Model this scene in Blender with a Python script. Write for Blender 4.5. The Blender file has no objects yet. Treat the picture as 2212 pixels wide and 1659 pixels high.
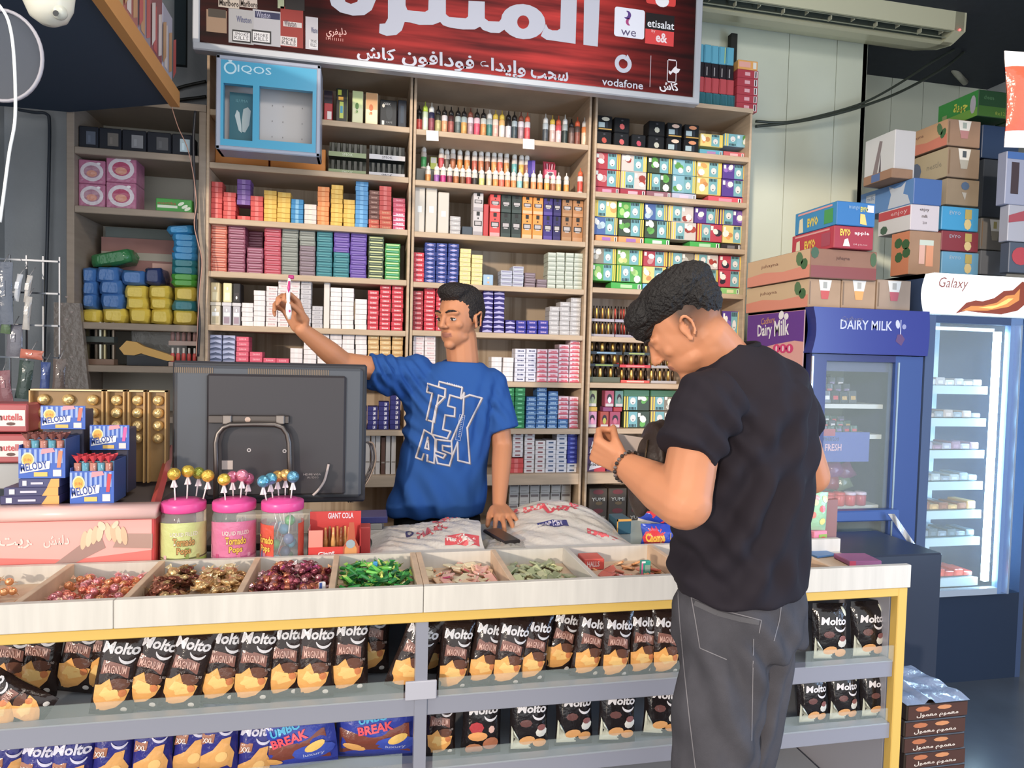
import bpy, math, random
import numpy as np
from mathutils import Vector, Matrix, Euler
from mathutils.bvhtree import BVHTree
R = random.Random(7)
SC = bpy.context.scene
COL = SC.collection
PI = math.pi

# ------------------------------------------------------------------ camera
F = 1480.0
YAW, PITCH, ROLL = (math.radians(a) for a in (11.96, -2.20, 1.45))
CAM = Vector((0.0, 0.0, 1.5))
_fw = Vector((math.sin(YAW) * math.cos(PITCH), math.cos(YAW) * math.cos(PITCH), math.sin(PITCH)))
_r0 = Vector((math.cos(YAW), -math.sin(YAW), 0))
_u0 = _r0.cross(_fw)
_r = _r0 * math.cos(ROLL) + _u0 * math.sin(ROLL)
_u = -_r0 * math.sin(ROLL) + _u0 * math.cos(ROLL)
cd = bpy.data.cameras.new('camera')
cd.sensor_fit = 'HORIZONTAL'; cd.sensor_width = 36.0; cd.lens = 36.0 * F / 2212.0
cd.clip_start = 0.02; cd.clip_end = 100
co = bpy.data.objects.new('camera', cd); COL.objects.link(co)
_m = Matrix((_r, _u, -_fw)).transposed().to_4x4(); _m.translation = CAM
co.matrix_world = _m
SC.camera = co


def at(px, py, Y=None, Z=None, X=None):
    """world point seen at photo pixel (px, py) on the plane y=Y, z=Z or x=X"""
    d = _fw * F + _r * (px - 1106.0) - _u * (py - 829.5)
    if Y is not None: t = (Y - CAM.y) / d.y
    elif Z is not None: t = (Z - CAM.z) / d.z
    else: t = (X - CAM.x) / d.x
    return CAM + d * t


# ------------------------------------------------------------------ light
SC.view_settings.view_transform = 'Standard'
SC.view_settings.look = 'None'
SC.view_settings.exposure = 0.0
SC.view_settings.gamma = 1.0
SC.view_settings.use_curve_mapping = False
SC.cycles.use_denoising = True
SC.cycles.max_bounces = 6
SC.cycles.diffuse_bounces = 3
SC.cycles.transparent_max_bounces = 12
SC.cycles.sample_clamp_indirect = 4.0
wd = bpy.data.worlds.new('daylight'); wd.use_nodes = True; SC.world = wd
wd.node_tree.nodes['Background'].inputs[0].default_value = (0.95, 0.98, 1.0, 1)
wd.node_tree.nodes['Background'].inputs[1].default_value = 1.65


def lamp(name, kind, energy, col, loc=(0, 0, 0), rot=(0, 0, 0), size=1.0, size_y=None, target=None):
    l = bpy.data.lights.new(name, kind); l.energy = energy; l.color = col
    o = bpy.data.objects.new(name, l); COL.objects.link(o); o.location = loc
    if target is not None: o.rotation_euler = (Vector(target) - Vector(loc)).to_track_quat('-Z', 'Y').to_euler()
    else: o.rotation_euler = rot
    if kind == 'AREA':
        l.size = size
        if size_y: l.shape = 'RECTANGLE'; l.size_y = size_y
    if kind == 'SUN': l.angle = size
    return o


SUN_AZ, SUN_EL = math.radians(33), math.radians(9.2)
sd = Vector((math.sin(SUN_AZ) * math.cos(SUN_EL), math.cos(SUN_AZ) * math.cos(SUN_EL), -math.sin(SUN_EL)))
lamp('sun', 'SUN', 2.1, (1.0, 0.84, 0.67), loc=tuple(-sd * 6), size=math.radians(2.2), target=(0, 0, 0))

# unseen fill light added under the ceiling to brighten the back shelves
lamp('back_fill', 'AREA', 42, (1.0, 0.93, 0.84), loc=(0.55, 0.9, 3.4), size=1.6, size_y=0.5, target=(0.5, 3.3, 1.0))

# blue fill light added out of view at the right, tints the dark T-shirt
lamp('blue_fill', 'AREA', 40, (0.45, 0.66, 1.0), loc=(3.0, 0.7, 1.4), size=0.8, size_y=1.6, target=(0.9, 1.5, 1.1))


# ------------------------------------------------------------------ colour and materials
def lin(c):
    c /= 255.0
    return c / 12.92 if c <= 0.04045 else ((c + 0.055) / 1.055) ** 2.4


_cc = {}
def C(h):
    """'rrggbb' in display colour -> linear rgba"""
    if isinstance(h, tuple): return h
    if h not in _cc:
        r, g, b = lin(int(h[0:2], 16)), lin(int(h[2:4], 16)), lin(int(h[4:6], 16)); y = .3 * r + .6 * g + .1 * b
        _cc[h] = tuple(.86 * c + .14 * y + .003 for c in (r, g, b)) + (1.0,)      # haze painted in: every colour greyed a little, darks lifted
    return _cc[h]


def mul(h, k):
    c = C(h); return (min(1, c[0] * k), min(1, c[1] * k), min(1, c[2] * k), 1.0)


MATS = {}
def mat(name, col=None, rough=0.5, metal=0.0, attr=False, noise=0.0, nscale=20.0, bump=0.0, bscale=60.0, coat=0.0, emit=None, estr=0.0,
        alpha=1.0, trans=0.0, ior=1.45, stretch=(1, 1, 1), spec=0.5):
    if name in MATS: return MATS[name]
    m = bpy.data.materials.new(name); m.use_nodes = True; MATS[name] = m
    nt = m.node_tree; b = nt.nodes['Principled BSDF']
    b.inputs['Roughness'].default_value = rough; b.inputs['Metallic'].default_value = metal
    b.inputs['Coat Weight'].default_value = coat; b.inputs['Coat Roughness'].default_value = 0.1
    b.inputs['Specular IOR Level'].default_value = spec
    b.inputs['IOR'].default_value = ior
    b.inputs['Transmission Weight'].default_value = trans; b.inputs['Alpha'].default_value = alpha
    base = None
    if attr:
        a = nt.nodes.new('ShaderNodeAttribute'); a.attribute_name = 'Col'; base = a.outputs['Color']
    if col is not None: b.inputs['Base Color'].default_value = C(col)
    tc = None
    if noise or bump:
        tc = nt.nodes.new('ShaderNodeTexCoord'); mp = nt.nodes.new('ShaderNodeMapping'); mp.inputs['Scale'].default_value = stretch
        nt.links.new(tc.outputs['Object'], mp.inputs['Vector'])
    if noise:
        n = nt.nodes.new('ShaderNodeTexNoise'); n.inputs['Scale'].default_value = nscale; n.inputs['Detail'].default_value = 6
        nt.links.new(mp.outputs[0], n.inputs['Vector'])
        r = nt.nodes.new('ShaderNodeMapRange'); r.inputs[1].default_value = 0.3; r.inputs[2].default_value = 0.7
        r.inputs[3].default_value = 1 - noise; r.inputs[4].default_value = 1 + noise * 0.4
        nt.links.new(n.outputs[0], r.inputs[0])
        mx = nt.nodes.new('ShaderNodeMix'); mx.data_type = 'RGBA'; mx.blend_type = 'MULTIPLY'; mx.inputs[0].default_value = 1
        if base is not None: nt.links.new(base, mx.inputs[6])
        else: mx.inputs[6].default_value = C(col)
        nt.links.new(r.outputs[0], mx.inputs[7]); base = mx.outputs[2]
    if bump:
        n2 = nt.nodes.new('ShaderNodeTexNoise'); n2.inputs['Scale'].default_value = bscale; n2.inputs['Detail'].default_value = 3
        nt.links.new(mp.outputs[0], n2.inputs['Vector'])
        bp = nt.nodes.new('ShaderNodeBump'); bp.inputs['Strength'].default_value = bump; bp.inputs['Distance'].default_value = 0.01
        nt.links.new(n2.outputs[0], bp.inputs['Height']); nt.links.new(bp.outputs[0], b.inputs['Normal'])
    if base is not None: nt.links.new(base, b.inputs['Base Color'])
    if emit is not None:
        b.inputs['Emission Color'].default_value = C(emit); b.inputs['Emission Strength'].default_value = estr
    return m


PRINT = mat('printed_card', attr=True, rough=0.42)
FILM = mat('plastic_film', attr=True, rough=0.16, bump=0.35, bscale=38, spec=0.6)
SATIN = mat('satin_plastic', attr=True, rough=0.3)
MATTE = mat('matte_paint', attr=True, rough=0.8)
CLOTHM = mat('cloth', attr=True, rough=0.95, bump=0.12, bscale=700, spec=0.1)
METAL = mat('brushed_metal', attr=True, rough=0.35, metal=0.85)
FOIL = mat('crinkled_foil', attr=True, rough=0.22, metal=0.55, bump=0.8, bscale=45)
GLASSY = mat('clear_plastic', 'f2f8f8', rough=0.04, alpha=0.16, spec=0.8)
GLASS = mat('counter_glass', 'cfe0dc', rough=0.02, alpha=0.12, spec=0.7)
CARD = mat('corrugated_card', attr=True, rough=0.8, noise=0.10, nscale=9)
SHELFM = mat('oak_laminate', 'c8ac8c', rough=0.55, noise=0.16, nscale=5, stretch=(1.2, 1, 9))
EMIT_W = mat('white_led', 'ffffff', emit='d8f4ff', estr=9.0)


# ------------------------------------------------------------------ mesh builder
_txt = {}
def glyphs(s, bold=0.0, res=2):
    k = (s, bold, res)
    if k not in _txt:
        c = bpy.data.curves.new('t', 'FONT'); c.body = s; c.size = 1; c.resolution_u = res; c.offset = bold
        o = bpy.data.objects.new('t', c); COL.objects.link(o)
        me = bpy.data.meshes.new_from_object(o.evaluated_get(bpy.context.evaluated_depsgraph_get()))
        vs = [(v.co.x, v.co.y) for v in me.vertices]; fs = [tuple(p.vertices) for p in me.polygons]
        x0 = min(v[0] for v in vs); x1 = max(v[0] for v in vs); y0 = min(v[1] for v in vs); y1 = max(v[1] for v in vs)
        _txt[k] = ([(x - x0, y - y0) for x, y in vs], fs, x1 - x0, y1 - y0)
        bpy.data.objects.remove(o); bpy.data.curves.remove(c); bpy.data.meshes.remove(me)
    return _txt[k]


class M:
    def __init__(s): s.v = []; s.f = []; s.c = []; s.m = []; s.sm = []; s.T = Matrix.Identity(4); s.mi = 0; s.smooth = False

    def put(s, vs, fs, col):
        o = len(s.v); T = s.T
        s.v += [tuple(T @ Vector(p)) for p in vs]
        if not isinstance(col, list): col = [C(col)] * len(fs)
        for f, c in zip(fs, col):
            s.f.append(tuple(i + o for i in f)); s.c.append(C(c)); s.m.append(s.mi); s.sm.append(s.smooth)
        return s

    def box(s, x0, y0, z0, x1, y1, z1, col, top=None, front=None, side=None):
        v = [(x0, y0, z0), (x1, y0, z0), (x1, y1, z0), (x0, y1, z0), (x0, y0, z1), (x1, y0, z1), (x1, y1, z1), (x0, y1, z1)]
        f = [(0, 3, 2, 1), (4, 5, 6, 7), (0, 1, 5, 4), (1, 2, 6, 5), (2, 3, 7, 6), (3, 0, 4, 7)]
        c = C(col); return s.put(v, f, [c, C(top or col), C(front or col), C(side or col), c, C(side or col)])

    def bbox(s, x0, y0, z0, x1, y1, z1, col, b=0.003):
        """box with chamfered edges"""
        X = (x0, x0 + b, x1 - b, x1); Y = (y0, y0 + b, y1 - b, y1); Z = (z0, z0 + b, z1 - b, z1)
        v = []; 
        for i in (0, 1):
            for j in (0, 1):
                for k in (0, 1):
                    xo, xi = (X[0], X[1]) if i == 0 else (X[3], X[2]); yo, yi = (Y[0], Y[1]) if j == 0 else (Y[3], Y[2]); zo, zi = (Z[0], Z[1]) if k == 0 else (Z[3], Z[2])
                    v += [(xo, yi, zi), (xi, yo, zi), (xi, yi, zo)]
        def I(i, j, k, a): return (i * 4 + j * 2 + k) * 3 + a
        f = [(I(0,0,0,0), I(0,0,1,0), I(0,1,1,0), I(0,1,0,0)), (I(1,0,0,0), I(1,1,0,0), I(1,1,1,0), I(1,0,1,0)),
             (I(0,0,0,1), I(1,0,0,1), I(1,0,1,1), I(0,0,1,1)), (I(0,1,0,1), I(0,1,1,1), I(1,1,1,1), I(1,1,0,1)),
             (I(0,0,0,2), I(0,1,0,2), I(1,1,0,2), I(1,0,0,2)), (I(0,0,1,2), I(1,0,1,2), I(1,1,1,2), I(0,1,1,2))]
        for j in (0, 1):
            for k in (0, 1):
                q = (I(0,j,k,1), I(0,j,k,2), I(1,j,k,2), I(1,j,k,1)); f.append(q if j == k else q[::-1])
        for i in (0, 1):
            for k in (0, 1):
                q = (I(i,0,k,0), I(i,1,k,0), I(i,1,k,2), I(i,0,k,2)); f.append(q if i == k else q[::-1])
        for i in (0, 1):
            for j in (0, 1):
                q = (I(i,j,0,0), I(i,j,0,1), I(i,j,1,1), I(i,j,1,0)); f.append(q if i == j else q[::-1])
        for i in (0, 1):
            for j in (0, 1):
                for k in (0, 1):
                    q = (I(i,j,k,0), I(i,j,k,1), I(i,j,k,2)); f.append(q if (i + j + k) % 2 == 0 else q[::-1])
        return s.put(v, f, col)

    def rect(s, x0, z0, x1, z1, y, col): return s.put([(x0, y, z0), (x1, y, z0), (x1, y, z1), (x0, y, z1)], [(0, 1, 2, 3)], col)

    def poly(s, pts, y, col): return s.put([(p[0], y, p[1]) for p in pts], [tuple(range(len(pts)))], col)

    def ell(s, cx, cz, rx, rz, y, col, n=14, a0=0, a1=2 * PI, rot=0):
        full = abs(a1 - a0 - 2 * PI) < 1e-6
        p = []
        for i in range(n if full else n + 1):
            a = a0 + (a1 - a0) * i / n; x = rx * math.cos(a); z = rz * math.sin(a)
            p.append((cx + x * math.cos(rot) - z * math.sin(rot), cz + x * math.sin(rot) + z * math.cos(rot)))
        return s.poly(p, y, col)

    def arc(s, cx, cz, r0, r1, a0, a1, y, col, n=12, taper=False):
        v = []; f = []
        for i in range(n + 1):
            a = a0 + (a1 - a0) * i / n; k = math.sin(PI * i / n) if taper else 1.0
            rm = (r0 + r1) / 2; h = (r1 - r0) / 2 * (0.15 + 0.85 * k)
            for q in (rm - h, rm + h): v.append((cx + q * math.cos(a), y, cz + q * math.sin(a)))
        for i in range(n): f.append((2 * i, 2 * i + 1, 2 * i + 3, 2 * i + 2))
        return s.put(v, f, col)

    def text(s, t, x, z, h, y, col, w=None, bold=0.0, rot=0.0, shear=0.0, center=False, res=2, asc=None):
        vs, fs, W, H = glyphs(t, bold, res)
        k = h / (asc or H); kx = w / W if w else k
        ox = -W * kx / 2 if center else 0; oz = -H * k / 2 if center else 0
        cr, sr = math.cos(rot), math.sin(rot)
        out = []
        for a, b in vs:
            px = ox + a * kx + b * k * shear; pz = oz + b * k
            out.append((x + px * cr - pz * sr, y, z + px * sr + pz * cr))
        return s.put(out, fs, col)

    def lathe(s, prof, n=16, cols='ffffff', cx=0, cy=0, cap=True):
        """prof: [(r, z)...] bottom to top; cols one colour or one per band"""
        v = []; f = []; cs = []
        for r, z in prof:
            for i in range(n): a = 2 * PI * i / n; v.append((cx + r * math.cos(a), cy + r * math.sin(a), z))
        for j in range(len(prof) - 1):
            for i in range(n):
                f.append((j * n + i, j * n + (i + 1) % n, (j + 1) * n + (i + 1) % n, (j + 1) * n + i)); cs.append(C(cols[j] if isinstance(cols, (list, tuple)) and not isinstance(cols[0], float) else cols))
        if cap:
            f.append(tuple(range(n))[::-1]); cs.append(cs[0]); f.append(tuple((len(prof) - 1) * n + i for i in range(n))); cs.append(cs[-2])
        return s.put(v, f, cs)

    def tube(s, pts, r, n=8, col='ffffff', closed=False):
        pts = [Vector(p) for p in pts]; v = []; f = []; N = len(pts); up = None
        rs = r if isinstance(r, (list, tuple)) else [r] * N
        for i, p in enumerate(pts):
            a = pts[(i - 1) % N] if (closed or i > 0) else p; b = pts[(i + 1) % N] if (closed or i < N - 1) else p
            t = (b - a).normalized()
            if up is None: up = Vector((0, 0, 1)) if abs(t.z) < 0.9 else Vector((1, 0, 0))
            x = t.cross(up); x = x.normalized() if x.length > 1e-6 else Vector((1, 0, 0)); up = x.cross(t).normalized()
            for k in range(n):
                q = 2 * PI * k / n; v.append(tuple(p + (x * math.cos(q) + up * math.sin(q)) * rs[i]))
        for i in range(N if closed else N - 1):
            for k in range(n):
                a = i * n; b = ((i + 1) % N) * n; f.append((a + k, a + (k + 1) % n, b + (k + 1) % n, b + k))
        if not closed: f.append(tuple(range(n))[::-1]); f.append(tuple((N - 1) * n + k for k in range(n)))
        return s.put(v, f, col)

    def sphere(s, c, r, n=12, col='ffffff', m=8):
        rx, ry, rz = r if isinstance(r, (tuple, list)) else (r, r, r)
        v = [(c[0], c[1], c[2] - rz)]; f = []
        for j in range(1, m):
            t = -PI / 2 + PI * j / m
            for i in range(n): a = 2 * PI * i / n; v.append((c[0] + rx * math.cos(t) * math.cos(a), c[1] + ry * math.cos(t) * math.sin(a), c[2] + rz * math.sin(t)))
        v.append((c[0], c[1], c[2] + rz)); L = len(v) - 1
        for i in range(n): f.append((0, 1 + (i + 1) % n, 1 + i)); f.append((L, L - n + i, L - n + (i + 1) % n))
        for j in range(m - 2):
            for i in range(n): a = 1 + j * n; b = a + n; f.append((a + i, a + (i + 1) % n, b + (i + 1) % n, b + i))
        return s.put(v, f, col)

    def grid(s, fn, nu, nv, col, both=False):
        """fn(u,v)->point for u,v in 0..1; col colour or function(u,v)"""
        v = [fn(i / nu, j / nv) for j in range(nv + 1) for i in range(nu + 1)]; f = []; cs = []
        for j in range(nv):
            for i in range(nu):
                a = j * (nu + 1) + i; f.append((a, a + 1, a + nu + 2, a + nu + 1)); cs.append(C(col((i + .5) / nu, (j + .5) / nv)) if callable(col) else C(col))
        return s.put(v, f, cs)

    def mesh(s, name):
        me = bpy.data.meshes.new(name); me.from_pydata(s.v, [], s.f)
        a = me.color_attributes.new('Col', 'FLOAT_COLOR', 'CORNER')
        cc = np.array([c for c in s.c], dtype=np.float32).reshape(-1, 4) if s.c else np.zeros((0, 4), np.float32)
        tot = np.array([len(f) for f in s.f]); a.data.foreach_set('color', np.repeat(cc, tot, axis=0).ravel())
        me.polygons.foreach_set('use_smooth', s.sm); me.polygons.foreach_set('material_index', s.m)
        return me

    def build(s, name, mats=None, parent=None, loc=None, rot=None, label=None, cat=None, group=None, kind=None):
        me = s.mesh(name)
        for m in (mats if isinstance(mats, (list, tuple)) else [mats or PRINT]): me.materials.append(m)
        return link(name, me, parent, loc, rot, label, cat, group, kind)


def link(name, data, parent=None, loc=None, rot=None, label=None, cat=None, group=None, kind=None, scale=None):
    o = bpy.data.objects.new(name, data); COL.objects.link(o)
    if parent is not None: o.parent = parent
    if loc is not None: o.location = loc
    if rot is not None: o.rotation_euler = rot
    if scale is not None: o.scale = scale
    tag(o, label, cat, group, kind)
    return o


def tag(o, label=None, cat=None, group=None, kind=None):
    if label: o['label'] = label
    if cat: o['category'] = cat
    if group: o['group'] = group
    if kind: o['kind'] = kind
    return o


def thing(name, label, cat, loc=(0, 0, 0), rot=(0, 0, 0), group=None):
    return link(name, None, None, loc, rot, label, cat, group)


def dup(root, loc=None, rot=None, label=None, group=None, scale=None):
    c = root.copy(); COL.objects.link(c)
    if loc is not None: c.location = loc
    if rot is not None: c.rotation_euler = rot
    if scale is not None: c.scale = scale
    if label: c['label'] = label
    if group: c['group'] = group
    for ch in root.children:
        d = ch.copy(); COL.objects.link(d); d.parent = c
        for g in ch.children: e = g.copy(); COL.objects.link(e); e.parent = d
    return c

# ================================================================== the setting
YS, YB = 3.30, 3.62          # shelf fronts, shelf backs
WALLM = mat('painted_panel', 'd6dcc8', rough=0.75, noise=0.06, nscale=3)
WALLG = mat('grey_plaster', 'a4a8ac', rough=0.85, noise=0.12, nscale=4, bump=0.2)
FLOORM = mat('dark_tile', '4c5664', rough=0.25, noise=0.2, nscale=3)
CEILM = mat('dark_ceiling', '2c3440', rough=0.8, noise=0.1)


def struct(name, m, mt, parent=None): return m.build(name, mt, parent, kind=None if parent else 'structure')


m = M(); m.box(-2.2, -1.5, -0.1, 4.6, 4.6, 0.0, '4c5664'); struct('floor', m, FLOORM)
m = M(); m.box(-2.2, -0.9, 3.5, 4.6, 4.6, 3.6, '2c3440'); struct('ceiling', m, CEILM)
m = M(); m.box(-2.2, 3.66, 0, -0.66, 3.8, 3.5, '7e8488'); struct('wall_back', m, WALLG)
m = M(); m.box(-1.95, 1.75, 0, -1.8, 3.66, 3.5, '7e8488'); struct('wall_left', m, WALLG)
m = M(); m.box(4.3, -0.9, 0, 4.45, 4.6, 3.5, '3a4250'); struct('wall_right', m, WALLG)
# pale wall right of the shelves, made of tall panels with open joints
xc = at(1866, 300, Y=3.72).x
wl = M().box(-0.66, 3.76, 0, xc, 3.9, 3.5, '8a8c7c'); wl.box(xc - 0.03, 3.72, 0, xc, 4.25, 3.5, '8a8c7c'); wa = struct('wall_centre', wl, WALLM)
xs = [-0.66, 0.4, 1.45] + [at(p, 300, Y=3.72).x for p in (1697, 1800)] + [xc]
for i in range(len(xs) - 1):
    w = xs[i + 1] - xs[i]
    for k, (z0, z1) in enumerate(((0, 1.9), (1.904, 3.5))):
        dx = 0.0 if k == 0 else (0.06 if 2 < i < 5 else 0)
        M().box(xs[i] + 0.002, 3.72, z0, xs[i + 1] - 0.002, 3.759, z1, 'c9ccb4').build('panel', WALLM, wa)
wl = M().box(xc, 4.22, 0, 4.45, 4.35, 3.5, '8a8c7c'); wb = struct('wall_recess', wl, WALLM)
xs = [xc] + [at(p, 300, Y=4.2).x for p in (1917, 1985, 2062, 2150)] + [4.44]
for i in range(len(xs) - 1): M().box(xs[i] + 0.002, 4.18, 0, xs[i + 1] - 0.002, 4.219, 3.5, 'a9aca0').build('panel', WALLM, wb)
# column and pipe at far left
m = M().box(-1.60, 3.5, 0, at(148, 500, Y=3.5).x, 3.66, 3.5, '7e8488'); struct('pillar', m, WALLG)

# ------------------------------------------------------------------ shelf units
def zof(px, py, Y=YS): return at(px, py, Y=Y).z
BX = {1: (at(450, 600, Y=YS).x, at(879, 600, Y=YS).x), 2: (at(893, 600, Y=YS).x, at(1263, 600, Y=YS).x), 3: (at(1281, 600, Y=YS).x, at(1608, 600, Y=YS).x)}
LV = {1: [zof(800, 267), zof(665, 366), zof(665, 483), zof(665, 595), zof(665, 708), zof(820, 820), zof(820, 930), zof(820, 1028)],
      2: [zof(1080, 295), zof(1080, 402), zof(1080, 511), zof(1080, 617), zof(1080, 719), zof(1170, 826), zof(1170, 927), zof(1170, 1024)],
      3: [zof(1450, 324), zof(1450, 426), zof(1450, 529), zof(1440, 628), zof(1300, 727), zof(1300, 827), zof(1300, 926), zof(1300, 1022)]}
TOPZ = {1: zof(800, 150), 2: zof(1080, 186), 3: zof(1450, 226)}
BK = mat('oak_backing', 'c4a684', rough=0.6)
# vertical veneer stripes of the backing board
nt = BK.node_tree; tc = nt.nodes.new('ShaderNodeTexCoord'); mp = nt.nodes.new('ShaderNodeMapping'); mp.inputs['Scale'].default_value = (26, 1, 0.25)
nz = nt.nodes.new('ShaderNodeTexNoise'); nz.inputs['Scale'].default_value = 1.0; nz.inputs['Detail'].default_value = 5
cr = nt.nodes.new('ShaderNodeValToRGB'); cr.color_ramp.elements[0].position = 0.36; cr.color_ramp.elements[0].color = C('9c8468'); cr.color_ramp.elements[1].position = 0.52; cr.color_ramp.elements[1].color = C('bca68c')
nt.links.new(tc.outputs['Object'], mp.inputs['Vector']); nt.links.new(mp.outputs[0], nz.inputs['Vector']); nt.links.new(nz.outputs[0], cr.inputs[0]); nt.links.new(cr.outputs[0], nt.nodes['Principled BSDF'].inputs['Base Color'])
TH = 0.026
for b, nm in ((1, 'tall oak shelf unit behind the monitor, topped by the blue display'), (2, 'tall oak shelf unit behind the clerk, bottles on its top shelves'), (3, 'tall oak shelf unit beside the pale wall, black boxes on top shelf')):
    x0, x1 = BX[b]; u = thing('shelf_unit', nm, 'shelf', (x0, YS, 0)); t0 = TOPZ[b] + (0.0 if b > 1 else 0.0)
    SH = 0.0125
    for sx in (x0 - SH, x1): M().bbox(sx - x0, 0, 0, sx - x0 + SH, YB - YS, t0, 'c0a07c', b=0.002).build('side_panel', SHELFM, u)
    M().box(0, YB - YS - 0.006, 0, x1 - x0, YB - YS, t0, 'c4a684').build('back_panel', BK, u)
    M().box(-SH, -0.004, t0, x1 - x0 + SH, YB - YS, t0 + 0.022, 'c0a07c').build('top_board', SHELFM, u)
    for i, z in enumerate(LV[b]):
        th = TH if i < 7 else 0.055
        M().bbox(0.0005, 0, z - th, x1 - x0 - 0.0005, YB - YS - 0.007, z, 'c0a07c', b=0.002).build('shelf_board', SHELFM, u)
    M().box(0.0005, 0.01, 0.62, x1 - x0 - 0.0005, YB - YS - 0.007, 0.645, 'c0a07c').build('shelf_board', SHELFM, u)
# the shallower grey-brown unit at the far left
LX0, LX1 = at(160, 500, Y=YS).x, at(428, 500, Y=YS).x
LZ = [zof(295, 326), zof(290, 451), zof(295, 699), zof(265, 790)]
LT = zof(290, 228)
SHG = mat('faded_laminate', 'a08e7c', rough=0.6, noise=0.12, nscale=5, stretch=(1.2, 1, 9))
u = thing('shelf_unit', 'faded grey-brown shelf unit in the dim corner, pink boxes inside', 'shelf', (LX0, YS, 0))
for sx in (-0.03, LX1 - LX0): M().bbox(sx, 0, 0, sx + 0.03, 0.34, LT, '8c7c6c', b=0.002).build('side_panel', SHG, u)
M().box(0, 0.334, 0, LX1 - LX0, 0.34, LT, 'b5b0a0').build('back_panel', mat('pale_backing', 'c0bcb0', rough=0.8), u)
M().box(-0.03, -0.004, LT, LX1 - LX0 + 0.03, 0.34, LT + 0.03, '8c7c6c').build('top_board', SHG, u)
for z in LZ + [zof(265, 900), zof(265, 1010)]: M().bbox(0.0005, 0, z - 0.03, LX1 - LX0 - 0.0005, 0.333, z, '8c7c6c').build('shelf_board', SHG, u)

# ------------------------------------------------------------------ cigarette packs and other stacked packs
def packmesh(name, base, kind='word', ink='ffffff', band=None, edge=None):
    """unit pack: x 0..1, y 0..1 (depth), z 0..1; printed on its front end"""
    m = M(); m.bbox(0, 0, 0, 1, 1, 1, base, b=0.03)
    y = -0.004
    if band: m.rect(0.04, 0.04, 0.96, 0.3, y, band)
    if kind == 'word':
        m.rect(0.24, 0.3, 0.30, 0.72, y - .002, ink); x = 0.33
        rr = random.Random(len(name) * 7 + len(base))
        for i in range(4):
            w = 0.08 + 0.04 * rr.random(); m.poly([(x, .32), (x + w, .36), (x + w * .9, .68), (x + .01, .62)], y - .002, ink); x += w + .025
    elif kind == 'lm':
        m.text('LM', 0.55, 0.15, 0.7, y, ink, w=0.22, bold=0.03, res=1)
    elif kind == 'edge':
        m.rect(0.36, 0.06, 0.62, 0.94, y, ink)
    elif kind == 'label':
        m.rect(0.25, 0.3, 0.75, 0.66, y, ink); m.rect(0.30, 0.38, 0.70, 0.58, y - .003, edge or 'ffffff')
    elif kind == 'crest':
        m.ell(0.5, 0.5, 0.2, 0.36, y, ink, n=8); m.rect(0.2, 0.42, 0.8, 0.58, y - .003, edge or ink)
    elif kind == 'wave':
        m.poly([(0.02, .1), (.98, .1), (.98, .35), (.6, .6), (.5, .7), (.4, .6), (.02, .35)], y, ink)
    elif kind == 'clear':
        m.rect(0.08, 0.55, 0.92, 0.8, y, ink); m.rect(0.15, 0.12, 0.85, 0.22, y, edge or ink)
    return m.mesh(name)


STY = {}
def sty(key, *a, **k):
    me = packmesh('pack_' + key, *a, **k); me.materials.append(PRINT); STY[key] = me


sty('red', 'd8423c', 'edge', 'e8706a'); sty('purple', '7a50a0', 'edge', '9a78b8'); sty('yellow', 'e8b42a', 'edge', 'eec24a'); sty('blue', '1c86c0', 'edge', '7ab8dc')
sty('brown', '7a4438', 'word', 'c89a88'); sty('blank', 'dcd0c8', 'edge', 'e8d8c8'); sty('orange', 'f08a38', 'edge', 'f4a058'); sty('sky', '4a9ad4', 'edge', '70b4e4')
sty('orangered', 'e85a3a', 'word', 'f4a878'); sty('pinkwhite', 'e04a78', 'word', 'f8e0ec', band='f0d0e0')
sty('coral', 'c8583c', 'clear', 'e89a80', edge='e0b8a8'); sty('maroon', '8c3c58', 'clear', 'b87c94', edge='c89aac'); sty('crimson', 'b83048', 'clear', 'cc6478', edge='d89aa8')
sty('stone', '7c8078', 'clear', '9ca098', edge='a8aaa2'); sty('plum', '78646c', 'clear', '968490', edge='a89aa0'); sty('teal', '14707c', 'clear', '3c949c', edge='6ab0b4')
sty('violet', '5c3c9c', 'clear', '8468bc', edge='9c88cc'); sty('lime', '4c5c44', 'clear', 'd4d890', edge='b8c4a0'); sty('green', '3a9a48', 'clear', 'c8e098', edge='6cc4c8')
sty('white', 'e8e0e0', 'edge', 'f0e8e8'); sty('greywhite', 'c4c0c4', 'label', '9c9aa4', edge='c4c0c4'); sty('whitepink', 'e8dcdc', 'word', 'd8b0b4')
sty('redtxt', 'd82840', 'word', 'f8c8cc', band='c01c34'); sty('darkred', 'a82030', 'word', 'e8b0b0'); sty('paleblue', 'b4bce0', 'wave', '4c587c'); sty('pink', 'e04c6c', 'word', 'f49cac')
sty('gold', 'd8b070', 'word', 'ecd8a8', band='c89858'); sty('navy', '24246c', 'lm', 'd8d8e8'); sty('night', '263c8c', 'crest', '7c8cd0', edge='d4b8dc'); sty('cream', 'e8d488', 'label', 'd8c488', edge='e0d4b0')
sty('mint', 'b8c0b0', 'clear', 'd0d4c8', edge='9ca498'); sty('bluegrey', 'b8bccc', 'clear', '8c88a8', edge='d0d0dc'); sty('indigo', '2c2078', 'wave', 'b8b0e0'); sty('royal', '3434a0', 'word', 'c8a8d8')
sty('silver', 'b8b4b4', 'word', 'dcd8d8'); sty('navystripe', 'dcdcec', 'word', '34386c'); sty('redstripe', 'f0d0d8', 'word', 'e0405c', band='d83c58')
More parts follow.
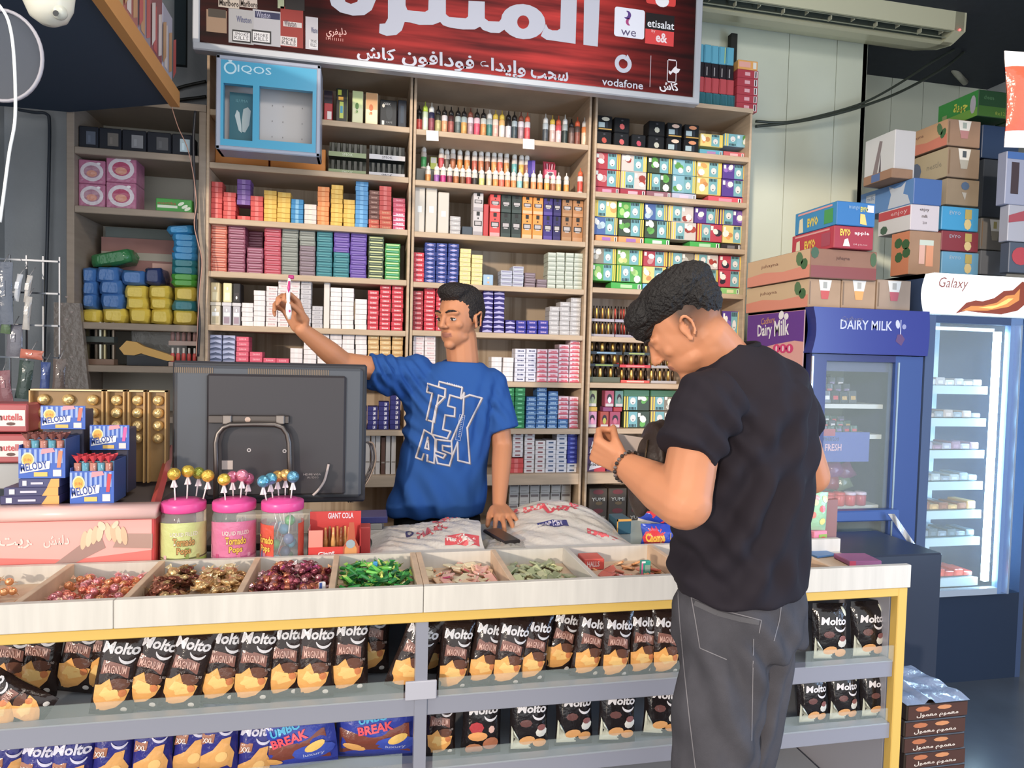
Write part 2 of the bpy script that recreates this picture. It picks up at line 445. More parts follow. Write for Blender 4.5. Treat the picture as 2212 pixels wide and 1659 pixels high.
sty('leaf', '148c4c', 'label', '2cb468', edge='8ce0a8'); sty('azure', '2c68a8', 'word', 'b0d0ec', band='84acd4'); sty('redwhite', 'e4dce0', 'label', 'c83048', edge='e48c98')
sty('whitered', 'e0d8d4', 'label', 'a86868', edge='8c5050'); sty('whiteblue', 'dcd8dc', 'label', '5c6c8c', edge='445878'); sty('deepblue', '2c34a0', 'label', '5c68cc', edge='8c94e0'); sty('sleeve', 'ded4cc', 'blankx')

BAYW = {1: 'shelf unit behind the monitor', 2: 'shelf unit behind the clerk', 3: 'shelf unit by the pale wall'}
ORD = ['top', 'second', 'third', 'fourth', 'fifth', 'sixth', 'seventh', 'eighth']
PACKN = [0]


ORDB = ['bottom', 'second', 'third', 'fourth', 'fifth', 'sixth', 'seventh', 'eighth', 'ninth', 'tenth', 'eleventh', 'twelfth', 'thirteenth', 'fourteenth']
SOFT = {'white', 'whitepink', 'yellow', 'orange', 'sky', 'greywhite', 'cream', 'blank', 'gold', 'mint'}   # stacks whose packs blend into one smooth column
REST = M()
BAYS = {1: 'behind the monitor', 2: 'behind the clerk', 3: 'by the pale wall'}


def rest(me, mw):
    """join a pack that cannot be picked apart into the one object of kind stuff"""
    o = len(REST.v); REST.v += [tuple(mw @ v.co) for v in me.vertices]
    at_ = me.color_attributes['Col'].data
    for p in me.polygons:
        REST.f.append(tuple(i + o for i in p.vertices)); REST.c.append(tuple(at_[p.loop_start].color)); REST.m.append(0); REST.sm.append(False)


def stack(bay, lvl, x0, x1, ytop, style, cname, h=0.0225, Y=3.335, d=0.087, base=0.0, n=None, name='cigarette_pack', lean=0.0, cat='cigarette pack'):
    """one column of packs standing on board lvl, its sides at photo columns x0..x1 and its top at ytop"""
    xm = (x0 + x1) / 2; zb = LV[bay][lvl] + base + 0.0006
    X0 = max(at(x0, ytop, Y=Y).x, BX[bay][0] + .001); X1 = min(at(x1, ytop, Y=Y).x, BX[bay][1] - .001)
    if n is None:
        H = at(xm, ytop, Y=Y).z - zb; n = max(1, round(H / h)); h = H / n if n > 2 else h
    styles = style if isinstance(style, list) else [style] * n
    styles = (styles + [styles[-1]] * n)[:n]
    single = n == 1
    for i in range(n):
        me = STY[styles[i]]
        j = (R.random() - .5) * 0.0025 + lean * i; w = X1 - X0 - 0.0012
        loc, rz, sc = (X0 + 0.0006 + j, Y + R.random() * 0.002, zb + i * h), (R.random() - .5) * 0.02, (w, d, h - 0.0005)
        if styles[i] in SOFT or (name == 'cigarette_pack' and PACKN[0] >= 318):
            rest(me, Matrix.Translation(loc) @ Matrix.Rotation(rz, 4, 'Z') @ Matrix.Diagonal((*sc, 1))); continue
        lab = cname if single else '%s, %s from the bottom' % (cname, ORDB[i]) if i else cname + ', at the bottom'
        lab += ', %s shelf %s' % (ORD[lvl], BAYS[bay])
        if len(lab.split()) > 16: lab = lab.replace(' from the bottom', ' up').replace(' behind the ', ' by the ')
        if len(lab.split()) > 16: lab = lab.replace('of the ', '').replace(' up,', ',').replace('at the bottom', 'bottom').replace(' shelf by the ', ' shelf, by ')
        o = link(name, me, None, loc, (0, 0, rz), lab, cat, '%s packs, %s shelf %s' % (styles[i], ORD[lvl], BAYS[bay]), None, sc)
        if name == 'cigarette_pack': PACKN[0] += 1
    return zb + n * h - LV[bay][lvl]


S = stack
# --- unit behind the monitor, third shelf
def col1(x0, x1, y, s, c, **k): return S(1, 2, x0, x1, y, s, c, **k)
col1(453, 481, 392, 'red', 'red pack at the far end'); col1(482, 510, 415, 'red', 'red pack right of the tallest red stack')
col1(512, 541, 465, 'red', 'red pack under the lifted purple packs', n=1)
col1(541, 569, 423, 'red', 'red pack between purple and yellow packs'); col1(570, 598, 411, 'yellow', 'yellow pack right of the red packs'); col1(599, 628, 415, 'yellow', 'yellow pack left of the dark blue packs')
col1(629, 656, 430, 'blue', 'dark blue pack between yellow and white'); col1(657, 684, 441, ['blank', 'blank', 'blank', 'blank', 'brown'], 'white pack with a brown one on top')
col1(686, 712, 403, 'orange', 'orange pack left of tall yellow stack'); col1(715, 741, 399, 'yellow', 'tall stacked yellow pack right of orange'); col1(742, 767, 431, 'yellow', 'yellow pack beside the light blue tower')
col1(768, 796, 392, 'sky', 'light blue pack of the tallest tower'); col1(797, 820, 411, ['orangered', 'orangered'] + ['brown'] * 8, 'brown pack over two orange ones'); col1(821, 848, 402, ['orangered', 'orangered', 'orangered', 'orangered', 'red'], 'orange-red pack in a leaning stack', lean=-0.0006)
col1(849, 876, 428, ['pinkwhite', 'pinkwhite', 'pinkwhite', 'pinkwhite', 'pink'], 'pink and white pack at the divider')
# purple packs resting on a dark wedge
S(1, 2, 512, 542, 387, 'purple', 'purple pack perched on a dark holder', base=0.072)
# --- fourth shelf, wide packs in clear wrap
W = dict(h=0.0225, d=0.094, name='slim_cigarette_box', cat='cigarette box')
for x0, x1, y, s, c, k in ((453, 491, 484, 'coral', 'coral wide box at the far end', {}), (493, 531, 484, 'maroon', 'maroon wide box second stack along', {}), (533, 569, 535, 'maroon', 'maroon wide box in the lower stack', {}),
                           (571, 608, 491, 'crimson', 'crimson wide box', {}), (609, 645, 493, 'stone', 'stone grey wide box', {}), (647, 682, 498, ['plum'] * 6 + ['stone'] * 6, 'plum and grey wide box', {}),
                           (684, 719, 500, 'teal', 'teal wide box of the full stack', {}), (721, 756, 501, ['teal'] * 5 + ['violet'] * 5, 'teal wide box under purple ones', {}), (757, 793, 502, 'violet', 'purple wide box of the full stack', {}),
                           (796, 830, 510, 'lime', 'dark wide box with yellow band', {}), (832, 865, 526, 'green', 'green wide box at the divider', {})):
    S(1, 3, x0, x1, y, s, c, **W)
S(1, 3, 535, 569, 489, 'maroon', 'maroon wide box set back', base=0.0, Y=3.44, **W)
# --- fifth shelf
for x0, x1, y, s, c in ((522, 547, 654, 'white', 'white pack, low stack beside clear boxes'), (548, 573, 627, 'white', 'white pack, second white stack'), (575, 600, 618, 'whitepink', 'white pack printed in pink'),
                        (601, 624, 603, 'whitepink', 'white pack behind the raised hand'), (626, 648, 603, 'whitepink', 'pale pack right of the toothbrush'), (650, 673, 604, 'greywhite', 'grey pack of the tall stack'), (674, 697, 661, 'greywhite', 'grey pack of the low stack'),
                        (714, 738, 621, 'white', 'plain white pack right of the upright carton'), (739, 765, 622, 'white', 'plain white pack, middle stack'), (767, 793, 646, 'white', 'plain white pack left of red ones'),
                        (795, 819, 627, 'redtxt', 'red lettered pack, lower stack'), (821, 845, 616, 'redtxt', 'red lettered pack, middle stack'), (847, 872, 617, 'redtxt', 'red lettered pack at the divider')):
    S(1, 4, x0, x1, y, s, c)
# --- sixth shelf
for x0, x1, y, s, c in ((452, 479, 723, 'paleblue', 'pale blue pack with dark wave, far end'), (481, 508, 724, 'paleblue', 'pale blue pack with dark wave, second stack'), (510, 538, 727, 'pink', 'pink pack of the taller stack'), (539, 567, 760, 'pink', 'pink pack of the low stack'),
                        (568, 596, 773, 'pink', 'pink pack lying low'), (597, 625, 774, 'pink', 'pink pack lying lowest'), (627, 654, 752, 'white', 'white pack above the monitor'), (656, 684, 735, 'white', 'white pack under the raised forearm'), (686, 712, 722, 'white', 'white pack below the elbow'),
                        (713, 739, 722, 'white', 'white pack before the gold ones'), (740, 766, 722, 'white', 'plain white pack near gold'), (768, 793, 723, 'white', 'white pack touching the gold ones'),
                        (795, 819, 724, 'gold', 'gold pack, first gold stack'), (821, 845, 725, 'gold', 'gold pack, middle gold stack'), (847, 871, 725, 'gold', 'gold pack, last gold stack')):
    S(1, 5, x0, x1, y, s, c)
for x0, x1, y in ((770, 793, 878), (794, 817, 878), (818, 841, 868), (843, 866, 843)): S(1, 6, x0, x1, y, 'navy', 'navy blue pack with two white letters, %s' % {770: 'by the monitor', 794: 'second stack', 818: 'third stack', 843: 'beside the blue shirt'}[x0])
# --- unit behind the clerk
for l, x0, x1, y, s, c in (
        (3, 894, 917, 545, 'redtxt', 'pink-red pack at the divider'), (3, 918, 942, 524, 'night', 'dark blue crested pack, first stack'), (3, 943, 967, 525, 'night', 'dark blue crested pack, middle stack'), (3, 968, 992, 526, 'night', 'dark blue crested pack, last stack'),
        (3, 994, 1018, 537, 'cream', 'cream yellow pack, taller stack'), (3, 1019, 1043, 550, 'cream', 'cream yellow pack, shorter stack'), (3, 1082, 1107, 584, 'bluegrey', 'pale grey pack in a low pile'), (3, 1108, 1132, 575, 'bluegrey', 'pale grey pack of the highest low pile'),
        (3, 1134, 1158, 589, 'plum', 'grey and plum pack in a low pile'), (3, 1159, 1182, 600, 'plum', 'plum edged pack in the lowest pile'), (3, 1184, 1202, 545, 'mint', 'pale green-grey pack, first tall stack'), (3, 1203, 1221, 545, 'mint', 'pale green-grey pack, second tall stack'),
        (3, 1222, 1240, 546, 'mint', 'pale green-grey pack, third tall stack'), (3, 1241, 1260, 547, 'mint', 'pale green-grey pack at the end'),
        (4, 893, 915, 628, 'darkred', 'dark red pack at the divider'), (4, 917, 941, 618, 'redtxt', 'red lettered pack beside the head'), (4, 943, 966, 620, 'redtxt', 'red lettered pack behind the head'),
        (4, 1044, 1066, 627, 'indigo', 'indigo pack right of the head'), (4, 1068, 1091, 627, 'indigo', 'indigo pack of the second tall stack'), (4, 1092, 1113, 691, 'indigo', 'indigo pack of the low stack'),
        (4, 1115, 1137, 692, 'royal', 'royal blue pack, first stack'), (4, 1139, 1161, 692, 'royal', 'royal blue pack, middle stack'), (4, 1163, 1185, 692, 'royal', 'royal blue pack, last stack'),
        (4, 1187, 1209, 662, 'silver', 'silver pack, lowest stack'), (4, 1210, 1232, 652, 'silver', 'silver pack, middle stack'), (4, 1233, 1256, 643, 'silver', 'silver pack, tallest stack'),
        (5, 893, 917, 726, 'whitepink', 'white pack left of the face'), (5, 918, 942, 726, 'whitepink', 'white pack behind the chin'), (5, 1062, 1085, 771, 'white', 'white pack above the blue shoulder'), (5, 1087, 1110, 772, 'white', 'white pack near the navy striped'),
        (5, 1113, 1136, 753, 'navystripe', 'navy and white pack, first stack'), (5, 1137, 1159, 753, 'navystripe', 'navy and white pack, second stack'), (5, 1161, 1183, 754, 'redstripe', 'red and white pack, first stack'), (5, 1185, 1207, 754, 'redstripe', 'red and white pack, second stack'),
        (5, 1208, 1230, 744, 'redstripe', 'red and white pack, third stack'), (5, 1232, 1254, 735, 'redstripe', 'red and white pack, tallest stack'),
        (6, 1090, 1112, 837, 'leaf', 'green pack next to the sleeve'), (6, 1113, 1135, 837, 'leaf', 'green pack of the full stack'), (6, 1137, 1159, 857, 'azure', 'blue and white pack, low stack'), (6, 1160, 1182, 836, 'azure', 'blue and white pack, tall stack'),
        (6, 1184, 1206, 845, 'azure', 'blue and white pack, third stack'), (6, 1207, 1229, 856, ['azure', 'azure', 'redstripe'], 'red pack over two blue ones'), (6, 1231, 1252, 857, 'redstripe', 'red and white pack at the divider'),
        (7, 1100, 1131, 990, 'red', 'red box at the bottom'), (7, 1134, 1156, 934, 'whitered', 'white pack with brown label, first stack'), (7, 1157, 1179, 952, 'whitered', 'white pack with brown label, second stack'),
        (7, 1180, 1202, 951, 'whiteblue', 'white pack with blue label, first stack'), (7, 1203, 1226, 933, 'whiteblue', 'white pack with blue label, second stack'), (7, 1227, 1249, 933, ['whiteblue', 'whiteblue'] + ['deepblue'] * 6, 'deep blue pack at the divider')):
    S(2, l, x0, x1, y, s, c)
S(2, 7, 1108, 1131, 934, 'whitered', 'white pack with brown label behind the arm', base=0.08)
for k, (x0, x1, y) in enumerate(((790, 800, 940), (802, 811, 941), (812, 822, 940), (824, 833, 945), (834, 844, 941), (846, 856, 942))):
    X0 = at(x0, y, Y=3.34).x; X1 = at(x1, y, Y=3.34).x; z = LV[1][7]; H = at(x0, y, Y=3.34).z - z
    m = M(); m.bbox(0, 0, 0, X1 - X0 - .001, .09, H, '6c4a3c' if k == 3 else 'd8ccc0', b=.001); m.rect(.002, H * .3, X1 - X0 - .003, H * .34, -.001, 'a89888')
    m.build('cigarette_carton', PRINT, None, (X0, 3.34, z + .0005), None, '%s upright carton, bottom shelf between monitor and clerk' % ['first white', 'second white', 'third white', 'brown', 'white right of the brown', 'last white'][k], 'carton')

# ================================================================== other goods on the shelves
def slot(bay, lvl, x0, x1, ytop, Y=3.34, base=0.0):
    """world x0, x1, floor z and height of something standing on a board"""
    z = LV[bay][lvl] + base + 0.0006; X0 = at(x0, ytop, Y=Y).x; X1 = at(x1, ytop, Y=Y).x; X0 = max(X0, BX[bay][0] + .001); X1 = min(X1, BX[bay][1] - .001)
    return X0 + .0005, X1 - .0005, z, at((x0 + x1) / 2, ytop, Y=Y).z - z


def carton(bay, lvl, x0, x1, ytop, col, label, cat='box', name='carton_box', draw=None, Y=3.34, d=0.09, base=0.0, top=None, mats=PRINT, group=None, h=None):
    X0, X1, z, H = slot(bay, lvl, x0, x1, ytop, Y, base); H = h or H; w = X1 - X0
    m = M(); m.bbox(0, 0, 0, w, d, H, col, b=min(.003, w * .1, H * .1))
    if draw: draw(m, w, H)
    return m.build(name, mats, None, (X0, Y, z), (0, 0, (R.random() - .5) * .01), label, cat, group)


# --- unit behind the monitor: top shelf of vape boxes, then the orange cartons and two display trays
def d_neon(m, w, H):
    m.rect(w * .15, H * .8, w * .45, H * .95, -.001, 'd8e020'); m.rect(w * .3, H * .15, w * .62, H * .62, -.001, 'c8d848'); m.rect(w * .36, H * .3, w * .56, H * .5, -.0015, '38a0c0'); m.rect(w * .2, H * .66, w * .6, H * .76, -.001, 'f0b020')
    m.rect(w * .9, 0.003, w * .94, H * .97, -.001, 'b0b060')
def d_skull(c1, c2):
    def f(m, w, H):
        m.rect(0.002, H * .5, w - .002, H - .003, -.001, c1); m.ell(w * .45, H * .55, w * .17, H * .1, -.0015, c2, n=10); m.rect(w * .35, H * .35, w * .55, H * .42, -.0015, c2); m.text('W', w * .4, H * .36, H * .07, -.002, c1, center=True, res=1)
    return f
def d_black(m, w, H):
    m.rect(w * .12, H * .1, w * .26, H * .25, -.001, 'd8d8d0'); m.ell(w * .55, H * .55, w * .2, H * .28, -.001, '2c3034', n=12); m.ell(w * .2, H * .78, w * .08, H * .07, -.001, 'e0d8c8', n=8)
    m.text('GEEK', w * .4, H * .85, H * .08, -.001, 'c8c8c8', center=True, res=1); m.text('VAPE', w * .55, H * .2, H * .07, -.001, '909090', center=True, res=1)
carton(1, 0, 700, 719, 196, 'c02430', 'red and white box half hidden beside the blue display', draw=lambda m, w, H: (m.rect(w * .4, H * .1, w * .9, H * .35, -.001, 'f0e0e0'), m.rect(0, H * .6, w, H, -.001, '2c2030')), d=.06)
carton(1, 0, 726, 753, 191, '34342c', 'tall black box with neon yellow bottle print', draw=d_neon)
carton(1, 0, 761, 785, 196, 'e8e8b8', 'tall pale lime box with green print', draw=d_skull('dce8a0', '5c8c3c'))
carton(1, 0, 790, 817, 200, 'f4e4b8', 'tall cream box with orange print', draw=d_skull('f0b070', 'd86c28'))
carton(1, 0, 821, 858, 216, '1c1e22', 'squat black box with white circle emblem', draw=d_black)
carton(1, 0, 860, 879, 216, '202634', 'narrow black box against the divider', draw=lambda m, w, H: m.rect(w * .3, H * .2, w * .7, H * .8, -.001, '2c3c50'))
carton(1, 1, 454, 580, 302, 'f09428', 'plain orange carton at the far end below blue display', d=.16, Y=3.41)
carton(1, 1, 584, 704, 318, 'f09428', 'plain orange carton nearer the divider below blue display', d=.16, Y=3.41)


def vape_tray(x0, x1, ytop, cs, label):
    X0, X1, z, H = slot(1, 1, x0, x1, ytop); w = X1 - X0; t = thing('display_tray', label, 'display box', (X0, 3.345, z))
    for k, (zz, hh) in enumerate(((0, H * .5), (H * .5, H * .48))):
        m = M(); m.box(0, 0, zz, w, .08, zz + hh * .28, cs[0], front=cs[1]); m.box(0, .06, zz, w, .08, zz + hh, cs[0]); m.text('SMOK', w * .5, zz + hh * .14, hh * .16, -.001, cs[3], center=True, res=1); m.build('tray', PRINT, t)
        n = 6
        for i in range(n): M().bbox(w * (.06 + .9 * i / n), .012, zz + hh * .28, w * (.06 + .9 * i / n) + w * .1, .05, zz + hh * .85, cs[2], b=.002).build('vape_pen', SATIN, t)
vape_tray(710, 792, 300, ('3c4030', '90a070', '24261c', 'd8e0c8'), 'olive green two-tier display tray of vapes')
vape_tray(798, 876, 306, ('2a3030', 'd0ccd0', '18201c', '404050'), 'black and white two-tier display tray of vapes')


# --- bottles
def bottle(X, Y, z, H, r, cap, body, band, label, group, name='liquid_bottle', tip=True, pts=12):
    t = thing(name, label, 'bottle', (X, Y, z), group=group)
    hb = H * .68; M_ = M(); M_.smooth = True
    M_.lathe([(r * .97, 0), (r, .003), (r, hb * .16), (r, hb * .72), (r, hb - .004), (r * .9, hb)], pts, [body, body, band, body, body])
    M_.put(*disp_quad(r, hb * .3, hb * .55, .8), mul(band, 1.35)); M_.build('body', SATIN, t)
    c = M(); c.smooth = True
    c.lathe([(r * .86, hb + .0004), (r * .86, hb + H * .13), (r * .5, hb + H * .19), (r * .22, hb + H * .2), (r * .16, H)] if tip else [(r * .86, hb + .0004), (r * .86, H)], pts, cap); c.build('cap', SATIN, t)
    return t


def disp_quad(r, z0, z1, a, n=4):
    """a curved patch on the front of a cylinder"""
    v = []; f = []
    for i in range(n + 1):
        q = -PI / 2 - a / 2 + a * i / n
        for z in (z0, z1): v.append(((r + .0006) * math.cos(q), (r + .0006) * math.sin(q), z))
    for i in range(n): f.append((2 * i, 2 * i + 2, 2 * i + 3, 2 * i + 1))
    return v, f


CN = {'c8e820': 'lime', 'f0f0ea': 'white', '201c1c': 'black', '8a4a38': 'brown', 'f0cc20': 'yellow', 'f0602c': 'orange'}
def bn(h): return {'c8d8b8': 'pale green', '2c2c50': 'navy', '3c3c34': 'dark', 'd8d0d4': 'white', '4c2c2c': 'dark brown', 'a8b4b4': 'grey', 'a0b0b0': 'teal-grey', 'e4d8e0': 'pale', 'e8c0cc': 'pink', 'c8ccc4': 'light grey', 'f0d8c8': 'cream', 'f0b868': 'orange', '2c2424': 'black', 'a8b8c0': 'steel grey', 'd8a8b0': 'rose', 'e04c54': 'red', 'b8c4cc': 'silver', 'ece0d8': 'cream', '584844': 'brown', 'f08c3c': 'orange', '181818': 'black', 'c8382c': 'red'}.get(h, 'pale')
T0 = [(906, 228, '201c1c', '181818', 'c8382c'), (919, 220, 'c8e820', 'c8d8b8', 'e0ecd0'), (933, 222, 'f0f0ea', '2c2c50', '8c3c4c'), (947, 229, '201c1c', '3c3c34', 'b0a868'), (961, 230, '201c1c', 'd8d0d4', 'e0a070'), (975, 231, '201c1c', '4c2c2c', 'a05048'),
      (990, 232, '201c1c', 'a8b4b4', '5c6c6c'), (1003, 233, '201c1c', 'a0b0b0', 'd8a048'), (1017, 234, '8a4a38', 'e4d8e0', 'b09098'), (1031, 235, '201c1c', 'e8c0cc', 'e04c6c'), (1045, 236, '201c1c', 'c8ccc4', 'd89048'), (1058, 237, 'f0f0ea', 'a8b4b4', '2c7c74'),
      (1071, 238, 'f0cc20', 'f0d8c8', 'e8b0a0'), (1085, 239, 'f0cc20', 'f0b868', 'ece0d8'), (1099, 240, '201c1c', '2c2424', 'd8d0d4'), (1112, 241, '201c1c', 'a8b8c0', '3c4c54'), (1126, 242, '8a4a38', 'e4d8e0', 'b09098'), (1140, 243, 'f0602c', 'd8d0d4', 'e04c54'),
      (1179, 246, 'f0f0ea', 'b8c4cc', '4c545c'), (1194, 249, 'f0cc20', 'ece0d8', 'd8b8b0'), (1207, 250, 'f0602c', 'e04c54', 'f4c8c8'), (1221, 248, 'f0f0ea', 'a8b4b4', '2c3c3c'), (1235, 257, '201c1c', '584844', '7c6058'), (1248, 253, 'f0602c', '584844', '8c4c40'), (1263, 254, 'f0f0ea', 'f08c3c', 'f4d0b0')]
for i, (px, yt, cap, body, band) in enumerate(T0):
    zb = LV[2][0] + .0006; p = at(px, yt, Y=3.37)
    bottle(p.x, 3.37, zb, p.z - zb, .0148, cap, body, band, '%s bottle with %s cap, %s under the red sign' % (bn(body), CN[cap], ['first', 'second', 'third', 'fourth', 'fifth', 'sixth', 'seventh', 'eighth', 'ninth', 'tenth', 'eleventh', 'twelfth', 'thirteenth', 'fourteenth', 'fifteenth', 'sixteenth', 'seventeenth', 'last of the left run', 'first after the gap', 'second after the gap', 'third after the gap', 'fourth after the gap', 'fifth after the gap', 'sixth after the gap', 'endmost'][i]), 'tall bottles on the top shelf behind the clerk')
# two tiers of small white-capped bottles; the rear tier stands on a dark riser
X0, X1, z1, _ = slot(2, 1, 896, 1262, 380)
M().bbox(0, 0, 0, X1 - X0 - .05, .07, .095, '4c5048', b=.003).build('riser', SATIN, None, (X0 + .01, 3.45, z1), None, 'dark green riser under the rear row of small bottles', 'riser')
ra = [(916, 311, '40b060'), (954, 313, 'd04450'), (966, 317, '6c5c50'), (979, 314, 'b06840'), (994, 317, 'e08c34'), (1010, 318, 'e08838'), (1026, 319, 'c05c48'), (1040, 319, 'd07848'), (1054, 320, '8c5038'), (1068, 321, 'f0a050'), (1081, 321, 'e86c50'), (1095, 323, 'd8944c'), (1112, 326, '68b8b8'), (1127, 328, 'f0b440'), (1139, 328, 'b07068')]
rb = [(925, 352, 'e09038'), (944, 353, '9c5cb0'), (958, 354, 'c82880'), (972, 355, '8c3c50'), (986, 356, 'b86c38'), (1000, 357, '7c5030'), (1013, 358, 'b83838'), (1026, 360, '3c3434'), (1041, 361, 'e0e078'), (1057, 361, 'd8c8a8'), (1071, 362, 'f09c48'), (1084, 363, 'f07058'), (1097, 364, 'e88c48'), (1110, 365, 'e89048'),
      (1123, 366, '8cd4d4'), (1137, 367, 'd0a868'), (1153, 368, 'f09858'), (1167, 369, 'e89040'), (1182, 370, 'f0a838'), (1195, 372, 'a86840'), (1207, 373, 'd8b060'), (1224, 374, 'f09c30')]
ow = ['first', 'second', 'third', 'fourth', 'fifth', 'sixth', 'seventh', 'eighth', 'ninth', 'tenth', 'eleventh', 'twelfth', 'thirteenth', 'fourteenth', 'fifteenth', 'sixteenth', 'seventeenth', 'eighteenth', 'nineteenth', 'twentieth', 'twenty-first', 'last']
def cnm(h):
    r, g, b = int(h[:2], 16), int(h[2:4], 16), int(h[4:], 16)
    if max(r, g, b) < 80: return 'dark'
    if max(r, g, b) - min(r, g, b) < 34: return 'grey' if r < 190 else 'pale'
    if g >= r and g > b: return 'green'
    if b > r and b >= g: return 'blue'
    if r > 200 and g > 130: return 'orange' if g < 185 else 'yellow'
    if b > g + 20: return 'purple'
    if r > 150 and g < 100: return 'red'
    return 'brown'
for k, (lst, Yq, zz) in enumerate(((ra, 3.485, z1 + .0955), (rb, 3.41, z1))):
    for i, (px, yt, c) in enumerate(lst):
        p = at(px, yt, Y=Yq)
        bottle(p.x, Yq, zz, p.z - zz, .0142, 'f0f0ea', 'e8dcd0', c, 'small white-capped bottle with %s label, %s of the %s row' % (cnm(c), ow[i], 'rear' if k == 0 else 'front'), 'small white-capped bottles, %s row' % ('rear' if k == 0 else 'front'), name='dropper_bottle', pts=10)
p = at(1254, 363, Y=3.36); bottle(p.x, 3.36, z1, p.z - z1, .0142, 'f0602c', 'e4e0e8', 'd84838', 'white bottle with orange cap alone by the divider', None)
carton(2, 1, 930, 945, 306, 'c8d838', 'lime box among the small bottles', draw=lambda m, w, H: m.rect(.003, H * .55, w - .003, H - .004, -.001, 'e8e4d8'), Y=3.485, base=.0955, d=.03, h=.07)
carton(2, 1, 1140, 1157, 320, '48389c', 'dark purple box right of the bottles', Y=3.47, base=.0955, d=.04, draw=lambda m, w, H: m.rect(w * .6, 0, w, H, -.001, '8060c8'), h=.09)
# pink box of straws
X0, X1, zz, H = slot(2, 1, 1177, 1203, 342, 3.47, .0955); t = thing('straw_box', 'bright pink box of striped candy straws', 'box', (X0, 3.47, zz)); H = .05; w = X1 - X0
m = M(); m.box(0, 0, 0, w, .04, H, 'f04c78'); m.box(0, .036, H, w, .04, H + .05, 'c82c48'); m.ell(w / 2, H * .55, w * .3, H * .25, -.001, 'e8e0e8', n=10); m.ell(w / 2, H * .55, w * .22, H * .17, -.0015, '60485c', n=10); m.build('carton', PRINT, t)
for i in range(5): M().tube([(w * (.15 + .17 * i), .02, H * .6), (w * (.1 + .19 * i) + (i - 2) * .002, .018, H + .035)], .0035, 6, 'f8c8d8' if i % 2 else 'e84870').build('straw', SATIN, t)
for px, py in ((934, 293), (1142, 311)):
    p = at(px, py, Y=3.295); m = M(); m.box(-.029, 0, -.024, .029, .002, .024, 'e4ded6'); m.build('price_tag', PRINT, None, p, (0, (R.random() - .5) * .1, 0), 'blank white price tag on the bottle shelf edge, %s' % ('near the left divider' if px < 1000 else 'near the pink box'), 'price tag')


# --- boxes of charcoal or tobacco, two high (third shelf behind the clerk)
for x0, x1, y in ((896, 919, 397), (921, 945, 397), (947, 971, 415)):
    carton(2, 2, x0, x1, y, 'd0c8bc', '%s tall blank beige carton left end of the flavoured boxes' % {896: 'first', 921: 'second', 947: 'third, shorter,'}[x0], draw=lambda m, w, H: m.rect(w * .3, H * .42, w * .7, H * .55, -.001, 'e8eceb'))
S(2, 2, 973, 996, 467, 'silver', 'pale pack beside the tall beige cartons')
carton(2, 2, 998, 1021, 489, '44505c', 'low dark grey box on the third shelf')
def d_hook(c2, tag='1c1c1c'):
    def f(m, w, H):
        m.rect(.002, H * .02, w - .002, H * .2, -.001, c2); m.rect(w * .34, H * .82, w * .66, H * .98, -.001, tag); m.rect(w * .12, H * .42, w * .88, H * .62, -.001, tag); m.rect(w * .2, H * .45, w * .8, H * .59, -.0015, 'b8b0b0'); m.ell(w * .5, H * .72, w * .07, H * .04, -.001, tag, n=6)
        m.rect(w * .3, H * .38, w * .7, H * .43, -.001, 'c8c0c0')
    return f
cols = [(1022, 1044, 'c8c0c0', 'a8a0a4', 'grey'), (1058, 1081, 'e8403c', 'f0a0a0', 'red'), (1082, 1104, '2c3834', '3c4c48', 'dark green'), (1105, 1127, '2c3834', '3c4c48', 'dark green'), (1128, 1150, 'f09420', 'f4b888', 'orange'), (1151, 1173, 'f09420', 'f4b888', 'orange'),
        (1174, 1194, '3c2c80', '5c48a0', 'purple'), (1195, 1212, '2c2460', '3c3070', 'purple'), (1214, 1236, 'a87444', 'b88858', 'brown'), (1237, 1260, 'b87c44', 'c89060', 'brown')]
for k, (x0, x1, c, c2, n) in enumerate(cols):
    yb = 456 + (x0 - 1022) * .065
    for j in (0, 1):
        X0, X1, z, H = slot(2, 2, x0, x1, yb if j == 0 else yb, 3.345); w = X1 - X0
        if j: z += H + .0006; H2 = min(H, LV[2][1] - TH - z - .004)
        else: H2 = H
        m = M(); m.bbox(0, 0, 0, w, .08, H2, c, b=.002); d_hook(c2)(m, w, H2)
        side = 'left' if k % 2 == 0 else 'right'
        m.build('molasses_box', PRINT, None, (X0, 3.345, z), None, '%s flavour box with buckle print, %s tier, %s' % (n, 'upper' if j else 'lower', {0: 'first of the row', 1: 'beside the grey', 8: 'left of the endmost', 9: 'endmost'}.get(k, 'left of its pair' if k % 2 == 0 else 'right of its pair')), 'box', 'flavour boxes stacked two high')
carton(2, 2, 1046, 1057, 412, 'c83438', 'narrow dark red box between grey and red ones', h=.16)
# --- pale blue little box
carton(2, 3, 1044, 1066, 593, '9cbcd8', 'small pale blue box right of cream packs', draw=lambda m, w, H: (m.ell(w / 2, H * .7, w * .12, H * .1, -.001, 'f0d8b8', n=8), m.ell(w / 2, H * .3, w * .12, H * .1, -.001, 'f0a878', n=8)))
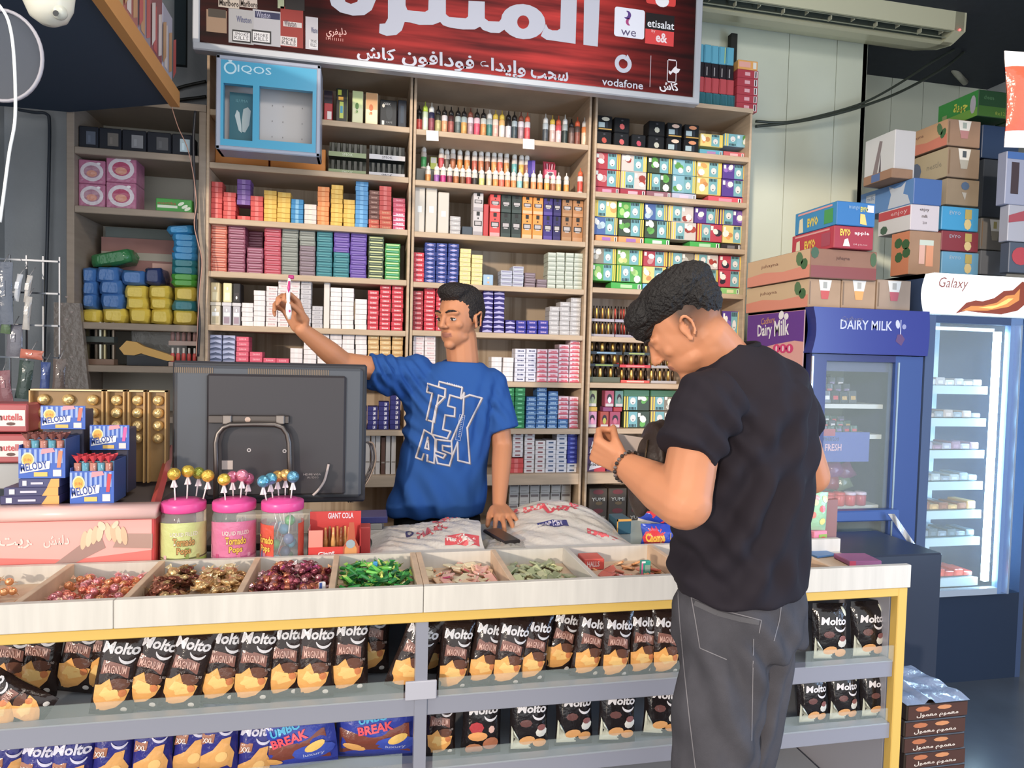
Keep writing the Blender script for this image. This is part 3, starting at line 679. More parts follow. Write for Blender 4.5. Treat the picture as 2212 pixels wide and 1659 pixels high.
# --- clear boxes of the fifth shelf behind the monitor
for k, (x0, x1, y, c, c2) in enumerate(((455, 475, 598, 'd8c490', 'e8dcb0'), (482, 501, 600, 'ece0a8', 'f4ecd0'), (503, 520, 601, '201c20', '3c3438'))):
    carton(1, 4, x0, x1, y, c, ['gold perfume box above the clear boxes, far end', 'cream perfume box above the clear boxes', 'black perfume box with white drop'][k], base=.105, h=.088, draw=(lambda c2, k: lambda m, w, H: (m.rect(w * .2, H * .1, w * .8, H * .5, -.001, c2), m.ell(w * .5, H * (.7 if k < 2 else .25), w * .12, H * .09, -.0015, 'f4f0e8', n=8)))(c2, k), cat='perfume box', name='perfume_box')
for k, (x0, x1, y, c) in enumerate(((454, 477, 645, 'd8ccb0'), (480, 500, 646, 'ccc8d0'), (502, 520, 647, 'c0bcc4'))):
    X0, X1, z, H = slot(1, 4, x0, x1, y); w = X1 - X0; H = .104; t = thing('perfume_box', ['cream lidded perfume box, lower tier at the far end', 'silver lidded perfume box, lower tier, middle', 'silver lidded perfume box, lower tier, last'][k], 'perfume box', (X0, 3.34, z))
    m = M(); m.bbox(0.002, 0, 0, w - .002, .06, H * .84, c, b=.002); m.rect(w * .2, H * .08, w * .8, H * .36, -.001, 'a890a0' if k else 'c0b490'); m.rect(w * .15, H * .4, w * .85, H * .56, -.001, 'f0f4f4'); m.ell(w * .5, H * .66, w * .1, H * .07, -.0015, 'ffffff', n=8); m.build('carton', SATIN, t)
    M().bbox(-.001, -.002, H * .845, w + .001, .062, H, 'd8d4d8' if k else 'd8d0c0', b=.002).build('lid', SATIN, t)
carton(1, 4, 700, 713, 606, 'e0d8d0', 'tall thin white carton standing on end, fifth shelf behind the monitor', d=.06)
# --- white loose packs on the open board under the thick shelf
for r_ in range(4):
    n = [7, 6, 6, 6][r_]; x = 1098 + (2 if r_ else 0)
    for i in range(n):
        X0 = at(x, 1110, Y=3.36).x; X1 = at(x + 21.5, 1110, Y=3.36).x; z = 0.6456 + r_ * 0.0555
        m = M(); m.bbox(0, 0, 0, X1 - X0 - .002, .03, .055, 'cfc6ba', b=.002); w = X1 - X0; m.rect(w * .1, .036, w * .85, .048, -.001, '8c7c74'); m.rect(w * .15, .01, w * .7, .014, -.001, 'b0a498')
        m.build('tissue_pack', PRINT, None, (X0, 3.37 + .01 * R.random(), z), (0, 0, .04 * (R.random() - .5)), '%s small white pack, %s row under the thick board behind the clerk' % (ow[i], ['bottom', 'second', 'third', 'top'][r_]), 'pack', 'white packs under the thick board')
        x += 22.6

# ------------------------------------------------------------------ unit by the pale wall
def d_cube(c):
    def f(m, w, H):
        m.ell(w * .5, H * .4, w * .16, H * .2, -.001, c, n=7, rot=.5); m.ell(w * .5, H * .8, w * .08, H * .05, -.001, '4c4c54', n=8)
    return f
def d_cook(c):
    def f(m, w, H):
        m.ell(w * .55, H * .78, w * .26, H * .13, -.001, c, n=10); m.rect(w * .1, H * .22, w * .5, H * .55, -.001, 'a8c0c8'); m.rect(w * .55, H * .2, w * .7, H * .6, -.001, '2c3440'); m.rect(w * .1, H * .08, w * .95, H * .16, -.001, 'c89c40')
    return f
bz = [(1289, 1323, 'c84c3c'), (1327, 1361, 'd85c5c'), (1365, 1397, 'c8445c'), (1401, 1437, 'c0c0b0'), (1441, 1474, 'f0c8b0'), (1478, 1511, 'e09060')]
for k, (x0, x1, c) in enumerate(bz):
    for j in (0, 1):
        if j and k == 2: continue
        X0, X1, z, H = slot(3, 0, x0, x1, 281 + (x0 - 1289) * .095, 3.34); w = X1 - X0; Hh = .076
        m = M(); m.bbox(0, 0, 0, w - .001, .076, Hh, '16181c', b=.004); (d_cook if k > 3 or (k == 0 and j) else d_cube)(c if not (k == 0 and j) else 'd8d0b8')(m, w, Hh)
        m.build('black_box', SATIN, None, (X0, 3.34 + .004 * R.random(), z + j * (Hh + .0006)), None, 'black cube box, %s tier, %s' % ('upper' if j else 'lower', ['at the left divider', 'second along', 'single one in the gap', 'orange splash right of the gap', 'second from fruit boxes', 'touching the fruit boxes'][k]), 'box', 'black boxes two high')
FR = {'red': ('b83040', 'e8a0a0'), 'choc': ('d4c8c0', 'b83c2c'), 'kiwi': ('3c4c38', '5cb040'), 'mint': ('80b8c8', '60b048'), 'citrus': ('e8d070', 'f0a048'), 'grape': ('5c3c98', '9c70c8'), 'green': ('48a83c', 'a8d870'), 'blueb': ('4868a8', 'b8d0e0'), 'berry': ('c83850', '3c3444'), 'coco': ('8c8474', 'd8d4c8'), 'lemon': ('78b048', 'e8e880')}
def fruitbox(x0, x1, lvl, ybot, ytop, kind, label, flip=False, up=0.0, rot=0.0, bay=3, Y=3.345):
    zb = at((x0 + x1) / 2, ybot, Y=Y).z; zt = at((x0 + x1) / 2, ytop, Y=Y).z
    X0 = at(x0, ytop, Y=Y).x; X1 = at(x1, ytop, Y=Y).x; zb = max(zb, LV[3][lvl] + .0006); zt = min(zt, (LV[3][lvl - 1] if lvl else TOPZ[3]) - TH - .002); w = X1 - X0 - .001; H = zt - zb - .0008; a, b_ = FR[kind]
    m = M(); m.bbox(0, 0, 0, w, .085, H, a, b=.002)
    px0, px1 = (0.02, .46) if not flip else (.54, .98); qx0, qx1 = (.48, .84) if not flip else (.18, .52); yx0, yx1 = (.86, .99) if not flip else (.01, .16)
    rr = random.Random(int(x0 * 7 + ytop))
    for i in range(3): m.ell(w * (px0 + .1 + (px1 - px0 - .2) * rr.random()), H * (.2 + .6 * rr.random()), w * (.1 + .05 * rr.random()), H * (.14 + .1 * rr.random()), -.001 - i * .0003, [b_, mul(b_, .75), 'f0ece0'][i], n=8, rot=rr.random() * 3)
    m.rect(w * px0, H * .66, w * (px0 + .1), H * .9, -.0022, 'f0f0e8')
    m.rect(w * qx0, H * .04, w * qx1, H * .96, -.001, '70b0b8')
    zc0, zc1 = (.78, .95) if not flip else (.05, .22)
    for i in range(5): m.rect(w * (qx0 + .03 + (qx1 - qx0 - .06) * i / 5), H * zc0, w * (qx0 + .03 + (qx1 - qx0 - .06) * (i + .62) / 5), H * zc1, -.0015, '18242c')
    zc = .42 if not flip else .58
    m.ell(w * (qx0 + qx1) / 2, H * zc, w * .11, H * .22, -.0016, 'e0dcd8', n=10); m.ell(w * (qx0 + qx1) / 2, H * (zc - .1), w * .025, H * .04, -.0021, '303038', n=6)
    m.rect(w * yx0, H * .02, w * (yx0 + .05), H * .98, -.001, 'f0cc20'); m.rect(w * (yx1 - .05), H * .02, w * yx1, H * .98, -.001, 'f0cc20')
    return m.build('flavour_box', PRINT, None, (X0, Y + .003 * R.random(), zb), (0, rot, 0), label, 'box', 'yellow-striped fruit boxes by the pale wall')
SN = {0: 'under the red sign', 1: 'upper dense shelf', 2: 'middle dense shelf', 3: 'lower dense shelf'}
fruit_names = {'red': 'red', 'choc': 'white and red', 'kiwi': 'dark green', 'mint': 'mint', 'citrus': 'yellow citrus', 'grape': 'purple', 'green': 'green', 'blueb': 'blue', 'berry': 'red berry', 'coco': 'grey', 'lemon': 'lime'}
rowdef = [
    (0, 289, 317, [(1514, 1563, 'citrus', 0), (1566, 1617, 'mint', 1)], 'upper'),
    (1, 326, 364, [(1288, 1342, 'red', 0), (1344, 1399, 'choc', 0), (1401, 1453, 'kiwi', 0), (1455, 1505, 'mint', 0), (1507, 1561, 'citrus', 0), (1563, 1614, 'grape', 0)], 'upper'),
    (1, 364, 402, [(1286, 1340, 'red', 0), (1342, 1397, 'choc', 1), (1399, 1452, 'kiwi', 1), (1454, 1504, 'mint', 0), (1506, 1559, 'citrus', 0), (1561, 1613, 'grape', 0)], 'lower'),
    (2, 430, 467, [(1284, 1334, 'citrus', 1), (1336, 1392, 'green', 0), (1394, 1443, 'blueb', 0), (1445, 1500, 'choc', 1), (1502, 1554, 'grape', 0), (1556, 1610, 'grape', 1)], 'upper'),
    (2, 467, 506, [(1284, 1335, 'blueb', 0), (1337, 1392, 'kiwi', 0), (1394, 1449, 'kiwi', 0), (1451, 1505, 'choc', 1), (1507, 1561, 'berry', 1), (1563, 1609, 'citrus', 0)], 'lower'),
    (3, 533, 569, [(1280, 1332, 'coco', 0), (1334, 1389, 'lemon', 0), (1391, 1443, 'red', 0), (1445, 1500, 'coco', 1), (1502, 1553, 'choc', 1), (1555, 1606, 'berry', 0)], 'upper'),
    (3, 569, 606, [(1279, 1331, 'green', 0), (1333, 1388, 'green', 1), (1390, 1440, 'citrus', 0), (1442, 1521, 'blueb', 1), (1523, 1552, 'coco', 0), (1554, 1605, 'berry', 0)], 'lower')]
for lvl, yt, yb, L, tier in rowdef:
    for i, (x0, x1, k, fl) in enumerate(L):
        sl = .078 if lvl < 2 else .066 if lvl == 2 else .05; dx = (x0 + x1) / 2 - 1288
        if lvl == 0: dx = 0
        zmin = LV[3][lvl]
        fruitbox(x0, x1, lvl, yb + dx * sl, yt + dx * sl + .4, k, '%s yellow-striped fruit box, %s tier, %s of %s' % (fruit_names[k], tier, ['first', 'second', 'third', 'fourth', 'fifth', 'sixth'][i], SN[lvl]), flip=bool(fl))
for lvl, yt, L in ((0, 319, [(1512, 1562, '58a8c0', 'b080b8'), (1564, 1617, 'd05c60', 'e8b0b0')]), (1, 403, [(1285, 1338, 'b83850', 'd898b8'), (1340, 1395, 'b02c44', 'e0b0c0'), (1397, 1450, '98606c', 'c8b0b8'), (1452, 1504, 'c0c0d8', 'd8c8e0'), (1530, 1612, 'e84c60', 'f490a8')]),
                   (2, 507, [(1286, 1334, 'f09c50', 'a870c0'), (1336, 1391, 'f09c50', 'a870c0'), (1393, 1447, '2cb038', 'd8e8d8'), (1490, 1556, '38b848', 'b8e0b8'), (1558, 1608, '342c30', '787478')]),
                   (3, 606, [(1320, 1387, '34b038', 'b0e0a0'), (1389, 1418, '70b8d8', 'c890c8'), (1520, 1556, '78c060', 'c8b0c8'), (1558, 1604, '88c870', 'd8d8a0')])):
    for i, (x0, x1, c, c2) in enumerate(L):
        dx = 0 if lvl == 0 else (x0 + x1) / 2 - 1288; sl = [0, .078, .07, .05][lvl]
        X0, X1, z, H = slot(3, lvl, x0, x1, yt + dx * sl, 3.345); H = max(.02, min(H, .034)); w = X1 - X0
        m = M(); m.box(0, 0, 0, w, .085, H, c); m.rect(w * .3, H * .25, w * .68, H * .75, -.001, c2); m.rect(w * .86, H * .15, w * .96, H * .85, -.001, 'f0f0f0'); m.rect(w * .89, H * .2, w * .93, H * .8, -.0015, '303030')
        m.build('box_tray', PRINT, None, (X0, 3.345, z), None, '%s outer tray under fruit boxes, %s on the %s' % (cnm(c), ['first', 'second', 'third', 'fourth', 'fifth'][i], SN[lvl]), 'tray')


# trays of lighters / foil cigars
def foiltray(x0, x1, ybot, ytop, n, cs, front, label, lvl, fh=.014, fc=None, up=0.0):
    z = LV[3][lvl] + .0006 + up; X0 = at(x0, ytop, Y=3.35).x; X1 = at(x1, ytop, Y=3.35).x; H = at((x0 + x1) / 2, ytop, Y=3.35).z - z; w = X1 - X0
    t = thing('lighter_tray', label, 'display box', (X0, 3.35, z))
    m = M(); m.box(0, 0, 0, w, .004, fh, front); m.box(0, .05, 0, w, .054, fh * 1.6, front); m.box(0, .004, 0, w, .05, .004, front)
    if fc: m.rect(w * .2, fh * .25, w * .8, fh * .75, -.001, fc)
    m.build('tray', PRINT, t)
    for i in range(n):
        c = cs[i % len(cs)]; xx = w * (i + .5) / n
        k = M(); k.smooth = True; k.lathe([(w / n * .36, .005), (w / n * .36, H * .8), (w / n * .2, H * .86), (w / n * .2, H)], 6, [c, c, '2c2420'], cx=xx, cy=.026); k.build('lighter', METAL, t)
    return t
G1 = ['f0a030', '5c4a28', 'f0b840', '4c3a20']; G2 = ['c8402c', '3c2824', '8c3428']
G3 = ['c89838', '2c2018', 'e8b850', '241812']
foiltray(1276, 1328, 727, 693, 8, G1, 'b0a8b0', 'white tray of gold lighters, bottom tier at the divider', 4)
foiltray(1330, 1382, 727, 694, 8, G2, 'a8a0b0', 'white tray of red lighters, bottom tier near the head', 4)
foiltray(1277, 1328, 690, 660, 8, G1, 'b0a8b0', 'white tray of gold lighters, upper tier at the divider', 4, up=.078)
foiltray(1330, 1380, 690, 662, 8, G2, 'a8a0b0', 'white tray of red lighters, upper tier near the head', 4, up=.078)
foiltray(1272, 1340, 827, 790, 6, G3, '5c6048', 'olive tray of gold cigars, bottom tier', 5, fh=.028)
foiltray(1342, 1404, 827, 795, 6, G3, 'e04c38', 'red tray of gold cigars, bottom tier', 5, fc='f0c0b0')
foiltray(1407, 1462, 827, 797, 6, ['e8b850', '584028'], 'b8b0b0', 'white tray of gold cigars, bottom tier', 5)
foiltray(1274, 1338, 788, 762, 5, G3, '202830', 'black tray of gold cigars, middle tier', 5, fc='88a040', up=.082)
foiltray(1340, 1406, 790, 764, 6, G3, 'd8242c', 'bright red tray of gold cigars, middle tier', 5, fc='f08080', up=.08)
foiltray(1408, 1460, 790, 768, 6, ['e8b850', '584028'], 'b0a8a8', 'white tray of gold cigars, middle tier', 5, up=.08)
foiltray(1276, 1345, 760, 737, 6, G3, '24303c', 'black tray of gold cigars, top tier', 5, fc='88b0d0', up=.145)
foiltray(1348, 1404, 760, 738, 7, G3, '303834', 'dark tray of gold cigars, top tier', 5, fc='a0b050', up=.145)
fruitbox(1562, 1600, 4, 724, 672, 'grape', 'blue and purple fruit box alone beside the customer head', bay=3)
carton(3, 4, 1545, 1560, 662, '5c4438', 'small brown box behind the customer head', d=.05)
# seventh shelf: small perfume-like boxes two high, then green fruit boxes
def d_head(c):
    def f(m, w, H): m.ell(w * .5, H * .55, w * .28, H * .26, -.001, '2c1c24', n=8); m.ell(w * .5, H * .42, w * .2, H * .2, -.0015, c, n=8); m.rect(w * .08, H * .02, w * .92, H * .2, -.001, 'c8c0c0')
    return f
for x0, x1, c, hc, nm, j in ((1270, 1290, 'c88cb0', 'e08cb0', 'pink', 0), (1297, 1316, 'a84030', 'b0b030', 'rust', 0), (1318, 1341, 'a84060', 'c86080', 'crimson', 0), (1270, 1289, '98a870', '7c8c70', 'olive', 1), (1306, 1326, 'b04864', 'd8e0f0', 'magenta', 1), (1328, 1346, '5c8c84', '8c9c94', 'teal', 1)):
    X0, X1, z, H = slot(3, 6, x0, x1, 880, 3.345); w = X1 - X0
    m = M(); m.bbox(0, 0, 0, w, .05, .083, c, b=.002); d_head(hc)(m, w, .083); m.build('perfume_box', PRINT, None, (X0, 3.345, z + j * .108), None, 'small %s box with dark head print, %s tier, seventh shelf by the wall' % (nm, 'upper' if j else 'lower'), 'perfume box')
for x0, x1, c, nm in ((1270, 1291, 'c8a020', 'yellow'), (1303, 1324, '8c3c70', 'purple'), (1326, 1345, 'b02830', 'red')):
    carton(3, 6, x0, x1, 866, c, 'low %s box between the two tiers, seventh shelf by the wall' % nm, base=.084, h=.0228, d=.05)
for i, (x0, x1) in enumerate(((1348, 1404), (1406, 1462))):
    for j in (0, 1): fruitbox(x0, x1, 6, 924 - j * 37, 888 - j * 37, 'coco' if i else 'kiwi', 'yellow-striped dark fruit box, seventh shelf, %s tier, %s' % (['lower', 'upper'][j], ['beside perfume boxes', 'behind the black shirt'][i]), flip=True)
    carton(3, 6, x0, x1, 834, '3c7450', 'green outer carton on top of fruit boxes, %s' % ['beside perfume boxes', 'behind the black shirt'][i], base=.163, h=.034)
# eighth shelf: chewing gum cartons
def d_gum(m, w, H):
    m.rect(w * .5, H * .55, w, H, -.001, 'b02858'); m.rect(w * .42, 0, w, H * .5, -.001, 'c02c3c'); m.poly([(w * .16, H * .08), (w * .95, H * .32), (w * .3, H * .78)], -.0015, 'd8d4d8'); m.text('trident', w * .12, H * .33, H * .2, -.002, '181418', w=w * .8, bold=.02, res=1); m.text('25', w * .7, H * .8, H * .12, -.002, 'f0d0d8', w=w * .2, res=1)
for i, (x0, x1) in enumerate(((1266, 1309), (1311, 1358))):
    for j in (0, 1):
        X0, X1, z, H = slot(3, 7, x0, x1, 980, 3.345); w = X1 - X0 - .001; Hh = .088
        m = M(); m.bbox(0, 0, 0, w, .09, Hh, '4c2c58', b=.002); d_gum(m, w, Hh); m.build('gum_box', PRINT, None, (X0, 3.345, z + j * (Hh + .0006)), None, 'purple and red chewing gum box, %s tier, %s' % (['lower', 'upper'][j], ['at the divider', 'behind the customer hands'][i]), 'gum box')
def d_lab(m, w, H):
    m.rect(w * .08, H * .3, w * .14, H * .8, -.001, '404040')
    m.ell(w * .45, H * .55, w * .06, H * .18, -.001, '303030', n=8)
    for i in range(6): m.rect(w * (.6 + .06 * i), H * .3, w * (.63 + .06 * i), H * .8, -.001, '505050')
for j in range(3): carton(3, 7, 1362, 1401, 1000, 'c8c4b8' if j != 1 else '98a8b8', 'white printed carton right of the gum, %s' % ['bottom', 'middle', 'top'][j], base=.058 * j, h=.057, draw=d_lab)
# jelly cartons below
def d_yum(m, w, H):
    for k, z in enumerate((.62, .1)):
        m.text('YUMI', w * .5, H * z + H * .08, H * .1, -.0015, 'c8c4b8', w=w * .72, bold=.02, res=1, center=True)
        m.ell(w * .5, H * (z + .28), w * .3, H * .07, -.001, '7c3438', n=8); m.ell(w * .55, H * (z - .03), w * .2, H * .05, -.0012, '7c6440', n=7)
for i, (x0, x1) in enumerate(((1272, 1312), (1314, 1354), (1356, 1396))):
    X0 = at(x0, 1080, Y=3.35).x; X1 = at(x1, 1080, Y=3.35).x
    m = M(); m.bbox(0, 0, 0, X1 - X0 - .001, .1, .19, '54483c', b=.003); d_yum(m, X1 - X0, .19); m.build('jelly_box', PRINT, None, (X0, 3.35, .6456), None, 'dim brown jelly box under the thick board, %s' % ['at the divider', 'middle one', 'behind the snack bags'][i], 'box')

# ------------------------------------------------------------------ on top of the unit by the wall
zt = TOPZ[3] + .0226; Yt = 3.36
for j, (c, e, nm) in enumerate((('2c7480', '1c5c68', 'teal'), ('c8444c', 'a83440', 'red'), ('241c24', '3c343c', 'black'), ('58b0cc', '3c98b8', 'sky blue'))):
    yb = [232, 195, 156, 120][j]; yt_ = [196, 158, 122, 79][j]
    for i in range(5):
        x0 = 1505 + 16.3 * i + (2 if j == 0 else 0); X0 = at(x0, yb, Y=Yt).x; X1 = at(x0 + 15.6, yb, Y=Yt).x; hh = [.084, .078, .074, .092][j]; z = zt + [0, .0846, .1632, .2378][j] + .001
        m = M(); w = X1 - X0; m.bbox(0, 0, 0, w, .1, hh, c, b=.003); m.rect(w * .1, hh * .08, w * .16, hh * .92, -.001, e)
        if j == 2: m.rect(w * .3, hh * .1, w * .45, hh * .7, -.0012, 'a8a0a0')
        if j == 0: [m.rect(w * (.3 + .2 * q), hh * .1, w * (.36 + .2 * q), hh * .9, -.0012, e) for q in range(3)]
        if j == 3 and i == 3: m.rect(w * .75, hh * .05, w * .86, hh * .95, -.0012, 'c8d860')
        m.build('upright_box', PRINT, None, (X0, Yt + .003 * R.random(), z), None, '%s upright box on top of the shelves, %s in its tier' % (nm, ['next to the sign', 'second from the sign', 'middle one', 'fourth from the sign', 'farthest from the sign'][i]), 'box', '%s boxes on top of the shelves' % nm)
X0 = at(1592, 200, Y=3.34).x; X1 = at(1637, 200, Y=3.34).x; w = X1 - X0
for j in range(5):
    m = M(); m.bbox(0, 0, 0, w, .1, .0425, 'b83444', b=.002); m.rect(w * .35, .012, w * .6, .03, -.001, 'e8a8b0'); m.rect(w * .8, .004, w * .95, .038, -.001, 'e8e0e0'); m.rect(w * .84, .006, w * .9, .036, -.0015, '4c2c30')
    m.build('flat_box', PRINT, None, (X0, 3.34, zt + .001 + j * .0432), None, 'crimson flat box stacked beside the teal ones, %s' % ['bottom', 'second', 'third', 'fourth', 'topmost'][j], 'box')
m = M(); m.bbox(0, 0, 0, w * .95, .1, .047, 'f0a848', b=.002); m.rect(w * .05, .01, w * .6, .038, -.001, 'f0a898'); m.rect(w * .72, .006, w * .88, .04, -.001, 'e8e4d8'); m.build('flat_box', PRINT, None, (X0, 3.34, zt + .2175), None, 'orange flat box on top of the crimson ones', 'box')

# ------------------------------------------------------------------ dim unit in the corner
def lslot(x0, x1, ytop, z, Y=3.34): return max(at(x0, ytop, Y=Y).x, LX0 + .001) + .0005, min(at(x1, ytop, Y=Y).x, LX1 - .001) - .0005, z + .0006, at((x0 + x1) / 2, ytop, Y=Y).z - z
for i, (x0, x1, c) in enumerate(((166, 212, '5c6474'), (213, 262, '746c64'), (263, 316, '8c8c90'), (317, 370, '5c5c60'), (371, 416, 'b8d0dc'))):
    X0, X1, z, H = lslot(x0, x1, 276, LZ[0]); w = X1 - X0; H = .1
    m = M(); m.bbox(0, 0, 0, w, .1, H, '1c202c', b=.004); m.rect(w * .4, H * .22, w * .88, H * .78, -.001, c); m.rect(w * .5, H * .3, w * .62, H * .6, -.0015, mul(c, 1.3)); m.build('black_box', PRINT, None, (X0, 3.34, z), None, 'black box with %s window in the dim corner, %s' % (['slate', 'brown', 'grey', 'dark grey', 'pale blue'][i], ['first from the wall', 'second', 'middle', 'fourth', 'last'][i]), 'box')
for i in range(2):
    for j in range(2):
        x0, x1 = ((163, 228), (229, 295))[i]; X0, X1, z, H = lslot(x0, x1, 330, LZ[1]); w = X1 - X0; Hh = w * .97
        m = M(); m.bbox(0, 0, 0, w - .001, .12, Hh - .001, 'b8688c', b=.003); m.ell(w / 2, Hh / 2, w * .43, Hh * .4, -.001, 'd8ccd4', n=22); m.ell(w / 2, Hh / 2, w * .3, Hh * .26, -.0015, 'b8486c' if i else 'b07c90', n=18); m.ell(w / 2, Hh * .42, w * .2, Hh * .14, -.002, 'd89078', n=12); m.ell(w * .75, Hh * .85, w * .08, Hh * .05, -.002, 'ece4e8', n=8)
        m.build('tissue_box', FILM, None, (X0, 3.34, z + j * Hh), None, 'pink box with round white wreath, %s %s of four' % (['lower', 'upper'][j], ['left', 'right'][i]), 'box')
X0, X1, z, H = lslot(336, 415, 428, LZ[1], 3.33); w = X1 - X0; H = .06
m = M(); m.bbox(0, 0, 0, w, .05, H, '3c9c38', b=.003); m.rect(w * .05, H * .3, w * .6, H * .5, -.001, 'd8e0c8')
for a, b_ in ((.7, .55), (.8, .35), (.88, .2)): m.ell(w * a, H * b_ + .006, w * .1, H * .12, -.0015, 'e0ecd0', n=8, rot=.5)
m.text('mastika', w * .06, H * .55, H * .22, -.001, 'b83c3c', w=w * .5, res=1); m.build('gum_box', PRINT, None, (X0, 3.33, z), None, 'green box with white gum pieces in the dim corner', 'gum box')
# cardboard at the back of the corner shelf
X0 = at(218, 540, Y=3.5).x; X1 = at(395, 540, Y=3.5).x; z = LZ[2] + .001
m = M(); w = X1 - X0; m.box(0, 0, 0, w, .1, .40, 'a8746c', front='9c6c64'); m.rect(.0, .3, w, .335, -.001, 'a8a090'); m.rect(w * .62, .2, w * .98, .29, -.001, 'd8a898'); m.box(0.01, .02, .40, w - .02, .09, .45, '6c7470'); m.build('carton_box', CARD, None, (X0, 3.505, z), None, 'dusty pink carton behind the piled bags', 'box')


# pillow bag: puffy body, crimped ends, wrinkled film
def pillow(w, h, d, col, nu=8, nv=10, seed=0, col2=None, draw=None, crimp=.06):
    """bag lying in the XZ plane, front towards -Y, base at z=0, centred in x; returns M"""
    rr = random.Random(seed); m = M(); m.smooth = True
    ph = [rr.random() * 6 for _ in range(6)]
    def prof(u, v):
        a = max(0.0, 1 - abs(2 * u - 1) ** 2.6) ** .55; vv = min(1, max(0, (v - crimp) / (1 - 2 * crimp)))
        b = max(0.0, 1 - abs(2 * vv - 1) ** 2.8) ** .5
        return a * b
    def wr(u, v): return .06 * math.sin(9 * u + 5 * v + ph[0]) * math.sin(7 * v + ph[1]) + .04 * math.sin(17 * v + 8 * u + ph[2])
    def fn(sgn):
        def f(u, v):
            k = prof(u, v); wd = w * (1 - .06 * math.sin(PI * v) ** 2)
            y = sgn * (.0006 + d / 2 * k * (1 + wr(u, v) * (1 if k > .05 else 0)))
            return ((u - .5) * wd + .004 * math.sin(6 * v + ph[3]) * w * 4, y, v * h)
        return f
    f0 = fn(-1); f1 = fn(1)
    cf = (lambda u, v: (col2 if (v < crimp or v > 1 - crimp) and col2 else col))
    m.grid(f0, nu, nv, cf); m.grid(lambda u, v: f1(1 - u, v), nu, nv, cf)
    m.front = f0
    return m


BAGC = [('3c74b8', 'blue'), ('e8c81c', 'yellow'), ('2c7c44', 'green'), ('2494d0', 'sky blue'), ('14808c', 'teal'), ('44a828', 'bright green'), ('28386c', 'navy')]
def flatbag(x0, x1, y0, y1, ci, label, Y=3.36, seed=0, d=.16, tilt=0, group=None):
    """a soft bag lying on its side: seen end-on, x0..x1 wide and y0..y1 (photo rows) tall"""
    a = at(x0, y1, Y=Y); b = at(x1, y0, Y=Y); a.x = max(a.x, LX0 + .004); b.x = min(b.x, LX1 - .003); w = b.x - a.x; h = b.z - a.z; rr = random.Random(seed)
    m = M(); m.smooth = True; ph = [rr.random() * 6 for _ in range(4)]; c = BAGC[ci][0]
    nu, nv = 12, 14
    def sh(u, v):   # u around, v front to back
        t = 2 * PI * u; ex = 5.5
        cx = abs(math.cos(t)) ** (2 / ex) * (1 if math.cos(t) > 0 else -1); cz = abs(math.sin(t)) ** (2 / ex) * (1 if math.sin(t) > 0 else -1)
        k = (1 - abs(2 * v - 1) ** 6) ** .5 if 0 < v < 1 else 0.0
        k = .62 + .38 * k
        wr = 1 + .05 * math.sin(5 * t + 9 * v + ph[0]) * (1 if v > 0 else 0) + .035 * math.sin(13 * v + 3 * t + ph[1])
        return (w / 2 + cx * w / 2 * k * wr, v * d, h / 2 + cz * h / 2 * k * wr)
    m.grid(lambda u, v: sh(-u, v), nu, nv, lambda u, v: c if v > .16 or v < .06 else mul(c, .8))
    m.put([sh(-i / nu, 0) for i in range(nu)], [tuple(range(nu))], c)
    m.sm[-1] = False
    if ci in (0, 1): m.put([(w * .1, .05, h * 1.0), (w * .5, .05, h * 1.01), (w * .5, .1, h * 1.02), (w * .1, .1, h * 1.02)], [(0, 1, 2, 3)], 'c8384c')
    return m.build('chip_bag', FILM, None, (a.x, Y, a.z), (0, tilt, 0), label, 'snack bag', group or 'snack bags piled in the dim corner')
k = 0
for x0, x1, y0, y1, ci, nm in ((164, 216, 667, 697, 1, 'bottom, first from the wall'), (218, 272, 665, 697, 1, 'bottom, second from the wall'), (275, 322, 664, 698, 1, 'bottom, third'), (323, 368, 667, 700, 1, 'bottom, fourth'), (370, 424, 669, 701, 1, 'bottom, under the tower'),
                              (153, 207, 632, 666, 0, 'second row at the wall'), (214, 266, 632, 668, 0, 'second row middle'), (268, 318, 641, 668, 1, 'second row'), (320, 366, 642, 668, 1, 'second row near tower'), (368, 425, 649, 671, 4, 'low in the tower'),
                              (152, 208, 605, 638, 0, 'third row at the wall'), (210, 264, 604, 637, 0, 'third row middle'), (266, 316, 616, 645, 1, 'third row'), (318, 366, 616, 645, 1, 'third row near tower'), (373, 424, 619, 650, 1, 'mid tower'),
                              (152, 206, 577, 610, 0, 'top row at the wall'), (204, 256, 576, 610, 0, 'top row middle'), (258, 313, 583, 614, 0, 'top row'), (310, 348, 577, 614, 6, 'top row, next to the tower')):
    flatbag(x0, x1, y0, y1 + 1, ci, '%s snack bag in the dim corner, %s' % (BAGC[ci][1], nm), seed=k, d=.18 + .02 * (k % 3)); k += 1
for y0, y1, ci, nm in ((604, 618, 5, 'lower'), (591, 606, 5, 'upper')): flatbag(367, 425, y0, y1, ci, 'bright green snack bag in the tower, %s' % nm, seed=k); k += 1
for y0, y1, ci, nm, dx in ((575, 593, 4, 'second', 0), (560, 577, 4, 'top teal', 0), (545, 562, 3, 'lowest', 0), (531, 548, 3, 'second', 3), (518, 534, 3, 'third', 4), (505, 520, 3, 'fourth', 1), (489, 507, 3, 'topmost', -8)):
    flatbag(367 + dx, 426 + (dx if dx < 0 else 0), y0, y1, ci, '%s snack bag in the tower, %s' % (BAGC[ci][1], nm), seed=k, tilt=-.1 if dx < 0 else 0); k += 1
flatbag(196, 290, 553, 580, 2, 'dark green snack bag lying behind the blue ones', Y=3.4, seed=60, tilt=-.22)
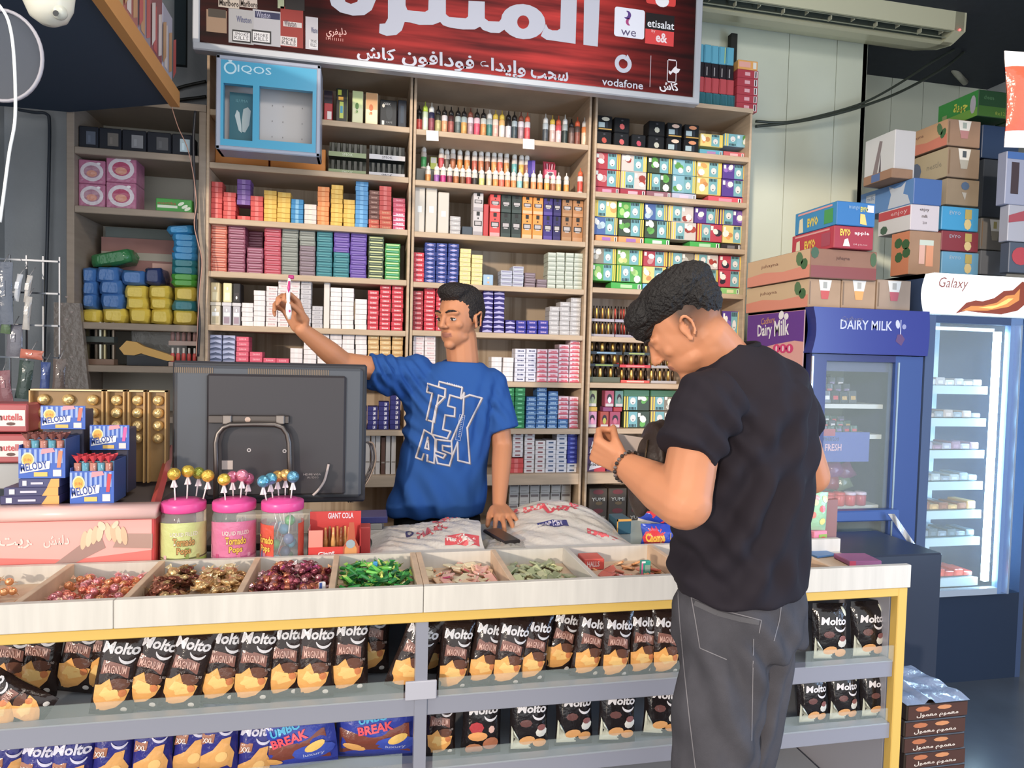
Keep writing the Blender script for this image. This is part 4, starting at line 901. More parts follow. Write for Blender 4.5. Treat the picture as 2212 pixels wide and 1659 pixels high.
# lower corner shelf: clear display of metal cans, tray of little bottles, yellow-black tool case
for j, (x0, x1, yb, yt_) in enumerate(((180, 246, 748, 702), (180, 246, 784, 746))):
    X0 = at(x0, yb, Y=3.35).x; X1 = at(x1, yb, Y=3.35).x; z = LZ[3] + .001 + (0 if j else .1); w = X1 - X0
    t = thing('lighter_tray', '%s tray of gold and dark tubes in the dim corner' % ['upper', 'lower'][j], 'display box', (X0, 3.35, z)); M().box(0, 0, 0, w, .05, .025, '8c6c58' if j else '4c5450').build('tray', PRINT, t)
    for i in range(7): M().lathe([(w / 17, .0255), (w / 17, .09)], 6, ['b8a878', '1c1c18', '8c7c6c', 'd8d8c8'][i % 4], cx=w * (i + .5) / 7, cy=.025).build('tube', METAL, t)
for j, (yb, c) in enumerate(((778, 'e05048'), (745, 'c89890'))):
    X0 = at(364, 770, Y=3.35).x; X1 = at(424, 770, Y=3.35).x; w = X1 - X0; t = thing('bottle_tray', '%s tray of small %s bottles in the dim corner' % (['lower', 'upper'][j], ['red', 'pink']
        [j]), 'display box', (X0, 3.35, LZ[3] + .001 + j * .095)); M().box(0, 0, 0, w, .05, .02, 'b89c90').build('tray', PRINT, t)
    for i in range(5):
        q = M(); q.smooth = True; q.lathe([(.009, .0205), (.009, .055), (.005, .06), (.005, .084)], 8, [c, c, 'ece4dc'], cx=w * (i + .5) / 5, cy=.02); q.build('bottle', SATIN, t)
X0 = at(252, 785, Y=3.33).x; z = LZ[3] + .03
m = M(); pts = [(0, .05), (.03, .085), (.07, .08), (.10, .062), (.20, .03), (.225, .02), (.225, .0), (.2, -.002), (.12, .02), (.09, .03), (.06, .02), (.02, .022)]
v = [(a, 0, b) for a, b in pts] + [(a, .04, b) for a, b in pts]; n = len(pts); m.put(v, [tuple(range(n)), tuple(range(n, 2 * n))[::-1]] + [(i, i + n, (i + 1) % n + n, (i + 1) % n) for i in range(n)], 'd8a43c'); m.box(.03, .005, -.025, .2, .035, .02, '1c2028')
m.build('tool_case', SATIN, None, (X0, 3.36, z - .004), None, 'yellow and black moulded case on the lowest corner shelf', 'case')
X0 = at(276, 742, Y=3.45).x; M().box(0, 0, 0, .24, .05, .17, 'a8a49c').build('plastic_bundle', FILM, None, (X0, 3.5, LZ[3] + .001), None, 'clear-wrapped grey bundle between the tube trays', 'bundle')
REST.build('cigarette_packs', PRINT, None, label='blended stacks of plain white, yellow and pale cigarette packs on the oak shelves', cat='cigarette packs', kind='stuff')

# ================================================================== red shop sign
YG = 3.10
so = at(418, 106, Y=YG); SX, SZ = so.x, so.z
def sg(px, py): p = at(px, py, Y=YG); return (p.x - SX, p.z - SZ)
def sp(*pts): return [sg(*p) for p in pts]
sign = thing('shop_sign', 'large red sign with white lettering in a silver frame above the shelves', 'sign', (SX, YG, SZ))
sw = at(1508, 228, Y=YG).x - SX; shh = 0.95
SGM = bpy.data.materials.new('streaked_red_print'); SGM.use_nodes = True
nt = SGM.node_tree; b = nt.nodes['Principled BSDF']; b.inputs['Roughness'].default_value = 0.6; b.inputs['Specular IOR Level'].default_value = .2
tc = nt.nodes.new('ShaderNodeTexCoord'); mp = nt.nodes.new('ShaderNodeMapping'); mp.inputs['Scale'].default_value = (1.1, 1, 16)
nz = nt.nodes.new('ShaderNodeTexNoise'); nz.inputs['Scale'].default_value = 1.3; nz.inputs['Detail'].default_value = 4
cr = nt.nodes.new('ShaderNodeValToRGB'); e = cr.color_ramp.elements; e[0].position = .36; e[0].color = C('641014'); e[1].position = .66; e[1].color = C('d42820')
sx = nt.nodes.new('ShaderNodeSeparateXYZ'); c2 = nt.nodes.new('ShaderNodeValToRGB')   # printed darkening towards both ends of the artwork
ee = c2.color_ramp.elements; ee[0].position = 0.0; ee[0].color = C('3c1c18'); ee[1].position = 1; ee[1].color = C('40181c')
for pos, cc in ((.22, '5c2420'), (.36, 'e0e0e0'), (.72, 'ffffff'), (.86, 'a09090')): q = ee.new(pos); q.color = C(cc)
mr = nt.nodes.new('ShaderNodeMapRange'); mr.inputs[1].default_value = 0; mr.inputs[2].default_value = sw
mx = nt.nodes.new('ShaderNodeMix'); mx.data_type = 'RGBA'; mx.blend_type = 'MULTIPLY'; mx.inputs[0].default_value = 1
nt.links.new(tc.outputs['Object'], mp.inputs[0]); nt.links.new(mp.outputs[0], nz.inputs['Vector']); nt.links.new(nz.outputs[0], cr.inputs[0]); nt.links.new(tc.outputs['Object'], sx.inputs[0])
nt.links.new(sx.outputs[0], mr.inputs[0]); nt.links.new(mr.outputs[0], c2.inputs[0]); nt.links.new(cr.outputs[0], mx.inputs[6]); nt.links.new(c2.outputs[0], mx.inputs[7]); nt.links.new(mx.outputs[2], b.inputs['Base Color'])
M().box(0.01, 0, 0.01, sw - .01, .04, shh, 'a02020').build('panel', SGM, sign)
m = M()
for a in ((-.004, -.008, 0, .024, .045, shh), (sw - .03, -.008, 0, sw + .004, .045, shh)): m.bbox(*a, 'b8bcc4', b=.004)
m.bbox(-.004, -.009, -.002, sw + .004, .046, .030, 'b8bcc4', b=.005); m.build('frame', mat('satin_aluminium', attr=True, rough=.4, metal=.3), sign)
m = M(); y = -.0015; WT = 'c2c2d0'
m.poly(sp((1262, -40), (1260, 97), (1291, 101), (1297, -40)), y, WT)
m.poly(sp((1213, -40), (1210, 62), (1204, 66), (1193, 66), (1184, 62), (1179, 52), (1168, 78), (1180, 86), (1243, 95), (1247, -40)), y, WT)
# ring of the meem
n = 20; oc = [(1130 + 48 * math.cos(2 * PI * i / n), 47 + 38 * math.sin(2 * PI * i / n) + 3 * math.cos(2 * PI * i / n)) for i in range(n)]; ic = [(1130 + 13 * math.cos(2 * PI * i / n), 48 + 14.5 * math.sin(2 * PI * i / n)) for i in range(n)]
q = [sg(*p) for p in oc] + [sg(*p) for p in ic]; m.put([(a, y, b_) for a, b_ in q], [(i, i + n, (i + 1) % n + n, (i + 1) % n) for i in range(n)], WT)
m.poly(sp((1047, 4), (1012, 2), (1011, 36), (1006, 40), (970, 37), (963, 31), (963, -40), (927, -40), (925, 22), (918, 26), (893, 24), (880, 22), (876, 12), (876, -40), (838, -40), (838, 40), (832, 51), (820, 52), (819, 72), (835, 78), (856, 76), (868, 66), (874, 48), (886, 49), (905, 54), (935, 54), (951, 48), (957, 55), (972, 60), (1000, 64), (1025, 64), (1037, 58), (1043, 65), (1060, 71), (1078, 72), (1090, 64), (1098, 55), (1082, 42), (1078, 47), (1055, 46), (1047, 40)), y - .0003, WT)
m.poly(sp((709, -12), (716, 12), (735, 27), (762, 34), (787, 33), (803, 22), (812, 0), (812, -12), (776, -12), (772, 4), (758, 9), (746, 4), (742, -12)), y, WT)
Lh = abs(sg(1000, 165)[1] - sg(1000, 130)[1])
def vis(*c): return ''.join(chr(k) for k in c)
for word, x0, x1, yb in ((vis(0xFEB5, 0xFE8E, 0xFEDB), 771, 854, 129), (vis(0xFEE5, 0xFEEE, 0xFED3, 0xFE8D, 0xFEA9, 0xFEEE, 0xFED3), 868, 1024, 140), (vis(0xFEC9, 0xFE8D, 0xFEAA, 0xFEF3, 0xFE87, 0xFEED), 1034, 1135, 162), (vis(0xFE90, 0xFEA4, 0xFEB3), 1146, 1227, 175)):
    a = sg(x0, yb); b_ = sg(x1, yb); vs, fs, W_, H_ = glyphs(word, .022, 3)
    m.text(word, a[0], a[1] - .004, {771: .068, 868: .078, 1034: .086, 1146: .062}[x0], y, WT, w=b_[0] - a[0], bold=.022, res=3)
m.text(vis(0xFEF1, 0xFEAE, 0xFED4, 0xFEF4, 0xFEDF, 0xFEA9), *sg(706, 84), .045, y, 'e8b0a8', w=sg(750, 80)[0] - sg(706, 80)[0], bold=.01, rot=.12)
for i in range(9): a = sg(704 + 4.5 * i, 86 + .5 * i); m.rect(a[0], a[1], a[0] + .002, a[1] + .012, y, 'd89088')
# network logos
def rrect(m, a, b_, y, col, r=.012):
    x0, z1 = a; x1, z0 = b_; p = []
    for cx, cz, s0 in ((x1 - r, z1 - r, 0), (x0 + r, z1 - r, 90), (x0 + r, z0 + r, 180), (x1 - r, z0 + r, 270)):
        for k in range(5): t = math.radians(s0 + 22.5 * k); p.append((cx + r * math.cos(t), cz + r * math.sin(t)))
    m.poly(p, y, col)
rrect(m, sg(1328, 14), sg(1391, 86), y, 'e4e4f0'); rrect(m, sg(1396, -18), sg(1459, 16), y, 'e03028'); a = sg(1430, 2); m.ell(a[0], a[1], .035, .03, y - .0005, 'ececf0')
a = sg(1356, 38); m.arc(a[0] - .008, a[1] + .012, .008, .024, -PI / 2 - .6, PI / 2, y - .0005, '5c3888', taper=True); m.arc(a[0] + .012, a[1] - .02, .008, .022, PI / 2, PI * 1.5, y - .0005, 'b0387c', taper=True)
m.text('we', *sg(1341, 76), .026, y - .0005, '5c5078', w=.075, res=2)
m.rect(sg(1396, 0)[0], sg(0, 0)[1] * 0 + sg(1396, 62)[1], sg(1458, 0)[0], sg(1396, 27)[1], y, '1c1416'); m.rect(sg(1396, 0)[0], sg(1396, 94)[1], sg(1458, 0)[0], sg(1396, 62)[1], y, 'e03030')
m.text('etisalat', *sg(1398, 58), .036, y - .0005, 'ececf0', w=sg(1456, 50)[0] - sg(1398, 50)[0], bold=.01); m.text('by', *sg(1407, 72), .02, y - .0005, 'f0c0c0'); m.text('e&', *sg(1416, 91), .045, y - .0005, 'f0d8dc', w=.058, bold=.03)
a = sg(1346, 138); m.arc(a[0], a[1], .022, .042, 1.25, 2 * PI + .95, y, WT, n=26); m.poly([(a[0] + .02, a[1] + .045), (a[0] + .004, a[1] + .02), (a[0] + .02, a[1] + .012), (a[0] + .03, a[1] + .03)], y - .0003, WT)
m.text('vodafone', *sg(1300, 184), .036, y, WT, w=sg(1389, 180)[0] - sg(1300, 180)[0], bold=.012)
a = sg(1403, 188); m.rect(a[0], a[1], a[0] + .003, sg(1403, 120)[1], y, 'c8b0b8')
a = sg(1440, 178); b_ = sg(1462, 130)
for r_ in ((a[0], a[1], a[0] + .004, b_[1]), (b_[0] - .004, a[1], b_[0], b_[1]), (a[0], a[1], b_[0], a[1] + .007), (a[0], b_[1] - .006, b_[0], b_[1])): m.rect(*r_, y, 'd8c8cc')
m.poly(sp((1444, 158), (1444, 152), (1449, 155), (1454, 148), (1460, 143), (1462, 148), (1469, 150), (1466, 156), (1460, 160), (1453, 156), (1448, 162)), y - .0004, 'e4dce0')
m.text(vis(0xFEB5, 0xFE8E, 0xFEDB), *sg(1426, 198), .05, y, 'e4dce0', w=.1, bold=.03, shear=-.3)
# printed picture of cigarette packs on the left end
def prect(x0, y0, x1, y1, col, yy=-.0015, sk=0):
    m.poly(sp((x0, y1), (x1, y1 + (x1 - x0) * .11), (x1 + sk, y0 + (x1 - x0) * .11), (x0 + sk, y0)), yy, col)
prect(446, 20, 490, 68, '8c7058'); prect(450, 18, 488, 36, '3c342c', -.0018); prect(472, -10, 517, 15, 'b0a498', -.002); prect(518, -10, 556, 15, 'b8a8a0', -.002)
prect(494, 18, 548, 92, '98989c', -.0024); prect(546, 20, 606, 96, 'a0a0a8', -.0022); prect(551, 24, 605, 38, '24284c', -.0026); prect(606, 14, 655, 100, '8c2018', -.0024); prect(612, 46, 652, 57, 'b8b0b0', -.0028); prect(616, -10, 658, 20, '201818', -.003)
prect(600, -10, 614, 18, '98a080', -.0024); prect(660, 36, 687, 106, 'b0acb4', -.0026); prect(502, 64, 542, 90, '202024', -.003); prect(544, 64, 586, 92, '202024', -.003); prect(504, 68, 540, 87, 'c8c8cc', -.0034); prect(546, 68, 583, 89, 'c8c8cc', -.0034); prect(606, 78, 642, 98, 'c4bcbc', -.003); prect(668, 86, 686, 104, 'c8c8cc', -.003)
for t_, x_, y_, w_, c_ in (('Marlboro', 474, 12, 42, '302420'), ('Marlboro', 520, 14, 36, '302420'), ('Winston', 511, 48, 32, '4c5078'), ('Winston', 554, 38, 30, '9c9cb8'), ('Winston', 614, 57, 26, '58404c'), ('Winston', 672, 72, 14, '4c5078')):
    a = sg(x_, y_); m.text(t_, a[0], a[1], .026, -.0038, c_, w=sg(x_ + w_, y_)[0] - a[0], res=1, bold=.01)
for x_, y_, w_ in ((507, 77, 30), (549, 79, 30), (609, 88, 30), (671, 93, 13)):
    for k, t_ in enumerate(('SMOKE', 'KILLS')): a = sg(x_, y_ + 8 * k); m.text(t_, a[0], a[1], .014, -.0038, '383840', w=sg(x_ + w_, y_)[0] - a[0], res=1)
m.build('lettering', PRINT, sign)

# ------------------------------------------------------------------ blue display case under the sign
YI = 3.06; io = at(465, 321, Y=YI)
def ig(px, py): p = at(px, py, Y=YI); return (p.x - io.x, p.z - io.z)
iq = thing('wall_display', 'sky blue display case with two windows and a pale logo under the sign', 'display case', (io.x, YI, io.z))
W_, H_ = ig(694, 130)[0], ig(465, 116)[1]
w0, w1, w2, w3 = ig(484, 0)[0], ig(548, 0)[0], ig(562, 0)[0], ig(678, 0)[0]; za, zb = ig(484, 299)[1], ig(484, 178)[1]; zc, zd = ig(620, 306)[1], ig(620, 191)[1]
m = M()
for r_ in ((.018, .018, w0, H_ - .018), (w1, .018, w2, H_ - .018), (w3, .018, W_ - .018, H_ - .018), (w0, .018, w1, za), (w0, zb, w1, H_ - .018), (w2, .018, w3, zc), (w2, zd, w3, H_ - .018)): m.box(r_[0], .004, r_[1], r_[2], .03, r_[3], '34a0c8')
m.build('face_panel', SATIN, iq)
m = M(); g = '9ca4b8'
m.bbox(0, 0, 0, W_, .12, .018, g, b=.004); m.bbox(0, 0, H_ - .018, W_, .12, H_, g, b=.004); m.bbox(0, 0, .0, .018, .12, H_, g, b=.004); m.bbox(W_ - .018, 0, 0, W_, .12, H_, g, b=.004); m.build('frame', SATIN, iq)
m = M(); m.box(.018, .10, .018, W_ - .018, .118, H_ - .018, 'c0bcbc')
for xx in (w3 - .05, w3 - .13, w2 + .04): 
    for zz in (.2, .5, .8): m.ell(xx, zc + (zd - zc) * zz, .002, .004, .0985, '807c7c', n=6)
m.build('back_panel', MATTE, iq)
m = M(); m.box(w0 + .012, .07, za + .006, w1 - .004, .09, zb - .012, '286878'); cx = (w0 + w1) / 2 + .004; cz = (za + zb) / 2
m.poly([(cx - .028, cz + .005), (cx - .02, cz + .03), (cx - .01, cz + .02), (cx - .002, cz - .03), (cx + .0, cz - .065), (cx - .012, cz - .055)], .069, 'b8c8cc'); m.poly([(cx + .002, cz - .06), (cx, cz - .01), (cx + .006, cz + .035), (cx + .024, cz + .045), (cx + .036, cz + .03), (cx + .03, cz - .03), (cx + .014, cz - .062)], .068, 'a8b8bc')
m.text('ILUMA', cx, zb - .045, .012, .069, '5c98a4', center=True, res=1); m.build('card', PRINT, iq)
m = M(); a = ig(497, 146); m.arc(a[0], a[1], .018, .025, 0, 2 * PI, .0035, 'b8dcec', n=20); m.ell(a[0], a[1] + .03, .008, .006, .0035, 'b8dcec', n=8)
a = ig(513, 157); m.text('IQOS', a[0], a[1], .035, .0035, 'b8dcec', w=ig(586, 150)[0] - a[0], bold=.005); m.build('logo', PRINT, iq)

# ------------------------------------------------------------------ air conditioner
YA = 3.33; ax0, ax1 = at(1506, 20, Y=YA).x, at(2083, 40, Y=YA).x
zl = at(1800, 27, Y=YA).z; zl2 = at(1800, 49, Y=YA + .06).z - .005
ac = thing('air_conditioner', 'cream wall air conditioner with open louvre slot above the pale wall', 'air conditioner', (ax0, YA, zl))
L = ax1 - ax0; prof = [(.385, .36), (.02, .36), (.0, .34), (-.004, .1), (.0, .0)]; lo = [(.075, -.03), (.10, -.035), (.2, -.015), (.385, .06)]
def extr(m, prof, x0, x1, col, close=True, caps=True):
    n = len(prof); v = [(x0, a, b_) for a, b_ in prof] + [(x1, a, b_) for a, b_ in prof]; f = [(i, (i + 1) % n, (i + 1) % n + n, i + n) for i in range(n if close else n - 1)]
    if caps: f += [tuple(range(n))[::-1], tuple(range(n, 2 * n))]
    return m.put(v, f, col)
m = M(); AC = 'd0cdaa'; extr(m, [(.385, .36), (.02, .36), (.0, .34), (-.004, .1), (.0, .0), (.012, .0), (.012, .3), (.385, .3)], 0, L, AC); extr(m, lo + [(.385, .08), (.2, .01), (.09, -.01)], 0, L, AC)
full = prof + lo
extr(m, full, -.012, .05, AC); extr(m, full, L - .06, L + .012, AC); m.build('casing', SATIN, ac)
M().box(.05, .09, -.03, L - .06, .12, .3, '4c5448').build('air_duct', MATTE, ac)
for k in range(2): m = M(); extr(m, [(.022 + .032 * k, .004 - .018 * k), (.062 + .032 * k, .03 - .018 * k), (.064 + .032 * k, .027 - .018 * k), (.026 + .032 * k, .0 - .018 * k)], .05, L - .06, '8c9078'); m.build('louvre', SATIN, ac)
for k in range(11): xx = .09 + (L - .2) * k / 10; M().box(xx, .03, -.004 - .016 * (k % 2), xx + .004, .06, .022 - .016 * (k % 2), 'c0bfa4').build('vane', SATIN, ac)
M().sphere((L - .03, -.004, .004), .006, 8, 'ff2020').build('status_light', mat('red_led', 'ff2828', emit='ff2020', estr=6), ac)
# white drain pipe, cables, post
p = [at(1960, 100, Y=3.9), at(2010, 112, Y=3.9), at(2045, 130, Y=3.95), at(2068, 160, Y=4.0), at(2085, 178, Y=4.1)]
m = M(); m.smooth = True; m.tube(p, .02, 10, 'a8a898'); m.build('drain_pipe', SATIN, None, label='short bent cream drain pipe below the air conditioner', cat='pipe')
def cable(name, pts, r, col, label, Yd=None, n=6):
    # smooth the polyline
    P_ = [Vector(q) for q in pts]; out = []
    for i in range(len(P_) - 1):
        p0 = P_[max(i - 1, 0)]; p1 = P_[i]; p2 = P_[i + 1]; p3 = P_[min(i + 2, len(P_) - 1)]
        for k in range(6):
            t = k / 6; out.append(.5 * ((2 * p1) + (p2 - p0) * t + (2 * p0 - 5 * p1 + 4 * p2 - p3) * t * t + (3 * p1 - p0 - 3 * p2 + p3) * t ** 3))
    out.append(P_[-1]); m = M(); m.smooth = True; m.tube(out, r, n, col); return m.build(name, SATIN, None, label=label, cat='cable')
cable('power_cable', [at(x, y, Y=Yq) for x, y, Yq in ((1632, 262, 3.66), (1700, 264, 3.64), (1780, 248, 3.62), (1865, 222, 3.6), (1940, 182, 3.62), (2020, 130, 3.68), (2090, 92, 3.75))], .008, '3c443c', 'black cable sagging across the pale wall, upper strand')
cable('power_cable', [at(x, y, Y=Yq) for x, y, Yq in ((1632, 273, 3.66), (1700, 266, 3.64), (1785, 251, 3.61), (1868, 228, 3.58), (1950, 196, 3.6), (2040, 146, 3.66), (2092, 104, 3.75))], .009, '384038', 'black cable sagging across the pale wall, lower strand')
p0 = at(1588, 150, Y=3.62); p1 = at(1588, 56, Y=3.62); M().bbox(-.02, -.02, 0, .02, .02, p1.z - p0.z + .02, '24241f', b=.002).build('metal_post', MATTE, None, (p0.x, 3.66, p0.z - .05), None, 'short black post behind the upright boxes', 'post')

# ================================================================== fridges on the right
YF = 2.69
f0 = at(1750, 663, Y=YF); FX, FZ = f0.x, f0.z; FW = at(1990, 800, Y=YF).x - FX; FD = .50
def fg(px, py): p = at(px, py, Y=YF); return (p.x - FX, p.z)
fr = thing('chocolate_fridge', 'dark blue glass-door fridge with chocolate header beside the pale wall', 'fridge', (FX, YF, 0))
NV = '30386c'
m = M(); m.box(0, .03, 0, .03, FD, FZ, NV); m.box(FW - .03, .03, 0, FW, FD, FZ, NV); m.box(0, FD - .02, 0, FW, FD, FZ, 'c0d0c0'); m.box(0, .03, FZ - .28, FW, FD, FZ, NV); m.box(0, .03, 0, FW, FD, .35, NV); m.build('body', SATIN, fr)
zh0 = fg(1850, 765)[1]
m = M(); hp = []
for k in range(9): t = k / 8; hp.append((-.004 + .018 * math.sin(PI * t), zh0 + (FZ - zh0) * t))
for k in range(9): t = 1 - k / 8; hp.append((FW + .002 + .006 * math.sin(PI * t), zh0 + (FZ - zh0) * t))
v = [(a, -.03, b_) for a, b_ in hp[::-1]] + [(a, .03, b_) for a, b_ in hp[::-1]]; n = len(hp); m.put(v, [tuple(range(n))[::-1], tuple(range(n, 2 * n))] + [(i, (i + 1) % n, (i + 1) % n + n, i + n) for i in range(n)], '2c3888'); m.build('header', SATIN, fr)
m = M(); a = fg(1805, 711); m.text('DAIRY MILK', a[0], a[1], .042, -.031, 'b8bcd8', w=fg(1916, 712)[0] - a[0], bold=.012); a = fg(1806, 696); m.text('Cadbury', a[0], a[1], .026, -.031, '5c5880', w=fg(1852, 690)[0] - a[0], shear=.2, res=1)
a = fg(1928, 706); m.ell(a[0], a[1] + .01, .011, .02, -.031, 'b8bcd8', n=10, rot=.2); m.rect(a[0] + .014, a[1] - .035, a[0] + .018, a[1] + .03, -.031, 'b8bcd8'); m.ell(a[0] + .034, a[1], .011, .012, -.031, '8c90b8', n=8); a = fg(1932, 733); m.poly([(a[0] - .02, a[1] - .01), (a[0] + .01, a[1] - .03), (a[0] + .028, a[1]), (a[0] + .01, a[1] + .022), (a[0] - .012, a[1] + .02)], -.031, '5c3c6c'); m.build('lettering', PRINT, fr)
# door
dz0, dz1 = .36, zh0 - .004; gx0, gx1 = fg(1777, 900)[0], fg(1925, 900)[0]; gz1 = fg(1850, 781)[1]; gz0 = .55
d = M(); d.box(.012, -.012, dz0, gx0, .03, dz1, NV); d.box(gx1, -.012, dz0, FW - .004, .03, dz1, '34508c'); d.box(gx0, -.012, gz1, gx1, .03, dz1, NV); d.box(gx0, -.012, dz0, gx1, .03, gz0, NV)
d = d.build('door', SATIN, fr); m = M(); m.box(.008, -.02, dz0 + .3, .016, -.012, dz1 - .01, 'd0d8e8'); m.box(gx1 + .012, -.016, dz0, gx1 + .02, -.012, gz1, 'b8c8c8'); m.build('door_trim', METAL, d); M().box(gx0, .004, gz0, gx1, .008, gz1, 'ffffff').build('glass', GLASS, d)
# interior light of the fridge, shelves and goods
for k, py in enumerate((875, 942, 1098)):
    z = fg(1850, py)[1]; M().box(.032, .06, z - .02, gx1 + .005, FD - .03, z, 'c8d0d0').build('shelf', SATIN, fr)
fl = bpy.data.lights.new('fridge_lamp', 'AREA'); fl.energy = 5; fl.color = (.75, 1, .85); fl.size = .3; flo = bpy.data.objects.new('fridge_lamp', fl); COL.objects.link(flo); flo.location = (FX + FW * .6, YF + .2, gz1 - .0)
flo.rotation_euler = (0, 0, 0)
rr = random.Random(4)
def bars(z, x0, x1, y0, n, cols, lab, hh=.03, ww=.05, grp=None, rows=3, lean=.0):
    k = 0
    for r_ in range(rows):
        for i in range(n):
            w = (x1 - x0) / n * .92; hgt = hh * (1.15 - .15 * rr.random()) * (1 - lean * i / n * r_)
            m = M(); m.bbox(-w / 2, 0, 0, w / 2, .03, hgt, cols[(i + r_) % len(cols)], b=.003); m.rect(-w * .3, hgt * .3, w * .3, hgt * .6, -.001, rr.choice(('d8dce8', 'b89858', 'c04050', '7c6ca0')))
            m.build('chocolate_bar', FILM, None, (FX + x0 + (i + .5) * (x1 - x0) / n, YF + y0 + r_ * .045, z + .001 + r_ * hh * .55), (-.12, 0, .1 * (rr.random() - .5)), '%s, %s along in %s row' % (lab, ORDB[i] if i else 'first', ['front', 'middle', 'rear'][r_]), 'chocolate bar', lab)
z1_, z2_, z3_ = (fg(1850, q)[1] for q in (875, 942, 1098))
bars(z1_, gx0 + .01, gx0 + .24, .08, 5, ['34404c', '4c5460', '2c3440'], 'dark chocolate bar on the top fridge shelf', .055)
bars(z2_, gx0 + .01, gx0 + .25, .08, 6, ['2c5048', '4c5064', '44645c'], 'grey-green chocolate bar on the second fridge shelf', .035)
m = M(); m.smooth = True
P_ = pillow(.24, .13, .09, '3c3c50', seed=3); P_.build('snack_bag', FILM, None, (FX + gx0 + .13, YF + .26, z1_ + .004), (-.25, 0, 0), 'large dark wrapped bag at the back of the top fridge shelf', 'bag')
m = M(); m.box(0, 0, 0, .27, .012, .135, '4458a8'); m.text('mentos', .03, .095, .02, -.001, '1c2440', w=.08, res=1); m.text('FRESH', .04, .05, .032, -.001, 'd0a8b8', w=.085, bold=.02, res=1); m.rect(.03, .118, .09, .15, -.001, 'a84454')
m.build('shelf_banner', PRINT, None, (FX + gx0 + .0, YF + .03, fg(1800, 1000)[1]), None, 'blue mint brand banner hanging from the second fridge shelf', 'banner')
for i, (x, z, c, nm) in enumerate(((.05, .05, '5c3060', 'purple'), (.12, .07, '98304c', 'crimson'), (.19, .06, '7c3c78', 'violet'), (.25, .05, '6c2c60', 'plum'), (.08, .0, '58284c', 'dark plum'), (.16, .0, '882c40', 'wine red'), (.235, .0, '5c6c58', 'olive'))):
    P_ = pillow(.09, .075, .05, c, 5, 5, seed=i + 20); P_.build('candy_bag', FILM, None, (FX + gx0 + x, YF + .13, z3_ + z + .062), (-.3, (rr.random() - .5) * .8, 0), 'small %s candy bag heaped in the lower fridge compartment' % nm, 'candy bag')
for i in range(5):
    x = gx0 + .035 + .056 * i; c = ['28469c', 'c83c34', 'c83c38', 'c43440', 'a8304c'][i]
    t = thing('candy_tub', '%s gum tub on the fridge ledge, %s from the customer' % (['blue', 'red', 'red', 'dark red', 'crimson'][i], ORDB[i] if i else 'first'), 'tub', (FX + x, YF - .0 + .03 + .03, z3_ + .0008)); q = M(); q.smooth = True; q.lathe([(.021, 0), (.025, .004), (.026, .045), (.022, .05)], 14, c); q.build('tub', SATIN, t)
    q = M(); q.smooth = True; q.lathe([(.026, .0504), (.027, .053), (.026, .062), (.02, .064)], 14, 'c8b8d0' if i > 2 else c); q.build('lid', SATIN, t)
M().bbox(0, -.05, -.05, .40, .0, .0, '3c5c9c', b=.006).build('front_ledge', SATIN, fr, (gx0 - .02, .0, z3_)); 
# side artwork
side = M(); SD = FD
def sd(px, py): p = at(px, py, X=FX - .001); return (YF + FD - p.y, p.z)
m = M(); m.rect(0.0, .2, FD - .03, FZ - .01, 0, 'e0a0a8'); a = sd(1620, 690); m.rect(0.0, fg(1750, 760)[1], FD - .03, FZ - .012, -.0008, '6c389c'); m.rect(FD - .035, .2, FD - .028, FZ - .01, -.001, 'e8c8d8')
m.poly([(0.0, fg(1750, 760)[1]), (FD * .5, fg(1750, 742)[1]), (FD * .8, fg(1750, 735)[1]), (FD - .035, fg(1750, 738)[1]), (FD - .035, .9), (0.0, .9)], -.0012, 'e8a8a0')
def sdt(t, x0, x1, py, h, col, **k): a = sd(x0, py); b_ = sd(x1, py); m.text(t, a[0], a[1], h, -.002, col, w=b_[0] - a[0], **k)
sdt('Dairy', 1637, 1668, 735, .075, 'f0f0f4', bold=.02, rot=.05); sdt('Milk', 1673, 1705, 727, .075, 'f0f0f4', bold=.02, rot=.05); sdt('Cadbury', 1644, 1673, 706, .04, 'e0a050', shear=.2, rot=.06)
a = sd(1688, 690); m.ell(a[0], a[1] + .02, .022, .02, -.002, 'f0f0f4', n=10, rot=.8); m.ell(a[0] + .04, a[1] + .012, .018, .016, -.002, 'f0f0f4', n=10)
a = sd(1690, 760)
for k in range(3): b_ = sd(1678 + 14 * k, 753); m.ell(b_[0], b_[1], .03, .022, -.0022, 'e03078', n=10); m.ell(b_[0], b_[1], .008, .014, -.0026, 'f8d0e0', n=8)
m.build('side_artwork', PRINT, fr, (-.001, FD, 0), (0, 0, -PI / 2))

# lit fridge at the far right
g0 = at(1997, 680, Y=YF); GX = g0.x + .004; GW = .66
def gg(px, py): p = at(px, py, Y=YF); return (p.x - GX, p.z)
gf = thing('lit_fridge', 'bright white-lit glass-door fridge with glowing header at the right edge', 'fridge', (GX, YF, 0))
hz0, hz1 = gg(2000, 678)[1], gg(2000, 590)[1]; BL = '34486c'
m = M(); m.box(0, .02, 0, .03, .6, hz1, BL); m.box(GW - .03, .02, 0, GW, .6, hz1, BL); m.box(0, .57, 0, GW, .6, hz1, 'b8d8f0'); m.box(0, .02, hz1 - .02, GW, .6, hz1, BL); m.box(0.03, .02, 0, GW - .03, .57, .42, '1c2c44'); m.build('body', SATIN, gf)
m = M(); hp = [(-.02, hz0), (-.006, hz0 + .05), (-.004, hz0 + .09), (-.022, hz1)]
pr = []
for k in range(9): t = k / 8; pr.append((.01 - .02 * math.sin(PI * t), hz0 + (hz1 - hz0) * t))
for k in range(9): t = 1 - k / 8; pr.append((GW, hz0 + (hz1 - hz0) * t))
